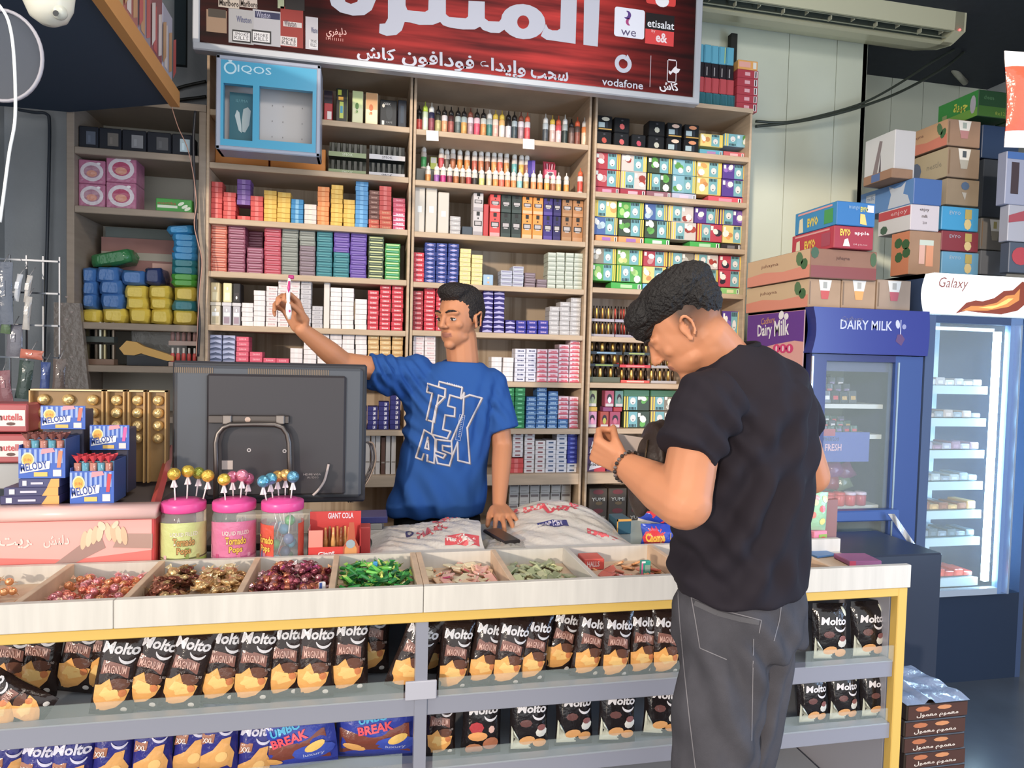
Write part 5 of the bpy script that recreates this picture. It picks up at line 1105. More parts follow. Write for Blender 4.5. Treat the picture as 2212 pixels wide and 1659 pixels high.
v = [(a, -.03, b_) for a, b_ in pr[::-1]] + [(a, .02, b_) for a, b_ in pr[::-1]]; n = len(pr); m.put(v, [tuple(range(n))[::-1], tuple(range(n, 2 * n))] + [(i, (i + 1) % n, (i + 1) % n + n, i + n) for i in range(n)], 'ffffff')
m.build('header', mat('backlit_panel', 'f4f8fa', rough=.3, emit='e6fbff', estr=.55), gf)
m = M(); a = gg(2012, 628); m.text('Galaxy', a[0], a[1], .06, -.031, '8c4c44', w=gg(2075, 620)[0] - a[0], shear=.25)
a = gg(2118, 640)
P1 = [gg(*q) for q in ((2052, 678), (2075, 655), (2095, 650), (2110, 652), (2135, 645), (2155, 630), (2175, 628), (2195, 610), (2205, 612), (2212, 628), (2205, 655), (2185, 672), (2150, 680), (2100, 676), (2075, 672))]; m.poly(P1[::-1], -.0312, '8c3c28')
P1 = [gg(*q) for q in ((2065, 672), (2085, 662), (2110, 662), (2140, 655), (2160, 640), (2178, 638), (2190, 625), (2188, 650), (2165, 664), (2120, 672))]; m.poly(P1[::-1], -.0316, 'e08c38'); P1 = [gg(*q) for q in ((2100, 666), (2140, 660), (2165, 646), (2176, 646), (2160, 658), (2130, 668))]; m.poly(P1[::-1], -.032, 'f0d868'); m.build('artwork', PRINT, gf)
gl0, gl1 = gg(2008, 900)[0], gg(2162, 900)[0]; gt = gg(2100, 700)[1]; gb = gg(2010, 1276)[1]
d = M(); d.box(.002, -.01, gb - .03, gl0, .02, hz0 - .004, '44587c'); d.box(gl1 + .02, -.01, gb - .03, gg(2180, 900)[0] + .04, .02, hz0 - .004, '5878a8'); d.box(gl0, -.01, gt, gl1 + .02, .02, hz0 - .004, '34486c'); d.box(gl0, -.01, gb - .03, gl1 + .02, .02, gb, '8c9cb0'); d = d.build('door', SATIN, gf); M().box(gl0, .0, gb, gl1 + .02, .004, gt, 'ffffff').build('glass', GLASS, d)
M().box(gg(2190, 900)[0] - .03, -.04, gb - .02, gg(2190, 900)[0] - .02, -.01, gt, 'c0d8f8').build('handle', METAL, d)
M().box(gl1 - .015, .03, gb + .02, gl1 + .012, .05, gt - .03, 'ffffff').build('light_tube', mat('cold_tube', 'ffffff', emit='c0ecff', estr=42.0), gf)
M().box(gl0, .03, gt - .03, gl1 - .03, .05, gt - .015, 'ffffff').build('light_tube', mat('cold_tube2', 'ffffff', emit='a8d8ff', estr=1.2), gf)
for k, py in enumerate((835, 907, 978, 1048, 1112, 1172, 1262)):
    z = gg(2010, py)[1]; s = M(); s.box(gl0 - .01, .06, z - .012, gl1 - .03, .5, z, 'a0c8e0'); s.box(gl0 - .01, .05, z - .035, gl1 - .03, .06, z + .004, 'b4dcf0'); s.build('shelf', mat('fridge_shelf', attr=True, rough=.4), gf)
    n = 7
    for i in range(n):
        w = (gl1 - gl0) / n * .9; hgt = .022 + .02 * ((i * 7 + k * 3) % 5) / 5 ; c = [('b8c0cc', 'c8d8e4'), ('90a0b0', 'b8b0b0'), ('98809c', 'a8b0c8'), ('a8bcc8', '8ca0b4'), ('c8a468', '905c48'), ('5c7488', '8098b0'), ('c83c34', 'd04838')][k][i % 2]
        m = M(); m.bbox(-w / 2, 0, 0, w / 2, .12, hgt, c, b=.004); m.rect(-w * .3, hgt * .2, w * .2, hgt * .6, -.001, mul(c, 1.4)); m.build('chocolate_bar', FILM, None, (GX + gl0 + .0 + (i + .4) * (gl1 - gl0 - .03) / n, YF + .075, z + .005), (-.02, 0, .06 * (rr.random() - .5)), 'wrapped bar in the lit fridge, %s shelf, %s from the hinge' % (ORD[k], ORDB[i] if i else 'first'), 'chocolate bar', 'bars in the lit fridge')

# ================================================================== cartons piled on the fridges
def crate(xs, x0, x1, y0, y1, Y, front, sidec, label, df=None, ds=None, name='carton_box', mt=CARD, rot=0, dmax=.55, topc=None):
    a = at(x0, y1, Y=Y); b_ = at(x0, y0, Y=Y); c = at(x1, y1, Y=Y); w = c.x - a.x; H = b_.z - a.z
    Yb = at(xs, (y0 + y1) / 2, X=a.x).y if xs < x0 - 2 else Y + .3
    D = min(max(Yb - Y, .05), dmax); t = thing(name, label, 'box', (a.x, Y, a.z), (0, 0, rot))
    m = M(); m.bbox(0, 0, 0, w, D, H, front, b=.003); m.build('carton', mt, t)
    if df: q = M(); df(q, w, H); q.build('print', PRINT, t, (0, -.0008, 0))
    if ds or sidec != front:
        q = M(); q.rect(.002, .002, D - .002, H - .002, 0, sidec)
        if ds: ds(q, D, H)
        q.build('side_print', PRINT, t, (-.0008, D, 0), (0, 0, -PI / 2))
    # parting seam and tape of the top flaps
    q = M(); q.box(w * .1, D * .47, H, w * .9, D * .53, H + .0012, mul(front, .8)); q.build('tape', PRINT, t)
    return t
def flap(c1, c2):
    def f(m, w, H): m.poly([(w * .3, H * .97), (w * .38, H * .45), (w * .62, H * .45), (w * .7, H * .97)], -.0005, 'd8d4cc'); m.poly([(w * .36, H * .6), (w * .4, H * .3), (w * .6, H * .3), (w * .64, H * .6)], -.001, c1); m.rect(w * .44, H * .68, w * .56, H * .9, -.001, c2); m.rect(0.004, H * .1, w * .06, H * .9, -.0005, '7c6248')
    return f
def stripe(c, leaf=True, name=''):
    def f(m, w, H):
        m.poly([(.002, .002), (w - .002, .002), (w - .002, H * .45), (w * .6, H * .36), (w * .3, H * .46), (.002, H * .38)], -.0005, c)
        if leaf: m.ell(w * .85, H * .7, w * .05, H * .26, -.001, '547c50', n=8, rot=.3); m.ell(w * .92, H * .5, w * .05, H * .2, -.001, '3c6c40', n=8, rot=-.4)
        if name: m.text(name, w * .25, H * .6, H * .16, -.001, '7c4c40', w=w * .28, res=1)
    return f
BR = 'a8896c'
crate(1613, 1745, 1815, 601, 663, 2.70, BR, 'd8b890', 'brown juice carton with red flap on the blue fridge, nearest the wall', flap('c0443c', '9c9c94'), stripe('e89078', name='juhayna'))
crate(1790, 1817, 1890, 602, 665, 2.70, BR, BR, 'brown juice carton with orange flap on the blue fridge, middle', flap('e89840', 'a8a49c'))
crate(1880, 1893, 1966, 603, 668, 2.70, 'a08874', BR, 'brown juice carton with pink flap on the blue fridge, right end', flap('b8505c', 'a8a49c'))
crate(1616, 1749, 1893, 535, 599, 2.68, '8c6450', 'd8b48c', 'wide juice carton laid sideways in the second layer', lambda m, w, H: (m.rect(.003, .003, w - .003, H * .42, -.0005, '843c38'), m.ell(w * .06, H * .85, w * .06, H * .2, -.001, '38583c', n=8), m.ell(w * .94, H * .72, w * .05, H * .25, -.001, '44603c', n=8), m.text('juhayna', w * .38, H * .62, H * .15, -.001, '4c2c28', w=w * .2, res=1)), stripe('e89078', name='juhayna'))
def d_evu(fr_, nm):
    def f(m, w, H): m.text('EVYO' if fr_ else 'EVYO', w * .14, H * .55, H * .32, -.001, 'e8c81c', w=w * .26, bold=.04, res=1); m.text(nm, w * .5, H * .6, H * .2, -.001, 'f0d8d8', w=w * .38, res=1, bold=.02); m.text('24 pieces', w * .48, H * .15, H * .1, -.001, 'e0b0b0', w=w * .36, res=1); m.poly([(w * .22, H * .1), (w * .4, H * .1), (w * .34, H * .45), (w * .26, H * .4)], -.001, 'e8e0d0')
    return f
def s_evu(c2):
    def f(m, w, H): m.text('EVYO', w * .32, H * .2, H * .42, -.001, 'ecd01c', w=w * .26, bold=.05, res=1); m.rect(w * .72, H * .15, w * .92, H * .75, -.001, c2); m.poly([(w * .1, H * .05), (w * .22, H * .05), (w * .2, H * .7), (w * .12, H * .65)], -.001, 'e8e0c0'); m.rect(w * .08, H * .84, w * .9, H * .92, -.001, 'e8a0a0')
    return f
crate(1712, 1801, 1886, 486, 535, 2.66, 'a02438', 'c42c48', 'red apple drink carton under the blue one', d_evu(1, 'apple'), s_evu('b0405c'), mt=PRINT)
crate(1719, 1807, 1890, 433, 485, 2.66, '2470b0', '1c90cc', 'blue mango drink carton topping the pile near the wall', lambda m, w, H: (m.text('mango', w * .3, H * .65, H * .18, -.001, '90b0d0', w=w * .28, res=1), m.text('EVYO', w * .6, H * .6, H * .22, -.001, 'd8c828', w=w * .2, bold=.04, res=1), m.rect(w * .78, H * .6, w * .95, H * .9, -.001, 'd8d0dc'), m.poly([(w * .6, H * .1), (w * .78, H * .05), (w * .72, H * .5), (w * .6, H * .52)], -.001, 'e8c060')), s_evu('34a04c'), mt=PRINT)
# second column, farther back
YC = 2.92
crate(1925, 1962, 2030, 497, 592, YC, 'a07c60', 'e0885c', 'tall peach juice carton with green leaves', lambda m, w, H: (m.rect(w * .3, H * .25, w * .48, H * .8, -.001, 'd8a898'), m.rect(w * .52, H * .2, w * .75, H * .8, -.001, 'd89068'), m.rect(w * .3, H * .68, w * .75, H * .8, -.0014, 'c0ccc0')), lambda m, w, H: [m.ell(w * a_, H * b_, w * .22, H * .12, -.001, '3c6c40', n=8, rot=r_) for a_, b_, r_ in ((.4, .75, .5), (.8, .7, -.6), (.45, .42, 1.2), (.85, .5, .3))])
crate(1898, 1966, 2028, 440, 496, YC, 'c4bcc4', 'e0e0e4', 'white carton with red band and small dark script', lambda m, w, H: (m.text('enjoy', w * .3, H * .72, H * .16, -.001, '3c343c', w=w * .32, res=1), m.text('milk', w * .38, H * .5, H * .12, -.001, '3c343c', w=w * .2, res=1), m.text('200', w * .42, H * .25, H * .1, -.001, '5c545c', w=w * .14, res=1)), lambda m, w, H: (m.rect(.003, H * .6, w - .003, H * .95, -.0008, 'd04850'), m.text('enjoy', w * .4, H * .65, H * .22, -.0012, 'e8d0d4', w=w * .5, res=1), m.ell(w * .2, H * .2, w * .12, H * .18, -.001, '486c58', n=7)), mt=PRINT)
crate(1860, 1973, 2034, 383, 440, YC, '3c64a4', '5c90d0', 'blue milk carton with white cow shape', None, lambda m, w, H: (m.poly([(w * .55, H * .05), (w * .95, H * .05), (w * .9, H * .4), (w * .82, H * .5), (w * .86, H * .95), (w * .78, H * .8), (w * .66, H * .8), (w * .55, H * .95), (w * .6, H * .6)], -.001, 'c8d4e4'), m.rect(w * .12, H * .1, w * .3, H * .85, -.001, 'b8c8dc'), m.text('milk', w * .14, H * .6, H * .18, -.0014, '5c78a8', w=w * .14, res=1)), mt=PRINT)
crate(1866, 1926, 1972, 362, 383, YC + .03, '8c6c54', 'a88064', 'low brown carton between white and blue ones', None, lambda m, w, H: m.rect(w * .3, H * .1, w * .6, H * .9, -.001, '5c78b0'))
crate(1869, 1930, 1975, 278, 384, YC + .06, 'b0b0b4', 'd4d8dc', 'white carton with dark bottle print near the wall corner', None, lambda m, w, H: (m.poly([(w * .3, H * .2), (w * .45, H * .2), (w * .6, H * .85), (w * .5, H * .88)], -.001, '8c8084'), m.poly([(w * .5, H * .15), (w * .58, H * .15), (w * .56, H * .6)], -.001, '5c5460'), m.rect(.003, H * .03, w - .003, H * .06, -.001, 'c8b860')), mt=PRINT)
YD = 2.97
crate(1943, 2046, 2117, 255, 313, YD, '94745c', 'd4a478', 'brown and orange carton high on the pile', flap('b07878', '98a49c'), stripe('d87c64', name='juhayna'))
crate(1962, 2046, 2115, 316, 381, YD, '8c7660', 'b8a888', 'plain brown carton with yellow flap mark', flap('a8a498', '4c545c'), lambda m, w, H: (m.ell(w * .2, H * .45, w * .16, H * .34, -.001, '5c6c8c', n=10), m.text('nestle', w * .5, H * .4, H * .2, -.001, '8c8474', w=w * .36, res=1)))
crate(2034, 2044, 2114, 384, 441, YD, '8c7a62', 'b0a088', 'brown carton with small blue mark beside the milk', lambda m, w, H: (m.ell(w * .55, H * .75, w * .13, H * .16, -.001, '4c6484', n=8), m.poly([(w * .45, H * .5), (w * .6, H * .5), (w * .56, H * .2)], -.001, 'a8a49c')))
for y0, y1, c, nm in ((444, 495, '2c94c8', 'sky blue'), (497, 540, '84303c', 'dark red'), (542, 590, '5c98bc', 'pale blue')):
    crate(2028, 2033, 2113, y0, y1, YD - .02, c, c, '%s drink carton above the lit fridge' % nm, lambda m, w, H: (m.rect(w * .62, H * .5, w * .8, H * .92, -.001, 'b09c4c'), m.ell(w * .7, H * .28, w * .1, H * .24, -.001, 'd0b878', n=8), m.text('EVYO', w * .2, H * .65, H * .16, -.001, 'a8b8c8', w=w * .3, res=1)), mt=PRINT)
crate(2110, 2117, 2176, 470, 538, YD, '6c6864', '6c6864', 'dull brown carton at the right rear, upper', flap('8c8474', 'a89c50')); crate(2110, 2117, 2175, 540, 592, YD, '646870', '646870', 'dull grey carton at the right rear, lower', None)
crate(2028, 2112, 2185, 192, 250, YD + .02, '1c4824', '249c34', 'green cheese carton on the very top', lambda m, w, H: (m.rect(.002, .002, w, H * .4, -.0005, '3c6c1c'), m.text('cheese', w * .15, H * .65, H * .16, -.001, '5c8c5c', w=w * .3, res=1), m.text('8x12', w * .5, H * .1, H * .14, -.001, '8c9c24', w=w * .3, res=1)), lambda m, w, H: (m.rect(w * .3, .003, w - .003, H * .35, -.0005, '78b828'), m.text(vis(0xFE94, 0xFEE8, 0xFE92, 0xFE9F), w * .4, H * .35, H * .45, -.001, 'e8e420', w=w * .35, bold=.04, res=1), m.ell(w * .88, H * .5, w * .07, H * .35, -.001, 'c8c0cc', n=10), m.rect(w * .12, H * .05, w * .24, H * .5, -.001, '98a868')), mt=PRINT)
crate(2150, 2186, 2290, 196, 260, YD + .02, '1c4824', '1c4824', 'green cheese carton on the top at the frame edge', lambda m, w, H: m.rect(.002, .002, w, H * .4, -.0005, '3c6c1c'), mt=PRINT)
crate(2118, 2120, 2200, 268, 340, YD + .04, '20385c', '20385c', 'navy carton under the green ones', mt=PRINT); crate(2118, 2120, 2198, 342, 468, YD + .04, '2c3440', '2c3440', 'dark carton in shade under the navy one')
crate(2160, 2170, 2260, 325, 440, 2.75, '9098b4', '9098b4', 'white carton with dark bottle print at the frame edge', lambda m, w, H: (m.rect(w * .12, H * .2, w * .3, H * .8, -.001, '40343c'), m.rect(.002, H * .86, w, H * .99, -.001, '3c68ac')), mt=PRINT)
crate(2160, 2176, 2260, 441, 520, 2.75, 'a0a4b4', 'a0a4b4', 'white carton with red print at the frame edge', lambda m, w, H: m.poly([(0, H * .7), (w * .5, H * .9), (w * .5, H * .6), (0, H * .5)], -.001, 'a04454'), mt=PRINT)
crate(2160, 2178, 2260, 522, 588, 2.75, '485468', '485468', 'slate carton with red disc at the frame edge', lambda m, w, H: m.ell(w * .3, H * .55, w * .24, H * .3, -.001, 'b03848', n=12), mt=PRINT)

# ------------------------------------------------------------------ orange snack bag hanging at the upper right
P_ = pillow(.13, .22, .04, 'f05028', 10, 12, seed=9, col2='e8e0dc', crimp=.13); p = at(2205, 318, Y=1.35)
P_.tube([(0, 0, .22), (0, 0, 3.5 - p.z)], .0012, 5, 'd8d8d8'); P_.build('hanging_bag', FILM, None, (p.x + .02, 1.35, p.z), (0, -.06, 0), 'orange snack bag with white crimps hanging at the upper right edge', 'snack bag')

# ------------------------------------------------------------------ loft shelf, lamp, fan and cable at the upper left
ex = at(368, 224, Y=3.05); e0 = at(208, 0, Y=1.9)
xe0, xe1 = at(205, 0, Z=ex.z).x, ex.x; ye0 = at(205, 0, Z=ex.z).y
lf = thing('loft_shelf', 'dark slate-blue loft board with an orange front edge overhead', 'shelf', (0, 0, 0))
zt_ = ex.z; dx = (xe1 - xe0) / (ex.y - ye0); nY = ye0 - .4; nx = xe0 - dx * .4
v = [(nx - .9, nY, zt_), (nx, nY, zt_), (xe1, ex.y, zt_), (at(150, 215, Y=3.28).x, 3.28, zt_), (-1.79, 3.28, zt_)]; v2 = [(a, b_, c + .03) for a, b_, c in v]
m = M(); m.put(v + v2, [(4, 3, 2, 1, 0), (5, 6, 7, 8, 9)] + [(i, (i + 1) % 5, (i + 1) % 5 + 5, i + 5) for i in range(5)], '2c3e54'); m.build('board', MATTE, lf)
m = M(); v = [(nx, nY), (xe1, ex.y)]; m.put([(nx, nY, zt_ - .012), (nx + .035, nY, zt_ - .012), (xe1 + .035, ex.y, zt_ - .012), (xe1, ex.y, zt_ - .012), (nx, nY, zt_ + .05), (nx + .035, nY, zt_ + .05), (xe1 + .035, ex.y, zt_ + .05), (xe1, ex.y, zt_ + .05)], [(0, 3, 2, 1), (4, 5, 6, 7), (0, 1, 5, 4), (1, 2, 6, 5), (2, 3, 7, 6), (3, 0, 4, 7)], 'c88838'); m.build('edge_strip', MATTE, lf)
rr = random.Random(12)
for i in range(7):
    t = .12 + .12 * i; yy = nY + (ex.y - nY) * t; xx = nx + (xe1 - nx) * t
    c = ['3c3054', '98784c', 'b0985c', 'a85c50', '8c7c88', '904c50', 'a8a4b4'][i]
    m = M(); m.bbox(-.25, 0, 0, 0, .13, .26, c, b=.004)
    for k in range(3): m.put([(0.001, .02 + .06 * k, .03), (0.001, .06 + .06 * k, .03 + .02 * k), (0.001, .06 + .06 * k, .2), (0.001, .02 + .06 * k, .18)], [(0, 1, 2, 3)], ['d8c8c0', 'c08c58', 'c04c48'][(k + i) % 3])
    m.build('snack_carton', PRINT, None, (xx + .02, yy, zt_ + .051), None, '%s snack carton on the loft board, %s from the front' % (['indigo', 'tan', 'yellow', 'rust', 'grey', 'brick red', 'lilac'][i], ORDB[i] if i else 'first'), 'box')
# dome camera
p = at(105, 0, Y=2.0); t = thing('security_camera', 'white dome security camera under the loft board', 'camera', (p.x, 2.0, p.z))
q = M(); q.smooth = True; q.lathe([(.0, -.062), (.02, -.06), (.042, -.045), (.055, -.015), (.06, .03), (.062, .12)], 24, 'e0dcc8'); q.build('housing', SATIN, t); q = M(); q.smooth = True
q.sphere((.032, -.02, -.036), .019, 14, 'c8c8b8'); q.build('lens', SATIN, t); M().ell(.032, -.048, .007, .008, -.0395, '303438', n=8).build('lens_glass', SATIN, t)
# fan disc partly in view
p = at(5, 120, Y=1.5); t = thing('wall_fan', 'pale round fan guard cut by the left edge', 'fan', (p.x, 1.5, p.z), (0, .0, 0))
q = M(); q.smooth = True; q.tube([(.085 * math.cos(2 * PI * i / 40) * .8, 0, .085 * math.sin(2 * PI * i / 40)) for i in range(40)], .0035, 6, 'a09ca4', closed=True); q.build('guard_ring', SATIN, t)
M().ell(0, 0, .067, .084, .004, 'ffffff', n=40).build('clear_disc', mat('smoked_disc', '8890a0', rough=.3, alpha=.25), t)
cable('lamp_cable', [at(x, y, Y=1.2) for x, y in ((-6, 5), (18, 45), (30, 120), (33, 250), (20, 330), (8, 420), (0, 480))], .0022, 'f4f4ec', 'thin bright white cable hanging at the left edge')
cable('wall_cable', [at(x, y, Y=3.46) for x, y in ((40, 237), (75, 243), (100, 246), (107, 270), (105, 400), (100, 600), (94, 780))], .007, '343c48', 'dark cable running down the wall by the corner unit')
cable('wall_cable', [at(x, y, Y=3.64) for x, y in ((372, 195), (400, 186), (446, 176))], .008, '24241f', 'short dark cable above the corner unit, upper')
cable('wall_cable', [at(x, y, Y=3.64) for x, y in ((372, 218), (405, 214), (446, 209))], .008, '24241f', 'short dark cable above the corner unit, lower')
cable('bundle_cable', [at(x, y, Y=3.27) for x, y in ((422, 240), (418, 300), (420, 400), (425, 500), (432, 560), (428, 640), (431, 700), (428, 770))], .006, '34343a', 'dark cable down the side of the corner unit')
cable('bundle_cable', [at(x, y, Y=3.26) for x, y in ((370, 228), (385, 275), (405, 320), (418, 380), (424, 440), (420, 490), (436, 560), (432, 620), (427, 700), (424, 770))], .0022, 'c08c78', 'thin pink wire drooping over the corner unit')
M().box(0, 0, 0, .05, .03, .5, '203038').build('wall_bracket', MATTE, None, (at(376, 130, Y=3.5).x, 3.5, at(376, 138, Y=3.5).z), None, 'dark vertical bracket behind the loft board', 'bracket')
p0 = at(372, 226, Y=3.2)

# ================================================================== the counter
CY, CB, RIM, GTOP = 1.55, 2.28, 0.973, 0.93
CX0, CX1 = -1.25, 1.434
ctr = thing('shop_counter', 'long white-rimmed shop counter with yellow trim and grey display shelves', 'counter', (0, CY, 0))
WW = mat('white_woodgrain', 'd0cac0', rough=.5, noise=.10, nscale=7, stretch=(6, 1, .5)); CW = mat('cut_board', 'd8b898', rough=.7, noise=.15, nscale=20)
GR = '8a8c9a'
# fascia boards with joints
jx = [CX0, at(245, 1320, Y=CY).x, at(915, 1290, Y=CY).x, at(1560, 1260, Y=CY).x, CX1]
for i in range(4): M().bbox(jx[i] + .0006, 0, .912, jx[i + 1] - .0006, .018, RIM, 'ded8d0', b=.0015).build('fascia_board', WW, ctr)
# tray: floor, back board, dividers
M().box(CX0, .018, .918, CX1, .30, .926, 'd8c0a4').build('tray_floor', CW, ctr)
M().box(CX0, .283, .926, CX1, .298, RIM - .004, 'd8c8b4').build('tray_back', WW, ctr)
DV = []
for px, py in ((30, 1302), (267, 1292), (514, 1280), (716, 1271), (909, 1264), (923, 1263), (1111, 1255), (1291, 1249), (1500, 1240), (1640, 1235), (1806, 1228)):
    x = at(px, py, Z=RIM).x; x = at(px, py, Y=CY + .005).x; DV.append(x); M().bbox(x - .007, .0185, .9265, x + .007, .2825, RIM - .001, 'd8c0a0', b=.001).build('tray_divider', CW if len(DV) != 8 else WW, ctr)
# yellow trim, grey framing, shelves
YE = mat('yellow_trim', 'd8ae3c', rough=.45)
M().bbox(CX0, .004, .888, CX1 - .02, .03, .9115, 'e8b828', b=.002).build('yellow_trim', YE, ctr); M().bbox(CX1 - .035, .003, 0, CX1 - .006, .03, .911, 'e8b828', b=.002).build('yellow_post', YE, ctr)
for z0, z1 in ((.667, .711), (.498, .54), (.25, .29), (.04, .09)): M().bbox(CX0, .01, z0, CX1 - .036, .04, z1, GR, b=.0015).build('shelf_rail', SATIN, ctr)
for z in (.682, .512, .24): M().box(CX0, .041, z, CX1 - .04, .69, z + .008, 'c0c4cc').build('shelf', SATIN, ctr)
px_ = at(909, 1500, Y=CY + .01).x
m = M(); m.box(px_ - .014, .006, .04, px_ + .014, .04, .888, GR); m.bbox(px_ - .036, .002, .708, px_ + .036, .0095, .752, 'b0b0bc', b=.002); m.build('post', SATIN, ctr)
for x in (at(1600, 1400, Y=CY).x,): M().box(x - .014, .006, .04, x + .014, .04, .888, GR).build('post', SATIN, ctr)
M().box(CX0, .70, .04, CX1 - .006, .725, .925, '6c6870').build('back_panel', SATIN, ctr); M().box(CX1 - .03, .04, .04, CX1 - .006, .70, .912, 'a0a0ac').build('end_panel', SATIN, ctr)
M().box(CX0, .04, .895, CX1 - .03, .69, .903, '4c484c').build('under_board', MATTE, ctr)
M().box(CX0, .30, .9265, CX1, .735, GTOP, 'a8b0a8').build('counter_top', mat('worn_glass_top', 'a4a8a2', rough=.15, noise=.1, nscale=5), ctr)
for x0, x1, z in ((CX0, px_ - .04, .711), (px_ + .04, .8, .711), (1.13, CX1 - .04, .711), (px_ + .03, CX1 - .05, .54), (CX0, px_ - .04, .54)): M().box(x0, .004, z + .0005, x1, .0075, z + .044, 'ffffff').build('glass_lip', GLASS, ctr)


# ------------------------------------------------------------------ croissant bags
def onfront(P_, w, h, pts, eps=.0012):
    out = []
    for x, z in pts:
        u = min(.98, max(.02, x / w + .5)); v = min(.98, max(.02, z / h)); p = P_.front(u, v); out.append((x, p[1] - eps, z))
    return out
def patch(q, P_, w, h, pts, col, eps=.0012, rings=4):
    cx = sum(p[0] for p in pts) / len(pts); cz = sum(p[1] for p in pts) / len(pts); n = len(pts); V = [(cx, cz)]
    for r_ in range(1, rings + 1): V += [(cx + (x - cx) * r_ / rings, cz + (z - cz) * r_ / rings) for x, z in pts]
    f = [(0, 1 + i, 1 + (i + 1) % n) for i in range(n)]
    for r_ in range(rings - 1): a = 1 + r_ * n; f += [(a + i, a + n + i, a + n + (i + 1) % n, a + (i + 1) % n) for i in range(n)]
    q.put(onfront(P_, w, h, V, eps), f, col)
def elp(cx, cz, rx, rz, n=12, rot=0): return [(cx + rx * math.cos(2 * PI * i / n) * math.cos(rot) - rz * math.sin(2 * PI * i / n) * math.sin(rot), cz + rx * math.cos(2 * PI * i / n) * math.sin(rot) + rz * math.sin(2 * PI * i / n) * math.cos(rot)) for i in range(n)]
def ftext(q, P_, w, h, t, cx, z, hh, ww, col, eps=.0018, bold=.02, shear=0, rot=0):
    vs, fs, W_, H_ = glyphs(t, bold, 2); kx = ww / W_; kz = hh / H_; pts = []
    for a, b_ in vs:
        x = -ww / 2 + a * kx + b_ * kz * shear; zz = b_ * kz; pts.append((cx + x * math.cos(rot) - zz * math.sin(rot), z + x * math.sin(rot) + zz * math.cos(rot)))
    q.put(onfront(P_, w, h, pts, eps), fs, col)
def smile(q, P_, w, h, cx, cz, r, col):
    n = 10; pts = []
    for i in range(n + 1):
        a = PI * 1.05 + PI * .85 * i / n; t = .12 + math.sin(PI * i / n) * .32; pts += [(cx + r * math.cos(a), cz + r * math.sin(a)), (cx + r * (1 - t * .8) * math.cos(a), cz + r * (1 - t * .8) * math.sin(a) + r * .02)]
    q.put(onfront(P_, w, h, pts, .0018), [(2 * i, 2 * i + 1, 2 * i + 3, 2 * i + 2) for i in range(n)], col)


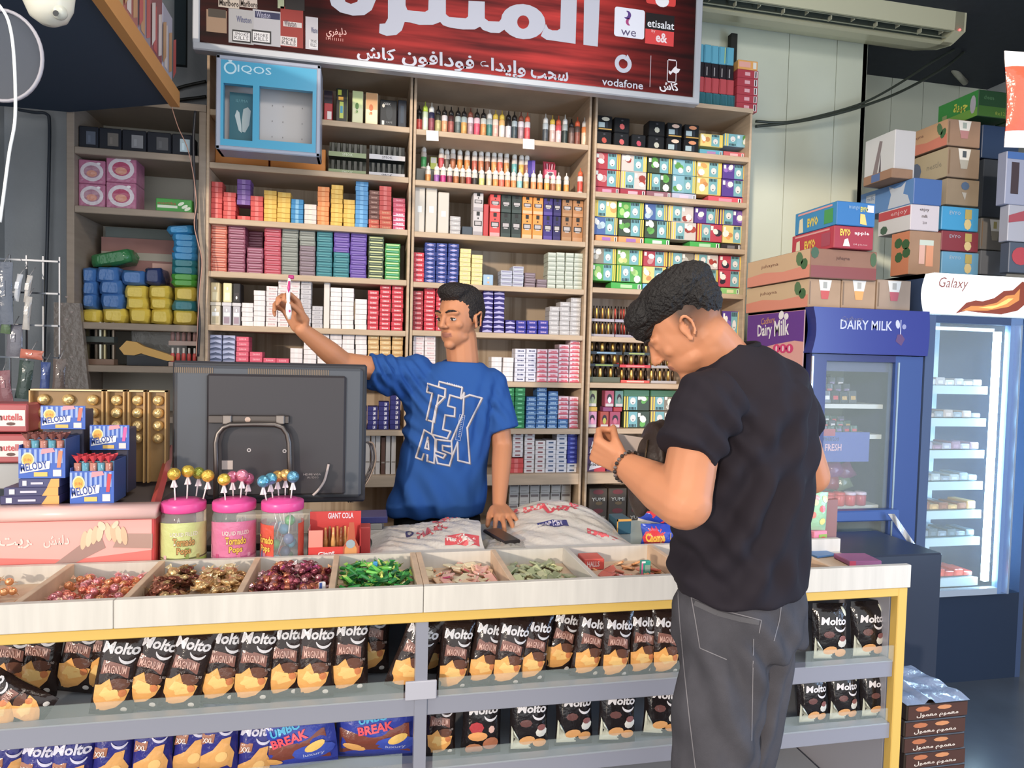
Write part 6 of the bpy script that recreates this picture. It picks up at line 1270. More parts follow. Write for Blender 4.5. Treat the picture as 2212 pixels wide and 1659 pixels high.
def bagproto(kind, w, h, seed):
    base = {'magnum': '2c1c18', 'xxl': '2c2c84', 'cracker': '1c1618', 'redberry': '1c1618', 'multi': '3040a8'}[kind]
    P_ = pillow(w, h, .042 if kind != 'multi' else .06, base, 12, 16, seed=seed, col2=mul(base, .7), crimp=.05); q = M(); q.smooth = True
    if kind == 'magnum':
        ftext(q, P_, w, h, 'Molto', .0, h * .74, h * .13, w * .84, 'd8d4d8', bold=.035, shear=.12); smile(q, P_, w, h, w * .18, h * .73, w * .2, 'd0ccd0')
        patch(q, P_, w, h, [(-w * .36, h * .50), (w * .28, h * .47), (w * .28, h * .60), (0, h * .64), (-w * .34, h * .66)], '8c5c50'); ftext(q, P_, w, h, 'MAGNUM', -w * .04, h * .52, h * .09, w * .52, 'd8a898', eps=.0024, bold=.01)
        patch(q, P_, w, h, elp(w * .1, h * .40, w * .25, h * .07), '6c4434', .0014)
        patch(q, P_, w, h, [(-w * .44, h * .36), (-w * .3, h * .38), (-w * .12, h * .46), (-w * .02, h * .36), (w * .36, h * .34), (w * .3, h * .22), (w * .12, h * .12), (-w * .12, h * .07), (-w * .34, h * .05), (-w * .42, h * .2)], 'f0a848', .0018)
        patch(q, P_, w, h, [(-w * .2, h * .36), (w * .1, h * .34), (w * .2, h * .24), (-w * .1, h * .2), (-w * .3, h * .26)], 'f8c468', .0022); patch(q, P_, w, h, elp(w * .22, h * .30, w * .09, h * .045), 'd87c3c', .0023)
        patch(q, P_, w, h, elp(w * .3, h * .09, w * .075, h * .035), 'e0d8d0', .002); ftext(q, P_, w, h, '2.90', w * .33, h * .42, h * .035, w * .13, 'a89890')
    elif kind == 'xxl':
        ftext(q, P_, w, h, 'Molto', 0, h * .72, h * .14, w * .86, 'd4d0e4', bold=.035, shear=.12); smile(q, P_, w, h, w * .18, h * .71, w * .2, 'ccc8e0')
        patch(q, P_, w, h, [(-w * .42, h * .46), (-w * .1, h * .5), (-w * .08, h * .62), (-w * .4, h * .62)], 'a86848'); ftext(q, P_, w, h, 'XXL', -w * .25, h * .5, h * .07, w * .26, 'e8d8d0', eps=.0024)
        patch(q, P_, w, h, [(-w * .42, h * .1), (-w * .4, h * .3), (-w * .1, h * .4), (w * .1, h * .55), (w * .32, h * .58), (w * .3, h * .46), (w * .42, h * .34), (w * .38, h * .12), (0, h * .05)], 'e0a04c', .0016); patch(q, P_, w, h, elp(w * .12, h * .3, w * .16, h * .07, rot=.6), 'f0bc68', .002)
    elif kind == 'multi':
        patch(q, P_, w, h, [(-w * .42, h * .1), (-w * .44, h * .5), (w * .38, h * .6), (w * .42, h * .12)], '7c3c2c', .0014)
        patch(q, P_, w, h, [(-w * .4, h * .74), (-w * .38, h * .9), (w * .4, h * .92), (w * .4, h * .8)], '7c3c2c', .0014)
        ftext(q, P_, w, h, 'UMBO', -w * .04, h * .62, h * .12, w * .34, '38b0e0', eps=.002, rot=.2, bold=.04); ftext(q, P_, w, h, 'BREAK', 0, h * .46, h * .14, w * .42, 'e84858', eps=.0024, rot=.2, bold=.04)
        patch(q, P_, w, h, elp(w * .24, h * .28, w * .24, h * .12), '3850b8', .0018); patch(q, P_, w, h, elp(w * .26, h * .36, w * .12, h * .07, rot=.3), 'f0c050', .0024); patch(q, P_, w, h, elp(-w * .25, h * .22, w * .14, h * .05, rot=-.2), 'e0a048', .002); ftext(q, P_, w, h, 'luxury', w * .24, h * .2, h * .06, w * .24, 'a8b0e0', eps=.0024)
    else:
        ftext(q, P_, w, h, 'Molto', w * .02, h * .66, h * .13, w * .72, 'dcd8dc', bold=.035, shear=.12); smile(q, P_, w, h, w * .2, h * .65, w * .17, 'd8d4d8')
        if kind == 'cracker':
            patch(q, P_, w, h, elp(-w * .12, h * .5, w * .16, h * .06, 8), '6c4440'); patch(q, P_, w, h, [(-w * .46, h * .06), (-w * .46, h * .44), (-w * .38, h * .3), (-w * .2, h * .2), (0, h * .16), (w * .05, h * .06)], 'd8dcc8'); patch(q, P_, w, h, elp(-w * .08, h * .23, w * .2, h * .07, rot=.15), 'e8a458', .0018)
            patch(q, P_, w, h, elp(w * .27, h * .36, w * .15, h * .08, 9, rot=.3), 'd8d4c8', .0016); patch(q, P_, w, h, elp(w * .27, h * .43, w * .11, h * .05, 9), '8c5450', .002); patch(q, P_, w, h, elp(w * .24, h * .18, w * .18, h * .075, rot=-.1), 'e8a050', .002); patch(q, P_, w, h, elp(w * .36, h * .88, w * .05, h * .09, 8, rot=.3), 'd4d8c4')
        else:
            patch(q, P_, w, h, elp(-w * .15, h * .46, w * .18, h * .09, 8), 'b83038'); patch(q, P_, w, h, elp(-w * .12, h * .33, w * .24, h * .07), 'e89c4c', .0018); patch(q, P_, w, h, elp(w * .22, h * .42, w * .08, h * .06, 7), 'e0b0a0'); patch(q, P_, w, h, elp(w * .2, h * .2, w * .2, h * .1), 'b86c44', .0018); patch(q, P_, w, h, elp(-w * .2, h * .12, w * .22, h * .1), 'c07c50', .0018)
    b_ = P_.mesh('croissant_bag'); b_.materials.append(FILM); c = q.mesh('croissant_print'); c.materials.append(FILM); return b_, c
PROT = {'magnum': [bagproto('magnum', .088, .185, s_) for s_ in (1, 2, 3)], 'xxl': [bagproto('xxl', .086, .155, s_) for s_ in (4, 5)], 'cracker': [bagproto('cracker', .10, .155, s_) for s_ in (6, 7)], 'redberry': [bagproto('redberry', .10, .158, 8)], 'multi': [bagproto('multi', .20, .15, s_) for s_ in (9, 10)]}
def bag(kind, px, tilt, Y, label, zb=.6905, i=0, sc=1.0, back=-.08, py=1450, group=None, dz=0):
    x = at(px, py, Y=Y).x; b_, c = PROT[kind][i % len(PROT[kind])]
    t = link('croissant_bag', b_, None, (x, Y, zb + dz + .001 + abs(math.sin(tilt)) * .04 * sc), (back, tilt, (R.random() - .5) * .15), label, 'snack bag', group or '%s bags in the counter' % kind, None, (sc, 1, sc))
    link('print', c, t); return t
up = zip((238, 300, 385, 470, 541, 609, 678, 752, 868), (.16, .30, .22, .14, .12, .08, .05, .04, .34), range(9))
nm9 = ['first upright one from the frame edge', 'steeply leaning with white glare', 'third, leaning', 'fourth, lit', 'fifth', 'sixth', 'seventh', 'eighth, upright', 'leaning alone by the grey post']
for px, tl, i in up: bag('magnum', px, tl, 1.615 + .012 * (i % 2), 'black croissant bag, upper left shelf, %s' % nm9[i], i=i, dz=[.0, .0, 0, .004, .006, .008, .01, .01, 0][i])
for k, (px, tl) in enumerate(((20, .1), (75, .12), (160, .15), (222, .1), (330, .2), (420, .1), (500, .05), (590, .1), (700, .1), (800, .05))):
    bag('magnum', px, tl, 1.72, 'black croissant bag in the rear row, upper left shelf, %s from the frame edge' % ow[k], i=k, dz=.008)
for k, px in enumerate((50, 105)): bag('magnum', px, -1.0, 1.60, 'toppled black croissant bag at the far left of the shelf, %s' % ['outer', 'inner'][k], i=k, sc=.8, dz=.0)
nm = ['first from the grey post', 'second', 'third', 'fourth', 'fifth, set back', 'sixth, shiny', 'seventh', 'eighth', 'beside the customer leg']
for k, (px, tl) in enumerate(((975, .12), (1036, .2), (1090, .18), (1142, .16), (1200, .22), (1262, .18), (1325, .1), (1384, .06), (1436, .05))):
    bag('magnum', px, tl, 1.612 + (.05 if k == 4 else .012 * (k % 2)), 'black croissant bag, upper middle shelf, %s' % nm[k], i=k + 1, sc=.93, dz=.0, py=1420)
for k, px in enumerate((930, 1010, 1120, 1180, 1290, 1350)): bag('magnum', px, .1, 1.71, 'black croissant bag in the rear row, upper middle shelf, %s from the post' % ow[k], i=k, sc=.93, py=1420)
for k, px in enumerate((1792, 1874)): bag('cracker', px, .02, 1.62, 'black mini croissant bag, upper right shelf, %s' % ['beside the customer', 'beside the yellow post'][k], i=k, sc=1.02, py=1370)
for k, (px, tl, dz) in enumerate(((30, -.1, -.03), (70, .15, -.025), (150, .05, -.02), (238, .06, .0), (325, .06, .012), (408, .1, .012), (468, .06, .016), (545, .1, -.02), (556, .05, .02))):
    bag('xxl', px, tl, 1.62 + (.06 if k in (0, 8) else 0) + .01 * (k % 2), 'blue croissant bag, lower left shelf, %s from the frame edge' % ow[k], zb=.5205, i=k, py=1620, dz=dz, back=-.1)
bag('multi', 640, -.12, 1.64, 'large blue and brown multipack bag, lower left shelf', zb=.5205, i=0, py=1620); bag('multi', 810, .05, 1.66, 'large blue and brown multipack bag next to the grey post', zb=.5205, i=1, py=1620)
for k, px in enumerate((660, 800)): bag('multi', px, .1, 1.74, 'multipack bag stacked at the rear, %s' % ['left one', 'right one'][k], zb=.5205, i=1, py=1600)
bag('magnum', 952, .0, 1.64, 'black croissant bag alone, lower middle shelf next to the post', zb=.5205, i=2, sc=.85, py=1590)
bag('redberry', 1040, .0, 1.63, 'black mini croissant bag with red square', zb=.5205, sc=1, py=1590)
for k, px in enumerate((1142, 1238, 1330, 1424)): bag('cracker', px, .02 + .02 * k, 1.62 + .01 * (k % 2), 'black mini croissant bag, lower middle shelf, %s' % ['after the red square one', 'second', 'third', 'next to the customer leg'][k], zb=.5205, i=k, py=1590)
for k, px in enumerate((1752, 1818, 1886)): bag('cracker', px, .02, 1.62, 'black mini croissant bag, lower right shelf, %s' % ['beside the trouser leg', 'middle', 'beside the yellow post'][k], zb=.5205, i=k, sc=.9, py=1560)

# ------------------------------------------------------------------ sweets in the tray
def candymesh(kind, c1, c2, seed):
    rr = random.Random(seed); m = M()
    if kind == 'ball':
        m.smooth = True; m.sphere((0, 0, .009), (.010, .009, .009), 8, c1, 5); m.smooth = False
        m.put([(.008, -.002, .009), (.018, -.008, .014), (.019, .006, .012), (-.008, .002, .009), (-.018, -.006, .006), (-.018, .008, .014)], [(0, 1, 2), (3, 4, 5)], c2)
    elif kind == 'flat':
        m.smooth = True; m.sphere((0, 0, .006), (.016, .011, .006), 9, c1, 4)
        m.smooth = False; m.put([(.014, -.004, .006), (.024, -.008, .010), (.024, .008, .007), (.014, .004, .006), (-.014, -.004, .006), (-.023, -.008, .004), (-.023, .007, .011), (-.014, .004, .006)], [(0, 1, 2, 3), (7, 6, 5, 4)], c2)
    elif kind == 'stick':
        m.bbox(-.016, -.005, 0, .016, .005, .008, c1, b=.002); m.put([(.016, -.005, .004), (.023, -.009, .004), (.023, .009, .008), (.016, .005, .004), (-.016, -.005, .004), (-.023, -.009, .008), (-.023, .009, .004), (-.016, .005, .004)], [(0, 1, 2, 3), (7, 6, 5, 4)], c2)
    else:
        m.bbox(-.017, -.012, 0, .017, .012, .006, c1, b=.002); m.rect(-.01, .001, .01, .005, -.0125, c2)
    me = m.mesh('candy_' + kind); me.materials.append(FOIL if kind in ('ball', 'flat') else FILM); return me
def candies(x0, x1, kinds, n, label, zpile=.02, name='wrapped_candy', y0=.035, y1=.27, seed=0):
    rr = random.Random(seed); ms = [candymesh(k_, a, b_, i) for i, (k_, a, b_) in enumerate(kinds)]
    hp = M(); zz = lambda u, v: zpile * .9 * (4 * u * (1 - u)) ** .35 * (4 * v * (1 - v)) ** .3      # the candies below the top ones
    for i in range(int(n * 1.6)):
        u = rr.random(); v = rr.random(); me = ms[rr.randrange(len(ms))]; mw = Matrix.Translation((x0 + .014 + (x1 - x0 - .028) * u, CY + y0 + (y1 - y0) * v, .927 + zz(u, v) * rr.random())) @ Euler((rr.uniform(-.6, .6), rr.uniform(-.6, .6), rr.uniform(0, 6))).to_matrix().to_4x4()
        o = len(hp.v); hp.v += [tuple(mw @ w_.co) for w_ in me.vertices]; ca = me.color_attributes['Col'].data
        for p in me.polygons: hp.f.append(tuple(k + o for k in p.vertices)); hp.c.append(tuple(ca[p.loop_start].color)); hp.m.append(0); hp.sm.append(True)
    hp.build('candy_heap', ms[0].materials[0], None, label='lower layer of ' + label.replace('candy', 'sweets').replace('sachet', 'sachets'), cat='candy', kind='stuff')
    for i in range(n):
        u = rr.random(); v = rr.random(); x = x0 + .016 + (x1 - x0 - .032) * u; y = y0 + .01 + (y1 - y0 - .02) * v
        z = .9268 + zz(u, v) + .002 + .006 * rr.random()
        o = link(name, (mm := ms[rr.randrange(len(ms))]), None, (x, CY + y, z), (rr.uniform(-.5, .5), rr.uniform(-.5, .5), rr.uniform(0, 6)), '%s %s, %s %s' % (cnm(kinds[ms.index(mm)][1]) + '-toned', label, 'front' if v < .33 else 'middle' if v < .66 else 'back', 'left' if u < .33 else 'centre' if u < .66 else 'right'), 'candy', label)
d = [a + .008 for a in DV]; e_ = [a - .008 for a in DV]
candies(d[0], e_[1], [('ball', 'e8785c', 'f0a088'), ('ball', 'f09c60', 'f8c8a0'), ('ball', 'e88c94', 'f4b8b8')], 38, 'orange-pink wrapped candy in the first full tray', .014, seed=1)
candies(d[1], (DV[1] + DV[2]) / 2 - .01, [('flat', '8c4c34', 'a86848'), ('flat', '74402c', 'c09058'), ('flat', 'd8b070', 'e8cc98')], 24, 'brown foil candy in the tray before the green jar', .04, seed=2)
candies((DV[1] + DV[2]) / 2 - .02, e_[2], [('flat', 'd8a868', 'e8c890'), ('flat', 'e0b878', 'f0d8a8'), ('flat', 'c49458', 'e8cc98')], 32, 'gold foil candy in the tray before the jars', .034, seed=3)
candies(d[2], e_[3], [('ball', '8c3444', 'c04c78'), ('ball', 'a85060', 'e0a0b0'), ('ball', 'c87050', 'f0a868'), ('ball', '743038', 'b84080'), ('ball', 'b87c80', 'e8d0d0')], 70, 'maroon and pink foil candy in the fourth tray', .036, seed=4)
candies(d[3], e_[4], [('stick', '1c7c34', '48b048'), ('stick', '28a03c', 'a0d040'), ('stick', '146028', '2c8c3c'), ('stick', '68c83c', 'd8e060')], 52, 'green wrapped candy in the fifth tray', .036, seed=5)
candies(d[5], e_[6], [('gum', 'f0b0a0', 'e05088'), ('gum', 'f0c8a0', 'e8707c'), ('gum', 'e8d8b0', 'f09050')], 26, 'pale pink and orange gum sachet in the tray right of the joint', .006, seed=6)
candies(d[6], e_[7], [('gum', 'b8c090', '70804c'), ('gum', 'd8d8a0', 'e8e8c0'), ('gum', '98a078', 'c8c8a0')], 22, 'pale green sachet in the tray before the right bag', .008, seed=7)
candies(d[7], e_[8], [('gum', 'e08868', 'f4b890'), ('gum', 'd86c58', 'e8a0a0'), ('gum', 'f0a868', 'f4d0a0')], 14, 'salmon gum packet in the tray near the customer', .004, seed=8)
candies(d[8], e_[9], [('ball', 'c87870', 'e0a8a0'), ('ball', 'd89090', 'e8c0b8')], 12, 'pinkish candy in the tray partly behind the customer', .02, seed=9)
candies(CX0 + .3, e_[0], [('ball', 'f0a868', 'f8c890')], 10, 'orange candy in the tray cut by the frame edge', .012, seed=10)
# hall-marked gum boxes in the tray
def smallbox(px, py, Y, Z, w, d_, h, col, label, rz=0, draw=None, name='candy_box', cat='candy box', rx=0):
    x = at(px, py, Y=Y).x; m = M(); m.bbox(0, 0, 0, w, d_, h, col, b=min(.002, h * .2)); 
    if draw: draw(m, w, h)
    return m.build(name, PRINT, None, (x, Y, Z), (rx, 0, rz), label, cat)
smallbox(1262, 1215, 1.76, .927, .058, .06, .03, 'd84838', 'red lozenge box at the back of the salmon tray', draw=lambda m, w, h: m.text('HALLS', w * .15, h * .3, h * .5, -.001, 'f0d0c8', w=w * .6, bold=.02))
smallbox(1295, 1240, 1.61, .927, .048, .02, .012, '2c9c3c', 'green mint stick pack lying in the salmon tray', draw=lambda m, w, h: m.text('MENTOS', w * .1, h * .2, h * .6, -.001, 'e0f0d8', w=w * .8, res=1))
smallbox(1386, 1222, 1.66, .9272, .026, .014, .05, '10a088', 'teal and pink upright gum pack at the tray divider', draw=lambda m, w, h: (m.rect(-.0005, 0, w * .15, h, -.001, 'e85c98'), m.rect(w * .35, h * .45, w * .9, h * .8, -.001, '88a898'), m.rect(.0, h * .9, w * .4, h, -.0012, 'f0f0f0')))
smallbox(806, 1222, 1.72, .955, .011, .009, .028, '2090d0', 'tiny sky blue mint box standing in the green candy', draw=lambda m, w, h: m.rect(0, 0, w, h * .45, -.0006, 'd0dce8'))
smallbox(690, 1262, 1.60, .955, .015, .01, .02, 'e0dce0', 'tiny white and blue box on the maroon candy', rz=.3, draw=lambda m, w, h: m.rect(0, 0, w * .4, h, -.0006, '3858a8'))
# right end of tray
smallbox(1835, 1212, 1.70, .9275, .10, .08, .014, '9c5480', 'mauve flat chocolate pack at the right end of the counter', rz=-.1, draw=lambda m, w, h: m.rect(0, 0, w * .2, h, -.0006, 'c83858'))
smallbox(1765, 1215, 1.78, .9275, .08, .07, .006, '4c7cb0', 'blue sachet lying right of the customer', rz=.2)

# ------------------------------------------------------------------ lollipop jars
def jar(px, py, Y, label, lcol, c2, letters, tex, balls, pop, plabel, sticks=False):
    x = at(px, py, Y=Y).x; t = thing('lollipop_jar', label, 'jar', (x, Y, GTOP + .0006)); r = .0545
    q = M(); q.smooth = True; q.lathe([(r * .92, 0), (r, .006), (r, .045), (r, .125), (r * .98, .138), (r * .93, .146), (r * .93, .152)], 28, 'e8f0e8'); q.build('clear_body', GLASSY, t)
    q = M(); q.smooth = True; q.lathe([(r * .97, .1522), (r, .155), (r, .172), (r * .97, .1755), (r * .7, .177), (r * .66, .181), (.001, .182)], 28, 'e83c98'); q.build('lid', SATIN, t)
    # wrap-around label
    q = M(); q.smooth = True; n = 36
    a0, a1 = (-PI / 2 - 2.0, -PI / 2 + 2.0) if not sticks else (-PI / 2 - 2.2, -PI / 2 - .28)
    def lab(a0, a1, z0, z1, col, e=.0008, nn=24):
        q.put([((r + e) * math.cos(a0 + (a1 - a0) * i / nn), (r + e) * math.sin(a0 + (a1 - a0) * i / nn), z) for i in range(nn + 1) for z in (z0, z1(i / nn) if callable(z1) else z1)], [(2 * i, 2 * i + 2, 2 * i + 3, 2 * i + 1) for i in range(nn)], col)
    lab(a0, a1, .006, (lambda s_: .118 + .012 * math.sin(3 * s_)) if not sticks else .12, lcol); lab(a0, a1, .006, .034, c2, .0011); lab(a0, a1, .036, .040, tex, .0012)
    if sticks: lab(-PI / 2 + .9, -PI / 2 + 2.2, .006, .12, lcol)
    def ct(s_, ac, z, h_, wa, col, e=.002, bold=.03):
        vs, fs, W_, H_ = glyphs(s_, bold, 2); out = []
        for a, b_ in vs: th = ac + (a / W_ - .5) * wa; out.append(((r + e) * math.cos(th), (r + e) * math.sin(th), z + b_ / H_ * h_))
        q.put(out, fs, col)
    ac = -PI / 2 + (.25 if not sticks else -.75)
    ct('LIQUID FILLED', ac, .094, .012, 1.2, 'e8dcd0', .0018, .01) if not sticks else None
    ct('Tornado', ac, .070, .022, .95, letters[1], .0018, .06); ct('Tornado', ac, .071, .020, .9, letters[0], .0024); ct('Pops', ac, .044, .024, .62, letters[1], .0018, .06); ct('Pops', ac, .046, .021, .58, letters[0], .0024)
    for k in range(7): a = a0 + .3 + k * (a1 - a0 - .5) / 7; lab(a, a + .16, .012 + .012 * (k % 3), .026 + .02 * ((k * 2) % 3), balls[k % len(balls)], .0016, 3)
    q.build('label', FILM, t)
    rr = random.Random(int(px))
    for k in range(16 if sticks else 8):
        a = rr.random() * 6.28; rad = rr.random() ** .5 * (r - .02); z = .018 + .02 * (k // 3) * (1 if sticks else 1.3)
        q = M(); q.smooth = True; q.sphere((rad * math.cos(a), rad * math.sin(a), z), .0145, 10, balls[k % len(balls)], 6); q.tube([(rad * math.cos(a), rad * math.sin(a), z + .012), (rad * math.cos(a + 1) * .6, rad * math.sin(a + 1) * .6, z + .06)], .0016, 5, 'e8e4e0'); q.build('lollipop_inside', SATIN, t)
    for k, (bx, by, c, cc, dy) in enumerate(pop):
        Yp = Y + dy; bp = at(bx, by, Y=Yp); bz = GTOP + .1826
        L_ = thing('lollipop', '%s lollipop standing in the lid of %s, %s' % (cc, plabel, ['first', 'second', 'third', 'fourth', 'fifth'][k]), 'lollipop', (bp.x, Yp, bz))
        ox = (x + (bp.x - x) * .82) - bp.x; H = bp.z - bz
        q = M(); q.smooth = True; q.tube([(ox, 0, 0), (0, 0, H - .012)], .0019, 6, 'f0ece8'); q.build('stick', SATIN, L_)
        q = M(); q.smooth = True; q.sphere((0, 0, H), .0162, 14, c, 9); q.build('ball', FOIL, L_)
        q = M(); v = []
        for i in range(12): a = 2 * PI * i / 12; rr_ = .004 + .005 * (i % 2); v += [(.003 * math.cos(a), .003 * math.sin(a), H - .015), (rr_ * math.cos(a), rr_ * math.sin(a), H - .034)]
        q.put(v, [(2 * i, 2 * ((i + 1) % 12), 2 * ((i + 1) % 12) + 1, 2 * i + 1) for i in range(12)], 'e8d8dc'); q.build('wrapper_skirt', FILM, L_)
YJ = 1.905
jar(396, 1232, YJ, 'green-labelled lollipop jar with pink lid nearest the red display', 'c8d080', 'a8d850', ('c8944c', '6c4428'), '6c7040', ['b0a050', 'd88c7c', 'e0b0b0', 'c06c4c', '8c9c48'], [(376, 1024, 'e0b820', 'yellow', -.02), (406, 1018, 'e8c420', 'yellow', .0), (429, 1022, 'a8b028', 'lime', .03), (449, 1028, 'e8b824', 'yellow', -.01)], 'the green jar')
jar(505, 1230, YJ, 'pink-labelled lollipop jar between the other two', 'd8709c', 'e89cbc', ('e8b82c', '8c4c20'), 'c05888', ['e06c98', 'e8a0bc', 'c8487c', 'f0c8d8'], [(484, 1036, 'e8bc1c', 'yellow', -.03), (503, 1030, 'e07898', 'pink', .02), (523, 1027, 'e884a0', 'pink', .0), (536, 1034, 'd86c94', 'rose', .03)], 'the pink jar')
jar(609, 1226, YJ - .01, 'clear lollipop jar full of coloured balls beside the red box', 'd84c30', 'd86ca0', ('f0c028', 'b03018'), 'c8406c', ['48a8d0', '40b848', 'f0a828', 'd84850', '5c6c98', 'c07890', '58b8d8'], [(569, 1040, '58a8c8', 'blue', -.03), (585, 1034, '60b0cc', 'blue', .0), (600, 1029, 'd8a040', 'orange and blue', .03), (617, 1026, 'd0a050', 'orange', .03), (633, 1030, '5898b8', 'blue', -.01)], 'the clear jar', sticks=True)
# red cola stick display
x0 = at(664, 1216, Y=1.86).x; x1 = at(778, 1210, Y=1.86).x; w = x1 - x0
t = thing('candy_display', 'red open display box of cola bottle sweets beside the jars', 'display box', (x0, 1.86, GTOP + .0006))
m = M(); m.box(0, 0, 0, w, .002, .055, 'd82c24'); m.box(0, .0, .055, w * .28, .002, .1, 'e88878'); m.box(0, .0, 0, .002, .07, .10, 'd8908c'); m.box(w - .002, 0, 0, w, .07, .10, 'c82420'); m.box(0, .068, 0, w, .07, .135, 'cc2c28'); m.poly([(w * .66, .01), (w * .96, .01), (w * .97, .055), (w * .9, .075), (w * .87, .12), (w * .78, .12), (w * .75, .075), (w * .67, .055)], -.0015, 'b8502c')
m.poly([(w * .69, .014), (w * .93, .014), (w * .93, .05), (w * .85, .07), (w * .77, .07), (w * .7, .05)], -.002, 'd89048'); m.ell(w * .81, .062, w * .09, .012, -.0024, '98a8b0', n=10)
m.text('Giant', w * .2, .028, .014, -.0015, 'e8d8dc', w=w * .32, bold=.03, rot=.12); m.text('Cola', w * .26, .012, .014, -.0015, 'e8d8dc', w=w * .3, bold=.03, rot=.12); m.text('GIANT COLA', w * .35, .115, .016, .067, 'e4d4e0', w=w * .5, bold=.02); m.build('carton', PRINT, t)
for i in range(8): q = M(); q.smooth = True; q.lathe([(.006, .01), (.0065, .06), (.004, .08), (.003, .1)], 8, ['c87c30', '8c4c20', 'e0a050'][i % 3], cx=w * (.32 + .075 * i), cy=.03 + .012 * (i % 2)); q.build('cola_stick', FILM, t)
smallbox(776, 1180, 1.92, GTOP + .0006, .03, .05, .09, 'c0302c', 'small red carton behind the cola display', name='carton_box', cat='box')
# ------------------------------------------------------------------ red display cabinet at the left with its goods
YR = 1.86; a = at(-60, 1235, Y=YR); b_ = at(335, 1226, Y=YR); zt_ = at(200, 1095, Y=YR).z; RX0, RX1 = a.x, b_.x; z0 = at(200, 1229, Y=YR).z
rd = thing('display_cabinet', 'low red-framed display cabinet with fist-bump picture at the left', 'cabinet', (RX0, YR, z0)); w = RX1 - RX0; zm = at(200, 1121, Y=YR).z - z0; H = zt_ - z0
m = M(); m.bbox(0, 0, 0, w, .42, zm, 'c83438', b=.003); m.build('body', SATIN, rd)
q = M(); q.smooth = False; q.rect(.0, .008, w - .008, zm - .004, -.0008, 'f0a8a0'); q.poly([(0, .008), (w - .008, .008), (w - .008, zm * .35), (w * .55, zm * .2), (0, zm * .3)], -.0012, 'e87068')
q.poly([(w * .42, .01), (w * .52, .01), (w * .72, zm * .42), (w * .7, zm * .62), (w * .62, zm * .6)], -.0016, 'a8847c'); q.poly([(w * .76, zm * .42), (w * .985, zm * .38), (w * .985, zm * .68), (w * .8, zm * .7)], -.0016, 'b08c80')
for i in range(4): q.ell(w * (.60 + .03 * i), zm * (.58 + .05 * i), w * .018, zm * .19, -.002 - .0002 * i, ['e0bc98', 'e8c8a4'][i % 2], n=12, rot=-.15); q.ell(w * (.735 + .03 * i), zm * (.74 - .03 * i), w * .018, zm * .19, -.0022 - .0002 * i, ['e4c4a0', 'd8b490'][i % 2], n=12, rot=.15)
q.ell(w * .70, zm * .86, w * .02, zm * .1, -.003, 'ecd0b0', n=10, rot=.5); q.ell(w * .775, zm * .88, w * .014, zm * .09, -.003, 'ecd0b0', n=10, rot=-.6)
q.text(vis(0xFEB6, 0xFEE8, 0xFEDF, 0xFEA9), w * .38, zm * .45, zm * .25, -.002, 'f4d0c8', w=w * .14, bold=.02); q.text(vis(0xFE96, 0xFEF3, 0xFEAE), w * .14, zm * .45, zm * .22, -.002, 'f4d0c8', w=w * .18, bold=.02)
q.build('picture', PRINT, rd)
m = M(); m.smooth = True; n = 10; prof = [(-.012 + .0 , zm), (-.016, zm + .01), (-.014, H - .006), (-.004, H + .002), (.03, H + .004), (.03, zm)]; extr(m, prof[::-1], -.0, w + .004, 'e8b8b0'); m.build('top_rail', SATIN, rd)
M().box(0, .03, zm + .0005, w - .02, .41, H - .01, '5c504c').build('top_shelf', MATTE, rd)
aa = at(330, 1108, Y=YR + .02); bb = at(370, 968, Y=2.3); m = M(); m.tube([aa - Vector((RX0, YR, z0)), bb - Vector((RX0, YR, z0))], .012, 4, 'c8443c'); m.build('sloping_rail', SATIN, rd)
for x in (.08, w - .25, w - .04): M().box(x, .03, GTOP - z0, x + .03, .06, .0, '504c54').build('leg', SATIN, rd)
zs = zt_ + .004
M().box(0, 0, 0, .10, .01, .14, 'a8a09c').build('grey_panel', SATIN, rd, (at(275, 1050, Y=2.29).x - RX0, .43, H - .02))
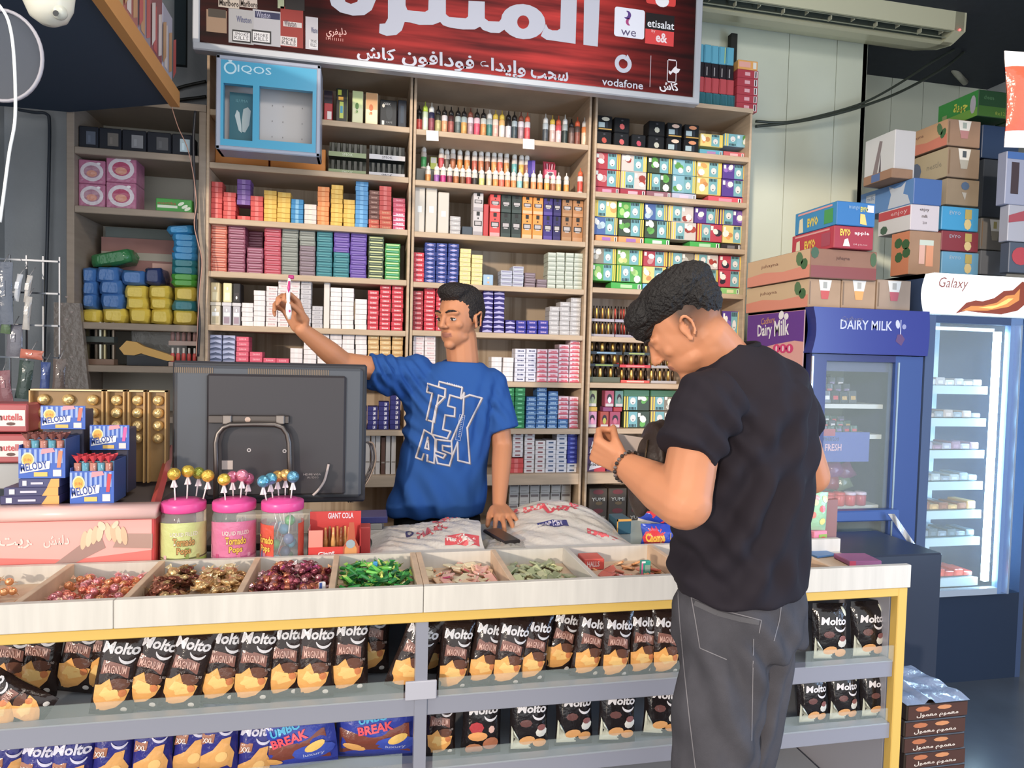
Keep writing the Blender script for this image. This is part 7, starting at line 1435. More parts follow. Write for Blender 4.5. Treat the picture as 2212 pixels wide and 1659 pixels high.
def melody(px0, px1, py0, py1, Y, label, tip, rows=True, zb=None, card=False):
    x0 = at(px0, py1, Y=Y).x; x1 = at(px1, py1, Y=Y).x; zb = at(px0, py1, Y=Y).z if zb is None else zb; w = x1 - x0; H = at(px0, py0, Y=Y).z - zb
    t = thing('wafer_display', label, 'display box', (x0, Y, zb)); m = M(); m.box(0, 0, 0, w, .0018, H, '3060c0')
    for i in range(9): m.rect(w * i / 9, H * .5, w * (i + .5) / 9, H * .96, -.0006, '90a8dc')
    m.ell(w * .2, H * .62, w * .14, H * .24, -.001, 'f0e0a0', n=14); m.ell(w * .2, H * .62, w * .11, H * .19, -.0014, 'f0a820', n=14); m.text('SUN', w * .12, H * .56, H * .1, -.0018, 'c86c20', w=w * .15, res=1)
    m.poly([(w * .03, H * .16), (w * .66, H * .32), (w * .68, H * .58), (w * .05, H * .44)], -.0012, 'f0ece8'); m.text('MELODY', w * .055, H * .21, H * .26, -.0018, '28489c', w=w * .58, bold=.02, rot=.16)
    m.rect(w * .33, H * .06, w * .62, H * .2, -.0012, 'e8b848'); m.rect(w * .74, H * .06, w * .92, H * .28, -.0012, 'e8d4d0'); m.poly([(w * .82, H * .35), (w * .9, H * .35), (w * .95, H * .9), (w * .86, H * .92)], -.0012, tip); m.poly([(w * .48, H * .8), (w * .78, H * .88), (w * .74, H * 1.0), (w * .5, H * .98)], -.0012, 'f08c98')
    if not card: m.box(0, .0018, 0, .0018, .09, H * 1.1, '2c4c9c'); m.box(w - .0018, .0018, 0, w, .09, H * 1.3, '34508c'); m.box(0, .088, 0, w, .09, H * 1.3, '2c3c70')
    m.build('carton', PRINT, t)
    if rows:
        for i in range(10):
            q = M(); q.smooth = True; xx = w * (.1 + .18 * (i % 5)); yy = .02 + .03 * (i // 5); c = ['c07c6c', '58a0b8'][i % 2]; q.tube([(xx, yy, H * .3), (xx, yy, H * 1.22)], .0085, 8, c); q.smooth = False
            q.put([(xx + .011 * math.cos(k) * (1 + .4 * (k % 2)), yy + .011 * math.sin(k), H * 1.42 + .004 * (k % 2)) for k in range(6)] + [(xx, yy, H * 1.2)], [(k, (k + 1) % 6, 6) for k in range(6)], tip if tip != 'e87c50' else '8c5048'); q.build('wafer_roll', FILM, t)
    return t
melody(151, 246, 1018, 1074, 1.885, 'blue wafer box of red twists, lower right on the red cabinet', 'e0389c' if False else 'd83040', zb=zs)
melody(40, 141, 968, 1034, 1.89, 'blue wafer box of brown twists, on the flat packs', 'e87c50', zb=at(90, 1033, Y=1.89).z)
melody(88, 184, 876, 927, 1.98, 'tilted blue wafer box card at the top of the heap', 'd86850', rows=False, card=True); melody(194, 279, 918, 972, 1.99, 'blue wafer box card above the red twists', 'e050a0', rows=False, card=True)
x = at(70, 1034, Y=1.885).x
zz = zs
for k, (px, wd, c) in enumerate(((0, .13, '3c3868'), (8, .12, '40406c'), (40, .09, '444878'))):
    hgt = (at(90, 1033, Y=1.89).z - zs) / 3 - .0004; m = M(); m.bbox(0, 0, 0, wd, .09, hgt, c, b=.001); m.poly([(wd * .7, 0), (wd, 0), (wd, hgt), (wd * .8, hgt)], -.001, 'e8a040'); m.rect(wd * .1, hgt * .2, wd * .2, hgt * .8, -.001, 'd8d4e0'); m.rect(wd * .3, hgt * .35, wd * .6, hgt * .6, -.001, 'c8c4d4')
    m.build('flat_pack', PRINT, None, (at(px, 1070, Y=1.885).x, 1.885, zz), None, 'navy and orange flat wafer pack under the heap, %s' % ['bottom', 'middle', 'top'][k], 'box'); zz += hgt + .0003
# the heap of display boxes needs boxes behind the cards
for (px0, px1, py0, py1, Y, nm_) in ((92, 180, 885, 1030, 2.0, 'tall'), (197, 276, 925, 1078, 2.01, 'short')):
    x0 = at(px0, py1, Y=Y).x; x1 = at(px1, py1, Y=Y).x; M().bbox(0, 0, 0, x1 - x0, .07, at(px0, py0, Y=Y).z - zs - .001, '3c3c54', b=.002).build('carton_box', PRINT, None, (x0, Y, zs + .0005), None, '%s dark carton holding up the blue wafer cards' % nm_, 'box')
# gold chocolate boxes
for k, (px0, px1, nb) in enumerate(((62, 222, 3), (228, 268, 1), (275, 312, 1), (318, 358, 1))):
    Y = 2.16; x0 = at(px0, 1000, Y=Y).x; x1 = at(px1, 1000, Y=Y).x; z1_ = at(200, 842, Y=Y).z; w = x1 - x0; H = z1_ - zs
    t = thing('chocolate_box', 'gold box of round wrapped chocolates, %s' % ['wide one behind the wafer boxes', 'narrow, first of three', 'narrow, middle of three', 'narrow, nearest the monitor'][k], 'chocolate box', (x0, Y, zs)); m = M(); g = 'c89c58'
    m.box(0, .02, 0, w, .04, H, '9c7844'); 
    for xx in (0, w - .004): m.box(xx, 0, 0, xx + .004, .02, H, g)
    m.box(0, 0, H - .004, w, .02, H, 'e0c890'); m.build('case', SATIN, t)
    for i in range(nb):
        for j in range(4): q = M(); q.smooth = True; q.sphere((w * (i + .5) / nb, .014, H - .03 - .037 * j), .0155, 12, 'f0cc80', 8); q.build('chocolate', FOIL, t)
# hazelnut spread cartons at the far left
for j in range(2):
    Y = 2.10; x0 = at(-70, 950, Y=Y).x; x1 = at(60, 950, Y=Y).x; zb = at(20, 1000 - 66 * j, Y=Y).z; H = .078; w = x1 - x0
    m = M(); m.bbox(0, 0, 0, w, .1, H, 'b04c50', b=.004); m.rect(.01, H * .22, w - .006, H * .78, -.001, 'e4d4d0'); m.text('nutella', w * .52, H * .42, H * .24, -.0015, 'c03840', w=w * .4, bold=.03); m.text('n', w * .52, H * .42, H * .17, -.002, '302020', w=w * .05, bold=.03); m.ell(w * .72, H * .3, w * .08, H * .06, -.0015, '5c3c34', n=8)
    m.build('spread_carton', PRINT, None, (x0, Y, zb), None, 'red and white hazelnut spread carton, %s' % ['lower', 'upper'][j], 'box')
x0 = at(-70, 1085, Y=2.08).x; M().bbox(0, 0, 0, .18, .12, at(20, 1001, Y=2.1).z - zs - .001, 'a8a8a8', b=.003).build('carton_box', PRINT, None, (x0, 2.09, zs + .0003), None, 'pale carton under the hazelnut spread', 'box')
M().bbox(0, 0, 0, .12, .1, .008, '4c3c34', b=.002).build('glass_slab', mat('dark_gloss', '3c3430', rough=.08), rd, (at(135, 1080, Y=1.875).x + .0 - RX0, .0 + .035, H + .0))

# ------------------------------------------------------------------ monitor seen from behind
YM = 2.12; ml = at(370, 775, Y=YM); mr_ = at(793, 795, Y=YM); mbz = at(560, 1090, Y=YM).z; w = mr_.x - ml.x; H = ml.z - mbz - .005
mo = thing('monitor', 'large dark monitor seen from behind on a bent tube stand', 'monitor', (ml.x, YM, mbz), (0, .0, 0))
m = M(); m.bbox(0, .012, 0, w, .04, H, '34343a', b=.006); m.build('screen_frame', SATIN, mo)
m = M(); m.bbox(.012, -.012, .02, w - .012, .0125, H - .012, '4c5058', b=.008); m.bbox(.1, -.022, .03, w - .06, -.0115, H - .035, '383438', b=.006); m.rect(.098, .03, .0995, H - .04, -.0225, '26262a'); m.build('back_cover', SATIN, mo)
m = M()
for x0_, x1_ in ((.012, .12), (.21, .44)):
    for i in range(int((x1_ - x0_) / .005)): m.box(x0_ + i * .005, -.0135, H - .034, x0_ + i * .005 + .0025, -.0118, H - .018, '7c6a58')
m.build('vent', MATTE, mo); o_ = bpy.context.scene.objects['vent']; o_['kind'] = 'stuff'
def mg(px, py): p = at(px, py, Y=YM - .03); return (p.x - ml.x, p.z - mbz)
a, b_ = mg(450, 914), mg(625, 898); M().bbox(a[0], -.036, a[1], b_[0], -.023, b_[1], '5c5450', b=.002).build('bracket', METAL, mo)
for px in (492, 606): q = mg(px, 906); M().bbox(q[0] - .012, -.044, q[1] - .013, q[0] + .012, -.036, q[1] + .013, '8c8078', b=.002).build('clamp', METAL, mo)
q = mg(536, 906); m = M(); m.ell(q[0], q[1], .008, .008, -.0375, 'b89c8c', n=10); m.build('bolt', METAL, mo)
pts = [mg(470, 1092), mg(470, 990), mg(469, 955), mg(474, 935), mg(485, 922), mg(500, 916), mg(550, 915), mg(596, 916), mg(612, 922), mg(622, 936), mg(626, 955), mg(627, 990), mg(630, 1092)]
m = M(); m.smooth = True; m.tube([(x, -.05, z) for x, z in pts], .0075, 10, '6c6460'); m.build('tube_stand', METAL, mo)
for px, py in ((537, 973), (614, 975)): q = mg(px, py); m = M(); m.arc(q[0], q[1], .003, .006, 0, 2 * PI, -.0235, 'b8b0b0', n=8); m.build('screw_cap', SATIN, mo)
q = mg(478, 1015); M().rect(q[0], q[1] - .0, q[0] + .03, q[1] + .026, -.0236, 'b8a8a0').build('sticker', PRINT, mo)
q = mg(655, 1028); m = M(); m.text('HDMI VGA', q[0], q[1], .006, -.0236, 'a89c9c', w=.05, res=1); m.text('AUDIO', q[0] + .01, q[1] - .009, .006, -.0236, '8c8484', w=.035, res=1); m.build('port_label', PRINT, mo)
cable('white_cable', [at(x, y, Y=YM - .035) for x, y in ((710, 1003), (706, 1020), (700, 1040), (688, 1058), (676, 1070))], .004, 'b8a8a4', 'short white cable plugged into the monitor back')
for k, dx in enumerate((0, 5, 9)): cable('black_cable', [at(x + dx, y, Y=YM + .02) for x, y in ((788, 955), (798, 960), (803, 990), (795, 1020), (782, 1045), (765, 1065), (752, 1085))], .003, '30282a' if k < 2 else '7c6858', 'cable looping beside the monitor, %s' % ['inner', 'middle', 'outer'][k])
m = M(); m.bbox(0, 0, 0, .17, .12, .018, '3c3230', b=.003); m.build('stand_base', SATIN, mo, (.1, -.07, GTOP - mbz + .0008)); 
M().box(.13, -.055, GTOP - mbz + .018, .15, -.045, .02, '6c6460').build('stand_leg', METAL, mo); M().box(.31, -.055, GTOP - mbz + .018, .33, -.045, .02, '6c6460').build('stand_leg', METAL, mo)
m = M(); m.bbox(0, 0, 0, .2, .06, .06, 'c8b8a0', b=.003); [m.rect(.01 + .012 * i, .01, .018 + .012 * i, .04, -.001, 'a89488') for i in range(14)]; m.build('paper_tray', PRINT, None, (at(510, 1085, Y=2.02).x, 2.02, GTOP + .05), None, 'beige carton behind the lollipop sticks', 'box')
for k, (px, py, w_, h_, c) in enumerate(((765, 1140, .08, .03, 'b0a8a0'), (768, 1110, .07, .02, '8c8880'), (758, 1095, .1, .02, '343470'))):
    M().bbox(0, 0, 0, w_, .1, h_, c, b=.002).build('papers', PRINT, None, (at(px, py, Y=2.1).x + .01, 2.12, GTOP + .001 + [0, .0305, .051][k]), None, '%s stack beside the monitor foot, %s' % (['grey paper', 'dull grey box', 'navy box'][k], ['bottom', 'middle', 'top'][k]), 'box')

# ------------------------------------------------------------------ crumpled plastic carrier bags on the counter
def sheet(x0, x1, y0, y1, zf, name, label, prints, seed, cat='plastic bag', nu=44, nv=30, col='d0c8c0'):
    rr = random.Random(seed); K = [(rr.uniform(8, 30), rr.uniform(8, 30), rr.random() * 6, rr.uniform(.001, .004)) for _ in range(9)]
    def f(u, v):
        x = x0 + (x1 - x0) * u + .006 * math.sin(9 * v + seed); y = y0 + (y1 - y0) * v + .006 * math.sin(11 * u); e_ = min(1, 6 * u, 6 * (1 - u), 6 * v, 6 * (1 - v))
        z = zf(u, v) + e_ * sum(a * abs(math.sin(kx * u + ky * v + p)) for kx, ky, p, a in K)
        return (x, y, GTOP + .002 + max(0, z))
    m = M(); m.smooth = True; m.grid(f, nu, nv, col); o = m.build(name, FILM, None, None, None, label, cat)
    q = M()
    for kind, u0, v0, du, dv, col_, txt_ in prints:
        if kind == 't':
            vs, fs, W_, H_ = glyphs(txt_, .04, 2); out = []
            for a, b_ in vs: p = f(u0 + a / W_ * du[0] + b_ / H_ * dv[0], v0 + a / W_ * du[1] + b_ / H_ * dv[1]); out.append((p[0], p[1], p[2] + .0012))
            q.put(out, fs, col_)
        else:
            n = 6
            for i in range(n):
                for j in range(3):
                    vv = []
                    for a, b_ in ((i, j), (i + 1, j), (i + 1, j + 1), (i, j + 1)): p = f(u0 + a / n * du[0] + b_ / 3 * dv[0], v0 + a / n * du[1] + b_ / 3 * dv[1]); vv.append((p[0], p[1], p[2] + .0009))
                    q.put(vv, [(0, 1, 2, 3)], col_)
    if prints: q.build('print', PRINT, o)
    return o
A = at(800, 1200, Z=GTOP + .01); B = at(1052, 1205, Z=GTOP + .01)
sheet(A.x, B.x, 1.86, 2.2, lambda u, v: .012 + .05 * u ** 2 * math.sin(PI * min(1, v * 1.1)) + .03 * (v ** 2) * u, 'carrier_bag', 'crumpled white carrier bag with red prints in front of the clerk', [('t', .62, .62, (.3, .16), (-.03, .16), 'd84c50', 'SUPER'), ('t', .30, .40, (.08, .03), (0, .22), '302c60', 'O'), ('t', .42, .34, (.28, .10), (-.02, .2), 'c05058', 'MARK'), ('r', .66, .12, (.3, -.02), (.02, .14), 'd84850', ''), ('t', .68, .15, (.26, -.02), (.01, .09), 'f0d0cc', 'market')], 3)
A = at(1105, 1195, Z=GTOP + .01); B = at(1375, 1190, Z=GTOP + .01)
sheet(A.x, B.x, 1.88, 2.24, lambda u, v: .012 + .06 * math.sin(PI * u) * v + .03 * u * v, 'carrier_bag', 'crumpled white carrier bag with red and blue lettering near the customer', [('t', .15, .74, (.28, -.02), (.01, .16), 'd85058', vis(0xFEEA, 0xFEF4, 0xFEE8, 0xFEE3)), ('t', .42, .58, (.34, .12), (-.02, .2), 'd03c4c', vis(0xFE8D, 0xFEDF, 0xFEF4, 0xFEEE, 0xFEE1)), ('r', .3, .38, (.26, -.02), (.0, .12), '34387c', ''), ('t', .32, .40, (.2, -.02), (.0, .09), 'c8c0d8', 'MARKET'), ('t', .66, .18, (.22, -.1), (.05, .14), 'd84c58', 'bag')], 8)
A = at(1040, 1195, Z=GTOP + .01); B = at(1150, 1195, Z=GTOP + .01)
sheet(A.x, B.x, 1.86, 2.0, lambda u, v: .01 + .012 * math.sin(PI * u), 'clear_bag', 'small translucent bag between the carrier bags', [], 15, nu=20, nv=14, col='b0a89c')
# black wallet under the hand
x = at(1095, 1185, Y=1.95).x
M().bbox(-.035, -.06, 0, .02, .09, .012, '241c1c', b=.004).build('wallet', SATIN, None, (x, 1.97, GTOP + .032), (0, 0, .25), 'black wallet under the clerk resting hand', 'wallet')
# snack bags near the customer
P_ = pillow(.13, .10, .06, '2848b8', 12, 12, seed=31, col2='d8d0c8'); q = M(); q.smooth = True
patch(q, P_, .13, .10, [(-.06, .03), (-.06, .085), (-.03, .09), (-.015, .05), (-.03, .02)], 'd82c38'); patch(q, P_, .13, .10, [(.0, .01), (.01, .01), (.045, .08), (.03, .08)], 'd82c38'); ftext(q, P_, .13, .10, 'EXTRA', -.03, .055, .028, .05, 'f0c020', bold=.06); ftext(q, P_, .13, .10, 'GUM', .02, .03, .016, .03, 'c8ccd8')
px3 = at(1420, 1130, Y=1.95)
t = P_.build('gum_bag', FILM, None, (px3.x, 1.95, GTOP + .068), (0, .22, 0), 'upper bright blue and red gum bag beside the customer', 'snack bag'); q.build('print', FILM, t)
P_ = pillow(.13, .075, .07, '2c4cc0', 12, 12, seed=32); q = M(); q.smooth = True
patch(q, P_, .13, .075, elp(-.032, .035, .032, .032, 10), 'd82838'); ftext(q, P_, .13, .075, 'Chompa', -.028, .02, .034, .055, 'f0b81c', eps=.002, bold=.05, rot=.1)
for k in range(5): a = .6 + .4 * k; patch(q, P_, .13, .075, [(-.03 + .02 * math.cos(a), .04 + .015 * math.sin(a)), (-.03 + .034 * math.cos(a - .06), .04 + .03 * math.sin(a - .06)), (-.03 + .034 * math.cos(a + .06), .04 + .03 * math.sin(a + .06))], 'e84050', .0022, 2)
patch(q, P_, .13, .075, [(.0, .008), (.05, .008), (.055, .02), (.0, .02)], 'd82c48'); ftext(q, P_, .13, .075, '1 LE', .03, .035, .02, .03, 'd8a838')
t = P_.build('gum_bag', FILM, None, (px3.x + .002, 1.93, GTOP + .001), (0, .03, 0), 'lower bright blue bag with red burst beside the customer', 'snack bag'); q.build('print', FILM, t)
smallbox(1332, 1150, 2.1, GTOP + .001, .05, .08, .05, '2c5c70', 'dark teal box with yellow edge behind the right carrier bag', draw=lambda m, w, h: (m.rect(0, h * .85, w, h, -.001, 'e0a030'), m.rect(0, 0, w * .08, h, -.001, 'e0a030')))
# boxes right of the customer
x = at(1757, 1195, Y=1.86).x
m = M(); m.bbox(0, 0, 0, .05, .05, .055, 'e07c98', b=.002); m.rect(.018, .004, .048, .045, -.001, '8cb040'); m.ell(.034, .026, .013, .012, -.0015, 'd84048', n=12); m.text('view', .003, .02, .01, -.002, 'f4e4e8', w=.03, res=1); m.build('candy_box', PRINT, None, (x, 1.86, GTOP + .001), (0, 0, .1), 'pink and green candy box right of the customer', 'candy box')
P_ = pillow(.075, .12, .03, '98c8a0', 8, 10, seed=41); q = M(); q.smooth = True
for k, (a, b_, c) in enumerate(((-.015, .09, 'e8e098'), (.01, .07, 'e06060'), (-.02, .05, 'e07868'), (.015, .03, 'e8d878'), (-.01, .105, 'f0a0a0'), (.02, .1, 'e8e0a0'))): patch(q, P_, .075, .12, elp(a, b_, .011, .011, 8), c)
t = P_.build('sweets_bag', FILM, None, (x + .012, 1.875, GTOP + .057), (0, .05, 0), 'pastel green and yellow sweets bag atop the pink box', 'snack bag'); q.build('print', FILM, t)
smallbox(1776, 1120, 1.88, GTOP + .001, .06, .01, .15, '8c5c54', 'brown glossy card behind the pastel sweets bag', rz=.1)
# dark cabinet beyond the counter end
a = at(1830, 1180, Y=2.2); b_ = at(2037, 1195, Y=2.2); m = M(); z = b_.z; M().bbox(0, 0, 0, b_.x - a.x, .35, z, '2c3444', b=.006).build('low_cabinet', SATIN, None, (a.x, 2.2, 0), None, 'dark slate low cabinet beyond the counter end', 'cabinet')
# cartons of sweets on the floor at the right
zt_ = at(2020, 1518, Y=1.66).z; x0 = at(1957, 1540, Y=1.66).x; x1 = at(2090, 1530, Y=1.66).x; w = x1 - x0; n = 11; hh = zt_ / n
for i in range(n):
    j = (R.random() - .5) * .01; m = M(); m.bbox(0, 0, 0, w, .22, hh - .0008, '2c2018', b=.003, ); m.rect(.004, hh * .05, w - .004, hh * .9, -.001, '4c2c20'); m.ell(w * .25, hh * .68, w * .12, hh * .16, -.0015, 'b86838', n=8); m.ell(w * .6, hh * .7, w * .12, hh * .14, -.0015, 'c88048', n=8); m.text(vis(0xFEDD, 0xFEEE, 0xFEE4, 0xFECC, 0xFEE3, 0x20, 0xFEE2, 0xFEEE, 0xFEE4, 0xFECC, 0xFEE3), w * .15, hh * .1, hh * .35, -.002, 'd8c8b8', w=w * .68, bold=.02, res=1)
    m.build('biscuit_carton', PRINT, None, (x0 + j, 1.66, .0005 + i * hh), (0, 0, j), 'brown biscuit carton in the floor stack right of the counter, %s from the top' % ow[n - 1 - i], 'box')
P_ = M(); P_.smooth = True; P_.grid(lambda u, v: (x0 + w * (u * 1.02 - .01), 1.655 + .225 * v, zt_ + .002 + .01 * abs(math.sin(7 * u + 3 * v)) * abs(math.sin(9 * v)) + (.012 if .3 < u < .4 else 0)), 18, 14, '8c9cb8'); P_.build('plastic_wrap', FILM, None, None, None, 'crumpled clear wrap on top of the floor cartons', 'plastic wrap')
x = at(1938, 1135, Y=2.45); m = M(); m.smooth = True; m.grid(lambda u, v: tuple(at(1925 + 45 * v + 14 * (u - .5), 1110 + 65 * v, Y=2.6 + .02 * math.sin(9 * v + 4 * u))), 5, 14, 'c8d0dc'); m.build('plastic_strip', FILM, None, None, None, 'shiny crumpled plastic strip hanging from the blue fridge', 'plastic strip')

# ------------------------------------------------------------------ goods hanging along the left edge
for k, (px, py0, py1, wd, c, nm, rz) in enumerate(((-8, 565, 700, .05, '5c6474', 'slate blister card', 0), (24, 590, 650, .018, 'b4b8c0', 'pale narrow pack', .15), (43, 592, 652, .018, 'b8b4b0', 'white narrow pack', .12), (48, 640, 712, .022, 'b0aca8', 'long pale pack', .08), (-4, 655, 720, .03, '5c7454', 'green pouch', .1),
                                              (6, 700, 770, .05, '6c6c78', 'grey pouch', 0), (42, 755, 775, .07, 'c06c58', 'red lying packet', .1), (28, 778, 862, .045, '3c4c48', 'dark green pouch', .12), (78, 782, 850, .03, '3c5088', 'blue pouch', .05), (0, 800, 868, .04, '8c5c64', 'dusky pink pouch', -.1), (108, 775, 850, .04, '5c504c', 'brown pouch', .05))):
    a = at(px, py1, Y=2.62); b_ = at(px, py0, Y=2.62); P_ = pillow(wd, b_.z - a.z, .02, c, 6, 8, seed=k + 70, col2=mul(c, .8)); P_.rect(-.006, (b_.z - a.z) * .45, .006, (b_.z - a.z) * .7, -.0125, mul(c, 1.3)); P_.tube([(0, 0, b_.z - a.z), (0, .03, b_.z - a.z + .03)], .0015, 5, '8c8c90')
    P_.build('hanging_pouch', FILM, None, (a.x + wd / 2, 2.62 + .012 * (k % 3), a.z), (0, rz, 0), '%s hanging on the rack at the left edge' % nm, 'packet')
a = at(-20, 560, Y=2.68); b_ = at(125, 560, Y=2.68); m = M(); [m.box(0, 0, -.07 * i * 1.6, b_.x - a.x, .006, -.07 * i * 1.6 + .006, '6c7078') for i in range(5)]; [m.box((b_.x - a.x) * i / 4, .006, -.47, (b_.x - a.x) * i / 4 + .005, .011, .02, '6c7078') for i in range(5)]
m.build('wire_rack', METAL, None, tuple(a), None, 'grey wire rack for hanging pouches at the left edge', 'rack')
a = at(116, 860, Y=3.285); b_ = at(172, 655, Y=3.285); m = M(); m.put([(0, 0, 0), (.14, 0, 0), (.10, 0, b_.z - a.z), (0, 0, b_.z - a.z), (0, .03, 0), (.14, .03, 0), (.10, .03, b_.z - a.z), (0, .03, b_.z - a.z)], [(0, 1, 2, 3), (1, 5, 6, 2), (5, 4, 7, 6), (4, 0, 3, 7), (3, 2, 6, 7)], '84786f')
for i in range(14): m.ell(.03 + .02 * (i % 3), .02 + .032 * i, .006, .004, -.001, 'a8948c', n=6)
m.build('foil_strip', FILM, None, tuple(a), None, 'dull brown foil card strip hanging before the corner unit', 'strip')

# ================================================================== people
def V3(*a): return Vector(a)
def J(px, py, Y): return at(px, py, Y=Y)


class Blob:
    """overlapping solids that are fused into one continuous skin"""
    def __init__(s): s.m = M()
    def cap(s, a, ra, b, rb, n=14, flat=False):
        a, b = Vector(a), Vector(b); d = b - a; L = d.length
        if L < 1e-5: return s.ell(a, (ra,) * 3)
        q = d.to_track_quat('Z', 'Y').to_matrix().to_4x4(); s.m.T = Matrix.Translation(a) @ q
        pr = [(ra * math.cos(t), ra * math.sin(t)) for t in (-PI / 2 + .01, -1.1, -.6, -.2)] if flat != 2 else [(ra, 0)]
        pr += [(ra, 0), (rb, L)] if flat != 2 else [(rb, L)]
        if not flat: pr += [(rb * math.cos(t), L + rb * math.sin(t)) for t in (.3, .7, 1.1, PI / 2 - .01)]
        s.m.lathe(pr, n, 'ffffff'); s.m.T = Matrix.Identity(4); return s
    def chain(s, pts, flat=False):
        for i in range(len(pts) - 1): s.cap(pts[i][0], pts[i][1], pts[i + 1][0], pts[i + 1][1], flat=(1 if flat and i == len(pts) - 2 else False))
        return s
    def ell(s, c, r, rot=None):
        s.m.T = Matrix.Translation(c) @ (rot.to_4x4() if rot else Matrix.Identity(4)); s.m.sphere((0, 0, 0), r, 18, 'ffffff', 12); s.m.T = Matrix.Identity(4); return s
    def ring(s, secs, n=28, pw=2.4):
        """loft of super-ellipse sections (centre, half width, half depth, yaw)"""
        v = []; f = []
        for c, hw, hd, yw in secs:
            for i in range(n):
                t = 2 * PI * i / n; x = hw * math.copysign(abs(math.cos(t)) ** (2 / pw), math.cos(t)); y = hd * math.copysign(abs(math.sin(t)) ** (2 / pw), math.sin(t))
                v.append((c[0] + x * math.cos(yw) - y * math.sin(yw), c[1] + x * math.sin(yw) + y * math.cos(yw), c[2]))
        for j in range(len(secs) - 1):
            for i in range(n): f.append((j * n + i, j * n + (i + 1) % n, (j + 1) * n + (i + 1) % n, (j + 1) * n + i))
        f += [tuple(range(n))[::-1], tuple(range((len(secs) - 1) * n, len(secs) * n))]; s.m.put(v, f, 'ffffff'); return s
    def fuse(s, name, voxel, smooth, mt, fold=None, colf=None, parent=None):
        me = s.m.mesh('raw'); o = bpy.data.objects.new('raw', me); COL.objects.link(o)
        r_ = o.modifiers.new('r', 'REMESH'); r_.mode = 'VOXEL'; r_.voxel_size = voxel
        if smooth: k = o.modifiers.new('s', 'SMOOTH'); k.iterations = smooth; k.factor = .5
        out = bpy.data.meshes.new_from_object(o.evaluated_get(bpy.context.evaluated_depsgraph_get())); bpy.data.objects.remove(o)
        n = len(out.vertices); co_ = np.zeros(n * 3, np.float32); out.vertices.foreach_get('co', co_); co_ = co_.reshape(-1, 3); no_ = np.zeros(n * 3, np.float32); out.vertices.foreach_get('normal', no_); no_ = no_.reshape(-1, 3)
        if fold is not None: co_ = co_ + no_ * fold(co_, no_)[:, None]; out.vertices.foreach_set('co', co_.ravel().astype(np.float32))
        for a in list(out.color_attributes): out.color_attributes.remove(a)
        ca = out.color_attributes.new('Col', 'FLOAT_COLOR', 'POINT'); cc = np.ones((n, 4), np.float32); cc[:, :3] = colf(co_, no_) if colf else 1; ca.data.foreach_set('color', cc.ravel())
        out.polygons.foreach_set('use_smooth', [True] * len(out.polygons)); out.materials.clear(); out.materials.append(mt); out.update(); out.name = name
        return link(name, out, parent)


def solid(h): c = np.array(C(h)[:3]); return lambda co_, no_: np.tile(c, (len(co_), 1))
SKIN = mat('skin', attr=True, rough=.5, spec=.35); b = SKIN.node_tree.nodes['Principled BSDF']; b.inputs['Subsurface Weight'].default_value = .12; b.inputs['Subsurface Radius'].default_value = (.02, .008, .004)
HAIRM = mat('hair', attr=True, rough=.6, bump=.9, bscale=160)


def hand(B, w, d, n, sd, curls, sc=1.0, spread=.10, thumb=(.6, .35, .3)):
    """palm and five fingers: w wrist, d finger direction, n palm normal (towards the grip), sd towards the thumb"""
    d = Vector(d).normalized(); n = Vector(n); n = (n - d * n.dot(d)).normalized(); s_ = d.cross(n); s_ = s_ if s_.dot(Vector(sd)) > 0 else -s_
    k = sc
    for q in (-.026, -.009, .009, .026): B.cap(w + d * .012 * k + s_ * q * .7 * k, .014 * k, w + d * .082 * k + s_ * q * k, .0125 * k, 10)
    B.ell(w + d * .035 * k + s_ * .022 * k + n * .008 * k, (.018 * k,) * 3)
    lens = ((.040, .025, .020), (.044, .029, .022), (.041, .027, .021), (.032, .020, .018))
    for i, q in enumerate((.030, .0105, -.0095, -.029)):
        p = w + d * (.084 - .004 * abs(i - 1)) * k + s_ * q * k; ang = 0.0; dd0 = (d + s_ * spread * (1.5 - i)).normalized(); r0 = .0095 - .0008 * (i == 3)
        for j in range(3):
            ang += curls[i][j] if isinstance(curls[0], (tuple, list)) else curls[j]
            dd = dd0 * math.cos(ang) + n * math.sin(ang); p2 = p + dd * lens[i][j] * k; B.cap(p, (r0 - .0008 * j) * k, p2, (r0 - .0008 * (j + 1)) * k, 10); p = p2
    p = w + d * .022 * k + s_ * .026 * k; td = (d * thumb[0] + s_ * (1 - thumb[0]) + n * thumb[1]).normalized()
    B.cap(p, .014 * k, p + td * .036 * k, .0115 * k, 10); p = p + td * .036 * k; td = (td + n * thumb[2] - s_ * .2).normalized(); B.cap(p, .0112 * k, p + td * .028 * k, .0098 * k, 10); p = p + td * .028 * k
    td = (td + n * .2).normalized(); B.cap(p, .0098 * k, p + td * .022 * k, .0082 * k, 10)


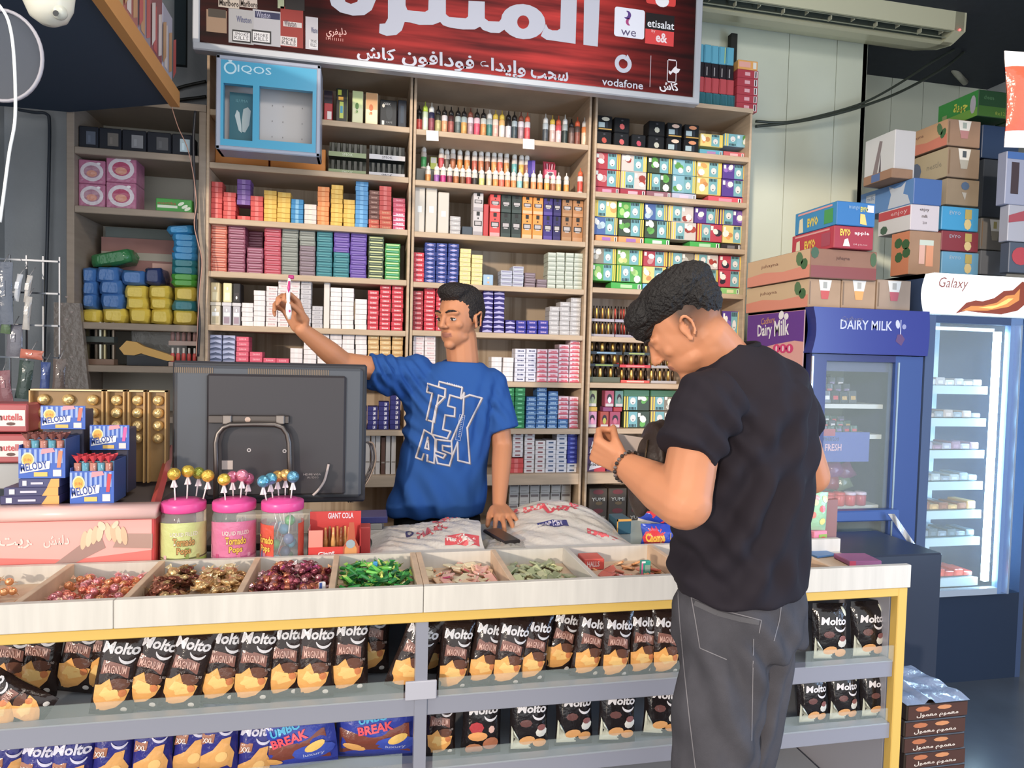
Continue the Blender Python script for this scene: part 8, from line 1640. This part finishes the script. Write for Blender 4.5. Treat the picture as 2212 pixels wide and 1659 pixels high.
def head(B, c, rot, k=1.0):
    """skull, jaw, nose, lips, brow, ears; local -Y is the way the face looks, z up"""
    def L(x, y, z): return Vector(c) + rot @ Vector((x * k, y * k, z * k))
    B.ell(L(0, .018, .03), (.072 * k, .092 * k, .085 * k), rot); B.ell(L(0, -.012, .0), (.063 * k, .074 * k, .08 * k), rot)
    B.ell(L(0, -.03, -.055), (.048 * k, .05 * k, .045 * k), rot); B.ell(L(0, -.062, -.088), (.021 * k, .019 * k, .017 * k), rot); B.ell(L(0, -.02, -.062), (.053 * k, .045 * k, .03 * k), rot)
    for s_ in (-1, 1):
        B.ell(L(s_ * .036, -.052, -.016), (.020 * k, .018 * k, .018 * k), rot); B.cap(L(s_ * .012, -.082, .026), .008 * k, L(s_ * .045, -.068, .026), .009 * k, 8)
        B.ell(L(s_ * .028, -.072, .006), (.013 * k, .010 * k, .008 * k), rot)                                   # lids
        ear = Matrix.Rotation(s_ * .35, 3, 'Z'); ring_ = [L(s_ * (.074 + .008 * math.sin(t) ** 2 + .004), .018 + .014 * math.cos(t) + .004 * math.sin(t), .0 + .026 * math.sin(t)) for t in [i * PI / 7 - 1.2 for i in range(9)]]; B.chain([(q_, .0048 * k) for q_ in ring_]); B.ell(L(s_ * .073, .008, -.004), (.006 * k, .012 * k, .020 * k), rot @ ear); B.ell(L(s_ * .075, .006, -.026), (.006 * k, .008 * k, .009 * k), rot)
    B.cap(L(0, -.083, .022), .0075 * k, L(0, -.103, -.018), .0105 * k, 10); 
    for s_ in (-1, 1): B.ell(L(s_ * .011, -.092, -.023), (.008 * k, .009 * k, .007 * k), rot)
    B.ell(L(0, -.078, -.046), (.022 * k, .010 * k, .0055 * k), rot); B.ell(L(0, -.075, -.057), (.019 * k, .011 * k, .0065 * k), rot)
    return L


def facecol(L, skin, k=1.0, fade=0.0):
    base = np.array(C(skin)[:3]); lip = np.array(C('a0624e')[:3]); inv = None
    o = np.array(L(0, 0, 0)); ax = np.array([np.array(L(*a)) - o for a in ((1, 0, 0), (0, 1, 0), (0, 0, 1))])
    def f(co_, no_):
        q = (co_ - o) @ ax.T / (np.linalg.norm(ax, axis=1) ** 2); out = np.tile(base, (len(co_), 1))
        m_ = (np.abs(q[:, 0]) < .021) & (q[:, 1] < -.074) & (np.abs(q[:, 2] + .052) < .0105 - .22 * np.abs(q[:, 0])); out[m_] = lip
        t = np.clip((q[:, 2] + .055) / .08, 0, 1) * np.clip((q[:, 1] + .01) / .03, 0, 1) * (np.abs(q[:, 2]) < .2) * (np.abs(q[:, 0]) < .0725) * (q[:, 1] < .16) * (q[:, 2] > -.07)
        out = out * (1 - fade * t[:, None]) + np.array(C('1e1614')[:3]) * fade * t[:, None]
        return out
    return f


def facebits(parent, L, rot, k=1.0, gaze=0.0, shut=None):
    for s_ in (-1, 1):
        q = M(); q.smooth = True; q.T = Matrix.Translation(L(s_ * .029, -.0725, .0035)) @ rot.to_4x4()
        q.sphere((0, 0, 0), (.0125 * k, .0105 * k, .0065 * k), 12, shut or 'c8bab0', 8)
        if shut: q.tube([(-.012 * k, -.004, -.004), (0, -.0095, -.0055), (.012 * k, -.004, -.004)], .0014, 6, '1c1410')
        else: q.tube([(-.0125 * k, -.004, .003), (0, -.0098, .0052), (.0125 * k, -.004, .003)], .0016, 6, '20160f'); q.sphere((gaze * k, -.0068 * k, 0), (.0052 * k, .005 * k, .0052 * k), 10, '2a1c14', 6); q.T = Matrix.Identity(4); q.build('eye', SATIN, parent)
        q = M(); q.smooth = True; q.tube([tuple(L(s_ * a, b_, c_)) for a, b_, c_ in ((.012, -.0915, .028), (.024, -.0895, .034), (.038, -.080, .034), (.050, -.066, .028))], [.0028 * k, .0038 * k, .0034 * k, .0018 * k], 8, '2a1d18'); q.build('eyebrow', HAIRM, parent)


def folds(specs, base=.0):
    """soft cloth ridges: (origin, across direction, along direction, wavelength, height, length, width)"""
    S_ = [(np.array(o), np.array(a) / np.linalg.norm(a), np.array(l) / np.linalg.norm(l), wl, h, ln, wd) for o, a, l, wl, h, ln, wd in specs]
    def f(co_, no_):
        out = np.zeros(len(co_))
        for o, a, l, wl, h, ln, wd in S_:
            q = co_ - o; s_ = q @ a; t = q @ l; out += 1.35 * h * np.sin(2 * PI * (s_ + .02 * np.sin(t * 14)) / wl) * np.exp(-(s_ / wd) ** 2) * np.exp(-(t / ln) ** 2)
        out += .0016 * np.sin(co_[:, 0] * 31 + co_[:, 2] * 23) * np.sin(co_[:, 1] * 37 + co_[:, 2] * 11)
        return out
    return f


# ------------------------------------------------------------------ the clerk
ck = thing('person', 'young man in a royal blue printed T-shirt behind the counter, raising a toothbrush', 'person', (0, 0, 0))
yc = 2.42
hc = J(990, 690, yc); hr = Matrix.Rotation(-math.radians(43), 3, 'Z') @ Matrix.Rotation(math.radians(6), 3, 'X')
B = Blob(); L = head(B, hc, hr, .96)
nb = J(1002, 800, yc + .02); B.cap(hc + Vector((.012, .02, -.06)), .057, nb + Vector((0, 0, -.01)), .058)
shR, shL = J(895, 812, yc), J(1070, 830, yc); ch = J(985, 900, yc + .01); pv = J(945, 1110, yc + .02)
B.cap(shR, .036, shL, .036); B.ring([(pv - Vector((0, 0, .06)), .11, .07, 0), (pv, .11, .07, 0), (ch, .12, .07, 0), (J(985, 810, yc), .09, .055, 0)])
elR, wrR = J(742, 785, yc - .10), J(652, 712, yc - .20); B.chain([(shR, .047), (elR, .038)]); B.chain([(elR, .037), (elR + (wrR - elR) * .35, .036), (wrR, .0235)])
elL, wrL = J(1085, 965, yc - .02), J(1078, 1094, yc - .20); B.chain([(shL, .038), (elL, .037)]); B.chain([(elL, .036), (elL + (wrL - elL) * .3, .035), (wrL, .0225)])
hd_ = Vector((-.55, -.25, .55)); kn = wrR
hand(B, kn, (-.42, .02, .9), (-.55, -.85, 0), (-.2, 0, 1), ((.75, .9, .6), (.85, .95, .6), (.95, .95, .6), (1.05, .95, .6)), 1.0, .05, thumb=(.75, .6, .2))
hand(B, wrL, (.06, -.92, -.16), (.0, -.35, -.93), (-1, 0, 0), ((.30, .35, .25), (.25, .35, .25), (.25, .35, .3), (.35, .4, .25)), .98, .20, thumb=(.62, .15, .1))
hipc = pv - Vector((0, 0, .10))
for s_ in (-1, 1):
    hp_ = hipc + Vector((s_ * .085, 0, 0)); B.chain([(hp_, .06), (Vector((hp_.x, hp_.y, .52)), .05), (Vector((hp_.x, hp_.y + .01, .10)), .04)]); B.cap((hp_.x, hp_.y + .01, .06), .04, (hp_.x, hp_.y - .07, .04), .035)
body = B.fuse('body', .0036, 7, SKIN, colf=facecol(L, 'c07c50', fade=.75), parent=ck)
facebits(ck, L, hr, .96, gaze=.002)
Hb = Blob()
def HL(x, y, z): return hc + hr @ Vector((x * .96, y * .96, z * .96))
Hb.ell(HL(0, .03, .062), (.074, .086, .066), hr); Hb.ell(HL(0, -.022, .103), (.058, .058, .032), hr); Hb.ell(HL(0, .065, .03), (.066, .058, .07), hr); Hb.ell(HL(.0, -.04, .094), (.05, .036, .026), hr)
for s_ in (-1, 1): Hb.ell(HL(s_ * .058, .022, .035), (.016, .045, .05), hr); Hb.ell(HL(s_ * .064, -.012, .022), (.006, .010, .02), hr)
rr = random.Random(5)
for i in range(60): a = rr.uniform(-1.0, 1.0); t = rr.uniform(-.7, 1.2); Hb.ell(HL(.058 * math.sin(a), .02 + .07 * t - .01, .095 + .032 * math.cos(a) - .03 * max(0, t) ** 2), (.009, .012, .008), hr)
Hb.fuse('hair', .004, 2, HAIRM, fold=lambda c_, n_: .0015 * np.sin(c_[:, 0] * 420) * np.sin(c_[:, 2] * 380 + c_[:, 1] * 300), colf=solid('1e1614'), parent=ck)
# T-shirt
T_ = Blob(); slv = J(797, 802, yc - .06); sll = J(1087, 930, yc - .03)
T_.ring([(J(938, 1108, yc + .02), .176, .108, 0), (J(945, 1080, yc), .172, .115, 0), (J(958, 1000, yc), .158, .112, 0), (J(968, 930, yc), .155, .112, 0), (J(980, 870, yc), .160, .112, 0), (J(988, 825, yc), .158, .095, 0), (J(993, 800, yc), .12, .075, 0), (J(996, 782, yc + .005), .078, .064, 0)], pw=2.3)
T_.cap(shR + Vector((.02, 0, .0)), .062, slv, .062, flat=1); T_.cap(shL + Vector((-.02, 0, -.004)), .064, sll, .058, flat=1); T_.cap(shR + Vector((.03, 0, -.05)), .05, slv + Vector((.03, 0, -.01)), .06, flat=1)
T_.cap(J(905, 860, yc), .07, J(900, 800, yc), .06)
o_ = shR
FS = [((*J(880, 850, yc - .1),), (.6, 0, .8), (.8, 0, -.6), .035, .006, .10, .10), ((*J(835, 800, yc - .1),), (1, 0, .2), (-.2, 0, 1), .03, .006, .06, .06), ((*J(950, 960, yc - .1),), (.9, 0, .45), (-.45, 0, .9), .075, .006, .16, .12),
      ((*J(1040, 900, yc - .1),), (1, 0, -.35), (.35, 0, 1), .05, .005, .14, .06), ((*J(930, 1070, yc - .1),), (1, 0, .15), (-.15, 0, 1), .085, .007, .10, .2), ((*J(890, 920, yc - .1),), (.8, 0, .6), (-.6, 0, .8), .05, .005, .1, .06), ((*J(1075, 880, yc - .1),), (.9, 0, .4), (-.4, 0, .9), .04, .004, .06, .04)]
BLUE = mat('blue_jersey', attr=True, rough=.9, spec=.15)
sh = T_.fuse('t_shirt', .0055, 6, BLUE, fold=folds(FS), colf=solid('1c4f96'), parent=ck)
# printed lettering: outlines laid on the cloth
bv = BVHTree.FromPolygons([v.co[:] for v in sh.data.vertices], [tuple(p.vertices) for p in sh.data.polygons])
def tpt(x, y): return (780 + x / 3.95, 800 + y / 3.95)
def onshirt(px, py, e):
    d = (at(px, py, Y=2) - CAM).normalized(); h = bv.ray_cast(CAM + d * 1.4, d)
    return (h[0] - d * e) if h[0] is not None else at(px, py, Y=yc - .11)
def ribbon(q, pts, wd, col, e, closed=True, off=(0, 0)):
    P2 = pts + [pts[0]] if closed else pts
    for a, b_ in zip(P2[:-1], P2[1:]):
        (ax, ay), (bx, by) = tpt(*a), tpt(*b_); ax += off[0]; bx += off[0]; ay += off[1]; by += off[1]; ln = math.hypot(bx - ax, by - ay); ux, uy = (bx - ax) / ln, (by - ay) / ln; n = max(1, int(ln / 6)); v = []
        ax -= ux * wd / 2; ay -= uy * wd / 2; bx += ux * wd / 2; by += uy * wd / 2
        for i in range(n + 1):
            t = i / n; x = ax + (bx - ax) * t; y = ay + (by - ay) * t
            v += [tuple(onshirt(x - uy * wd / 2, y + ux * wd / 2, e)), tuple(onshirt(x + uy * wd / 2, y - ux * wd / 2, e))]
        q.put(v, [(2 * i, 2 * i + 1, 2 * i + 3, 2 * i + 2) for i in range(n)], col)
LT = [[(570, 112), (718, 158), (712, 228), (660, 212), (622, 440), (556, 420), (606, 196), (560, 182)], [(668, 95), (862, 146), (848, 236), (757, 210), (738, 302), (800, 318), (796, 392), (716, 380), (696, 502), (762, 520), (735, 580), (600, 545), (612, 440), (640, 300), (714, 225), (718, 158), (660, 140)],
      [(925, 208), (1030, 236), (904, 490), (926, 792), (826, 768), (822, 612), (776, 735), (770, 600), (868, 370), (878, 190), (852, 240)], [(538, 508), (606, 548), (632, 590), (622, 790), (562, 772), (566, 722), (532, 715), (518, 762), (466, 742)], [(568, 572), (576, 672), (545, 662)],
      [(640, 588), (770, 604), (772, 650), (694, 640), (694, 682), (782, 716), (752, 812), (652, 792), (634, 720), (700, 748), (720, 718), (638, 690)]]
q = M()
for p in LT: ribbon(q, p, 3.4, '5c5c6c', .0012, off=(1.6, 1.8))
for p in LT: ribbon(q, p, 3.1, 'b8b0b4', .002)
ribbon(q, [(842, 376), (886, 386), (846, 600), (806, 592)], .8, 'a8b0c8', .002)
for i in range(9): ribbon(q, [(738 + 15 * i, 104 + 4 * i), (738 + 15 * i, 118 + 4 * i)], 1.2, 'c8ccd8', .002, closed=False)
for i in range(12): ribbon(q, [(858 - 2.6 * i, 400 + 15 * i), (870 - 2.6 * i, 403 + 15 * i)], 1.2, 'a8b0c8', .002, closed=False)
q.build('shirt_print', PRINT, ck)
q = M(); q.smooth = True; nc = J(996, 785, yc + .005); q.tube([(nc.x + .064 * math.cos(t), nc.y + .058 * math.sin(t) - .008, nc.z - .004 + .016 * math.sin(t)) for t in [2 * PI * i / 30 for i in range(30)]], .0075, 8, '184e98', closed=True); q.build('collar', BLUE, ck)
Pn = Blob(); Pn.ring([(Vector((hipc.x, hipc.y, hipc.z - .08)), .155, .11, 0), (pv, .155, .11, 0)])
for s_ in (-1, 1): Pn.chain([(hipc + Vector((s_ * .08, 0, -.02)), .095), (Vector((hipc.x + s_ * .09, hipc.y, .5)), .075), (Vector((hipc.x + s_ * .09, hipc.y, .08)), .07)], flat=True)
Pn.fuse('trousers', .008, 4, CLOTHM, colf=solid('17161a'), parent=ck)
# the toothbrush-like pink and white stick
a, b_ = J(625, 690, yc - .27), J(626, 600, yc - .27); t = thing('toothbrush', 'white and magenta toothbrush held upright in the raised hand', 'toothbrush', tuple(a)); H = (b_ - a)
m = M(); m.smooth = True; rr_ = [.004, .0085, .0088, .0062, .0055, .006, .0055, .005, .0045]; m.tube([tuple(H * (i / 8) + Vector((-.004 * math.sin(i / 8 * 3), 0, 0))) for i in range(9)], rr_, 10, 'ece8e4'); m.build('handle', SATIN, t)
m = M(); m.smooth = True; m.tube([tuple(H * f_ + Vector((-.004 * math.sin(f_ * 3) + .002, -.004, 0))) for f_ in (.10, .2, .3)], [.002, .0052, .0015], 8, 'c81c78'); m.tube([tuple(H * f_ + Vector((-.003 * math.sin(f_ * 3), -.0035, 0))) for f_ in (.6, .75, .92)], [.0015, .0045, .003], 8, 'c81c78'); m.build('grip', SATIN, t)
M().bbox(-.004, -.005, .0, .012, .005, .012, 'b01870', b=.002).build('bristles', SATIN, t, tuple(H * .97))

# ------------------------------------------------------------------ the customer
cu = thing('person', 'young man in a dark T-shirt and grey jeans with his back turned, looking down', 'person', (0, 0, 0))
yu = 1.24; th = math.radians(-38)      # yaw of the shoulder line
fwd = Vector((-.62, .78, 0)).normalized(); lf_ = Vector((-fwd.y, fwd.x, 0))      # his front and his left
hc = J(1478, 714, 1.24); e3 = (Vector(J(1402, 714, 1.22)) - Vector(J(1478, 803, 1.22))).normalized()
down = Vector((-.60, .40, -.60)).normalized()
fy = -down; zx = Vector((-.36, .15, .8)); fz = (zx - fy * zx.dot(fy)).normalized(); fx = fy.cross(fz)
hr = Matrix((fx, fy, fz)).transposed()
B = Blob(); L = head(B, hc, hr, .80)
nb = J(1570, 790, 1.26); B.cap(hc + hr @ Vector((0, .024, -.03)), .048, nb, .056); B.cap(hc + hr @ Vector((0, .015, -.045)), .042, nb + Vector((-.04, -.01, .0)), .045)
shL_, shR_ = J(1514, 880, 1.13), J(1704, 864, 1.34); chest = J(1612, 960, 1.25); waist = J(1602, 1190, 1.25); pel = J(1600, 1320, 1.26)
yaw = math.atan2(shR_.y - shL_.y, shR_.x - shL_.x)
B.ring([(pel, .11, .07, yaw), (waist, .105, .07, yaw), (chest, .11, .075, yaw), (J(1610, 840, 1.25), .09, .06, yaw)]); B.cap(shL_, .036, shR_, .036)
elL_, wrL_ = J(1478, 1085, 1.10), J(1352, 1006, 1.24); B.chain([(shL_, .040), (shL_ * .5 + elL_ * .5, .045), (elL_, .046)]); B.chain([(elL_, .049), (elL_ + (wrL_ - elL_) * .35, .046), (wrL_, .027)])
elR_, wrR_ = J(1752, 1028, 1.40), J(1480, 1010, 1.52); B.chain([(shR_, .038), (elR_, .042)]); B.chain([(elR_, .042), (wrR_, .026)])
hand(B, wrL_, (-.62, .52, .34), (.85, .35, .2), (.2, .1, .9), ((1.0, 1.2, .8), (1.1, 1.2, .8), (1.2, 1.25, .8), (1.25, 1.25, .8)), .82, .03, thumb=(.75, .6, .4))
hand(B, wrR_, (-.9, -.25, .1), (-.1, -.5, .8), (0, .6, .6), (.5, .6, .4), .98, .05, thumb=(.7, .4, .2))
foot = {}
for s_, px in ((-1, 0), (1, 1)):
    hp_ = pel + lf_ * (-s_) * .085 - Vector((0, 0, .06)); kn_ = hp_ + Vector((0, 0, -.40)) + fwd * .03; an = Vector((kn_.x - fwd.x * .03, kn_.y - fwd.y * .03, .10)); foot[s_] = an
    B.chain([(hp_, .058), (kn_, .045), (an, .036)])
B.fuse('body', .0036, 7, SKIN, colf=facecol(L, 'cc8254', fade=.9), parent=cu); facebits(cu, L, hr, .80, shut='b87450')
Hb = Blob()
def HL(x, y, z): return hc + hr @ Vector((x * .79, y * .78, z * .56 + .010))
Hb.ell(HL(0, .030, .100), (.0745, .090, .050), hr); Hb.ell(HL(0, -.045, .105), (.062, .05, .038), hr); Hb.ell(HL(0, .078, .060), (.060, .044, .058), hr); Hb.ell(HL(0, -.075, .088), (.05, .026, .034), hr)
rr = random.Random(9)
for i in range(170):
    a = rr.uniform(-1.25, 1.25); t = rr.uniform(-1, 1); ca = math.cos(a)
    Hb.ell(HL(.074 * math.sin(a), .005 + .092 * t, .085 + .055 * ca * math.sqrt(max(0, 1 - .7 * t * t)) + rr.uniform(-.004, .010)), (rr.uniform(.008, .014),) * 3)
Hb.fuse('hair', .0038, 1, HAIRM, fold=lambda c_, n_: .002 * np.sin(c_[:, 0] * 330 + 3 * np.sin(c_[:, 2] * 90)) * np.sin(c_[:, 2] * 300 + c_[:, 1] * 260), colf=solid('191311'), parent=cu)
Ts = Blob()
Ts.ring([(J(1598, 1268, 1.25), .160, .118, yaw), (J(1602, 1200, 1.25), .158, .118, yaw), (J(1608, 1080, 1.25), .158, .12, yaw), (J(1612, 960, 1.25), .165, .125, yaw), (J(1612, 880, 1.25), .165, .118, yaw), (J(1616, 805, 1.26), .142, .105, yaw), (J(1598, 768, 1.26), .098, .082, yaw), (J(1578, 745, 1.26), .064, .060, yaw)], pw=2.3)
Ts.cap(shL_ + Vector((.02, .01, .005)), .066, J(1479, 978, 1.11), .056, flat=1); Ts.cap(shR_ - Vector((.02, .01, -.005)), .064, J(1738, 922, 1.38), .050, flat=1)
Ts.cap(J(1640, 880, 1.20), .09, J(1640, 960, 1.2), .08)
FS = [((*J(1560, 930, 1.13),), (.9, 0, .5), (-.4, 0, .9), .05, .0055, .12, .07), ((*J(1600, 1120, 1.12),), (.75, 0, -.65), (.65, 0, .75), .07, .0075, .22, .16), ((*J(1520, 1200, 1.12),), (.6, 0, .8), (.8, 0, -.5), .05, .006, .10, .10), ((*J(1690, 1000, 1.15),), (.9, 0, -.3), (.3, 0, .9), .08, .006, .2, .10),
      ((*J(1480, 900, 1.08),), (.8, .2, .5), (-.4, 0, .9), .045, .0022, .06, .05), ((*J(1600, 1250, 1.12),), (1, .5, .1), (0, 0, 1), .09, .006, .05, .2)]
BLK = mat('black_jersey', attr=True, rough=.85, spec=.2)
Ts.fuse('t_shirt', .0055, 6, BLK, fold=folds(FS), colf=solid('241e26'), parent=cu)
q = M(); q.smooth = True; nc = J(1574, 750, 1.26); q.tube([(nc.x + .060 * math.cos(t) * math.cos(yaw) - .054 * math.sin(t) * math.sin(yaw), nc.y + .060 * math.cos(t) * math.sin(yaw) + .054 * math.sin(t) * math.cos(yaw), nc.z - .004 + .012 * math.cos(t + .5)) for t in [2 * PI * i / 30 for i in range(30)]], .007, 8, '1c181e', closed=True); q.build('collar', BLK, cu)
Jn = Blob(); Jn.ring([(pel - Vector((0, 0, .06)), .150, .115, yaw), (pel + Vector((0, 0, .02)), .150, .118, yaw), (J(1600, 1255, 1.25), .142, .108, yaw)])
for s_ in (-1, 1):
    hp_ = pel + lf_ * (-s_) * .078 - Vector((0, 0, .05)); kn_ = hp_ + Vector((0, 0, -.40)) + fwd * .03
    Jn.chain([(hp_, .094), (hp_ * .5 + kn_ * .5, .083), (kn_, .068), (Vector((foot[s_].x, foot[s_].y, .06)), .06)], flat=True)
kn1 = J(1530, 1500, 1.13)
FS = [((*J(1540, 1480, 1.13),), (.85, 0, .5), (.5, 0, -.85), .07, .007, .2, .10), ((*J(1650, 1400, 1.15),), (.6, 0, .8), (.8, 0, -.6), .06, .006, .10, .10), ((*J(1680, 1560, 1.2),), (.9, 0, -.35), (.35, 0, .9), .06, .006, .2, .08)]
JM = mat('grey_denim', attr=True, rough=.9, noise=.22, nscale=14, bump=.2, bscale=500, spec=.2)
Jn = Jn.fuse('jeans', .006, 5, JM, fold=folds(FS), colf=solid('4c4a50'), parent=cu)
bj = BVHTree.FromPolygons([v.co[:] for v in Jn.data.vertices], [tuple(p.vertices) for p in Jn.data.polygons])
def seam(pts, wd, col, e=.001, n=8):
    q = M()
    for (ax, ay), (bx, by) in zip(pts[:-1], pts[1:]):
        ln = math.hypot(bx - ax, by - ay); ux, uy = (bx - ax) / ln, (by - ay) / ln; v = []
        for i in range(n + 1):
            x = ax + (bx - ax) * i / n; y = ay + (by - ay) * i / n
            for s_ in (-1, 1):
                d = (at(x + s_ * uy * wd, y - s_ * ux * wd, Y=1.3) - CAM).normalized(); h = bj.ray_cast(CAM, d); v.append(tuple((h[0] - d * e) if h[0] is not None else CAM + d * 1.3))
        q.put(v, [(2 * i + 1, 2 * i, 2 * i + 2, 2 * i + 3) for i in range(n)], col)
    return q
for pts, nm in (([(1464, 1278), (1468, 1340), (1478, 1450), (1490, 1560), (1502, 1659)], 'side_seam'), ([(1493, 1290), (1502, 1340), (1512, 1400), (1570, 1425)], 'pocket_seam'), ([(1493, 1290), (1560, 1318), (1645, 1340), (1640, 1368)], 'pocket_seam'), ([(1690, 1290), (1684, 1340), (1672, 1385)], 'pocket_seam'), ([(1628, 1380), (1626, 1480), (1624, 1600)], 'seat_seam')):
    seam(pts, 1.0, '807c80', n=6).build(nm, CLOTHM, cu)
seam([(1640, 1345), (1600, 1338), (1550, 1325), (1500, 1302)], 5.5, '5c5a5e', .0015).build('pocket_flap', CLOTHM, cu)
for s_ in (-1, 1):
    q = Blob(); a = foot[s_]; q.cap((a.x, a.y, .05), .047, tuple(Vector((a.x, a.y, .038)) + fwd * .16), .036); q.ell(Vector((a.x, a.y, .03)) - fwd * .02, (.045, .045, .03)); q.fuse('shoe', .007, 3, SATIN, colf=solid('2c2a2c'), parent=cu)
# bracelet, paper, shoulder bag
ax_ = (wrL_ - elL_).normalized(); c0 = wrL_ - ax_ * .004; u_ = ax_.cross(Vector((0, 0, 1))).normalized(); v_ = u_.cross(ax_)
q = M()
for i in range(22): t = 2 * PI * i / 22; p = c0 + (u_ * math.cos(t) + v_ * math.sin(t)) * .0305; q.sphere(tuple(p), .0042, 6, '9c8c84' if i % 2 else '58504c', 4)
q.build('bracelet', METAL, None, label='beaded grey bracelet on the customer wrist', cat='bracelet')['kind'] = 'stuff'
hp = J(1345, 965, 1.33); m = M(); m.bbox(-.035, 0, -.012, .06, .0015, .025, 'ecd8cc', b=.0005); m.build('paper_slip', MATTE, None, tuple(hp), (.2, .15, .3), 'pale paper slip held in the customer hands', 'paper')
P_ = J(1402, 1010, 1.34); q = Blob(); q.ell(P_, (.035, .06, .105), Matrix.Rotation(.22, 3, 'Y')); q.ell(P_ + Vector((.02, .02, -.01)), (.04, .06, .09)); bg = q.fuse('shoulder_bag', .006, 4, mat('brown_leather', attr=True, rough=.5, bump=.2, bscale=90), fold=lambda c_, n_: .003 * np.sin(c_[:, 0] * 260), colf=solid('3a2c26')); tag(bg, 'dark brown ribbed bag slung at the chest of the customer', 'bag')
m = M(); m.smooth = True; m.tube([tuple(J(1400, 950, 1.31)), tuple(J(1392, 1000, 1.29)), tuple(J(1396, 1040, 1.29))], .0022, 6, '8c7458'); m.build('zip', METAL, bg)
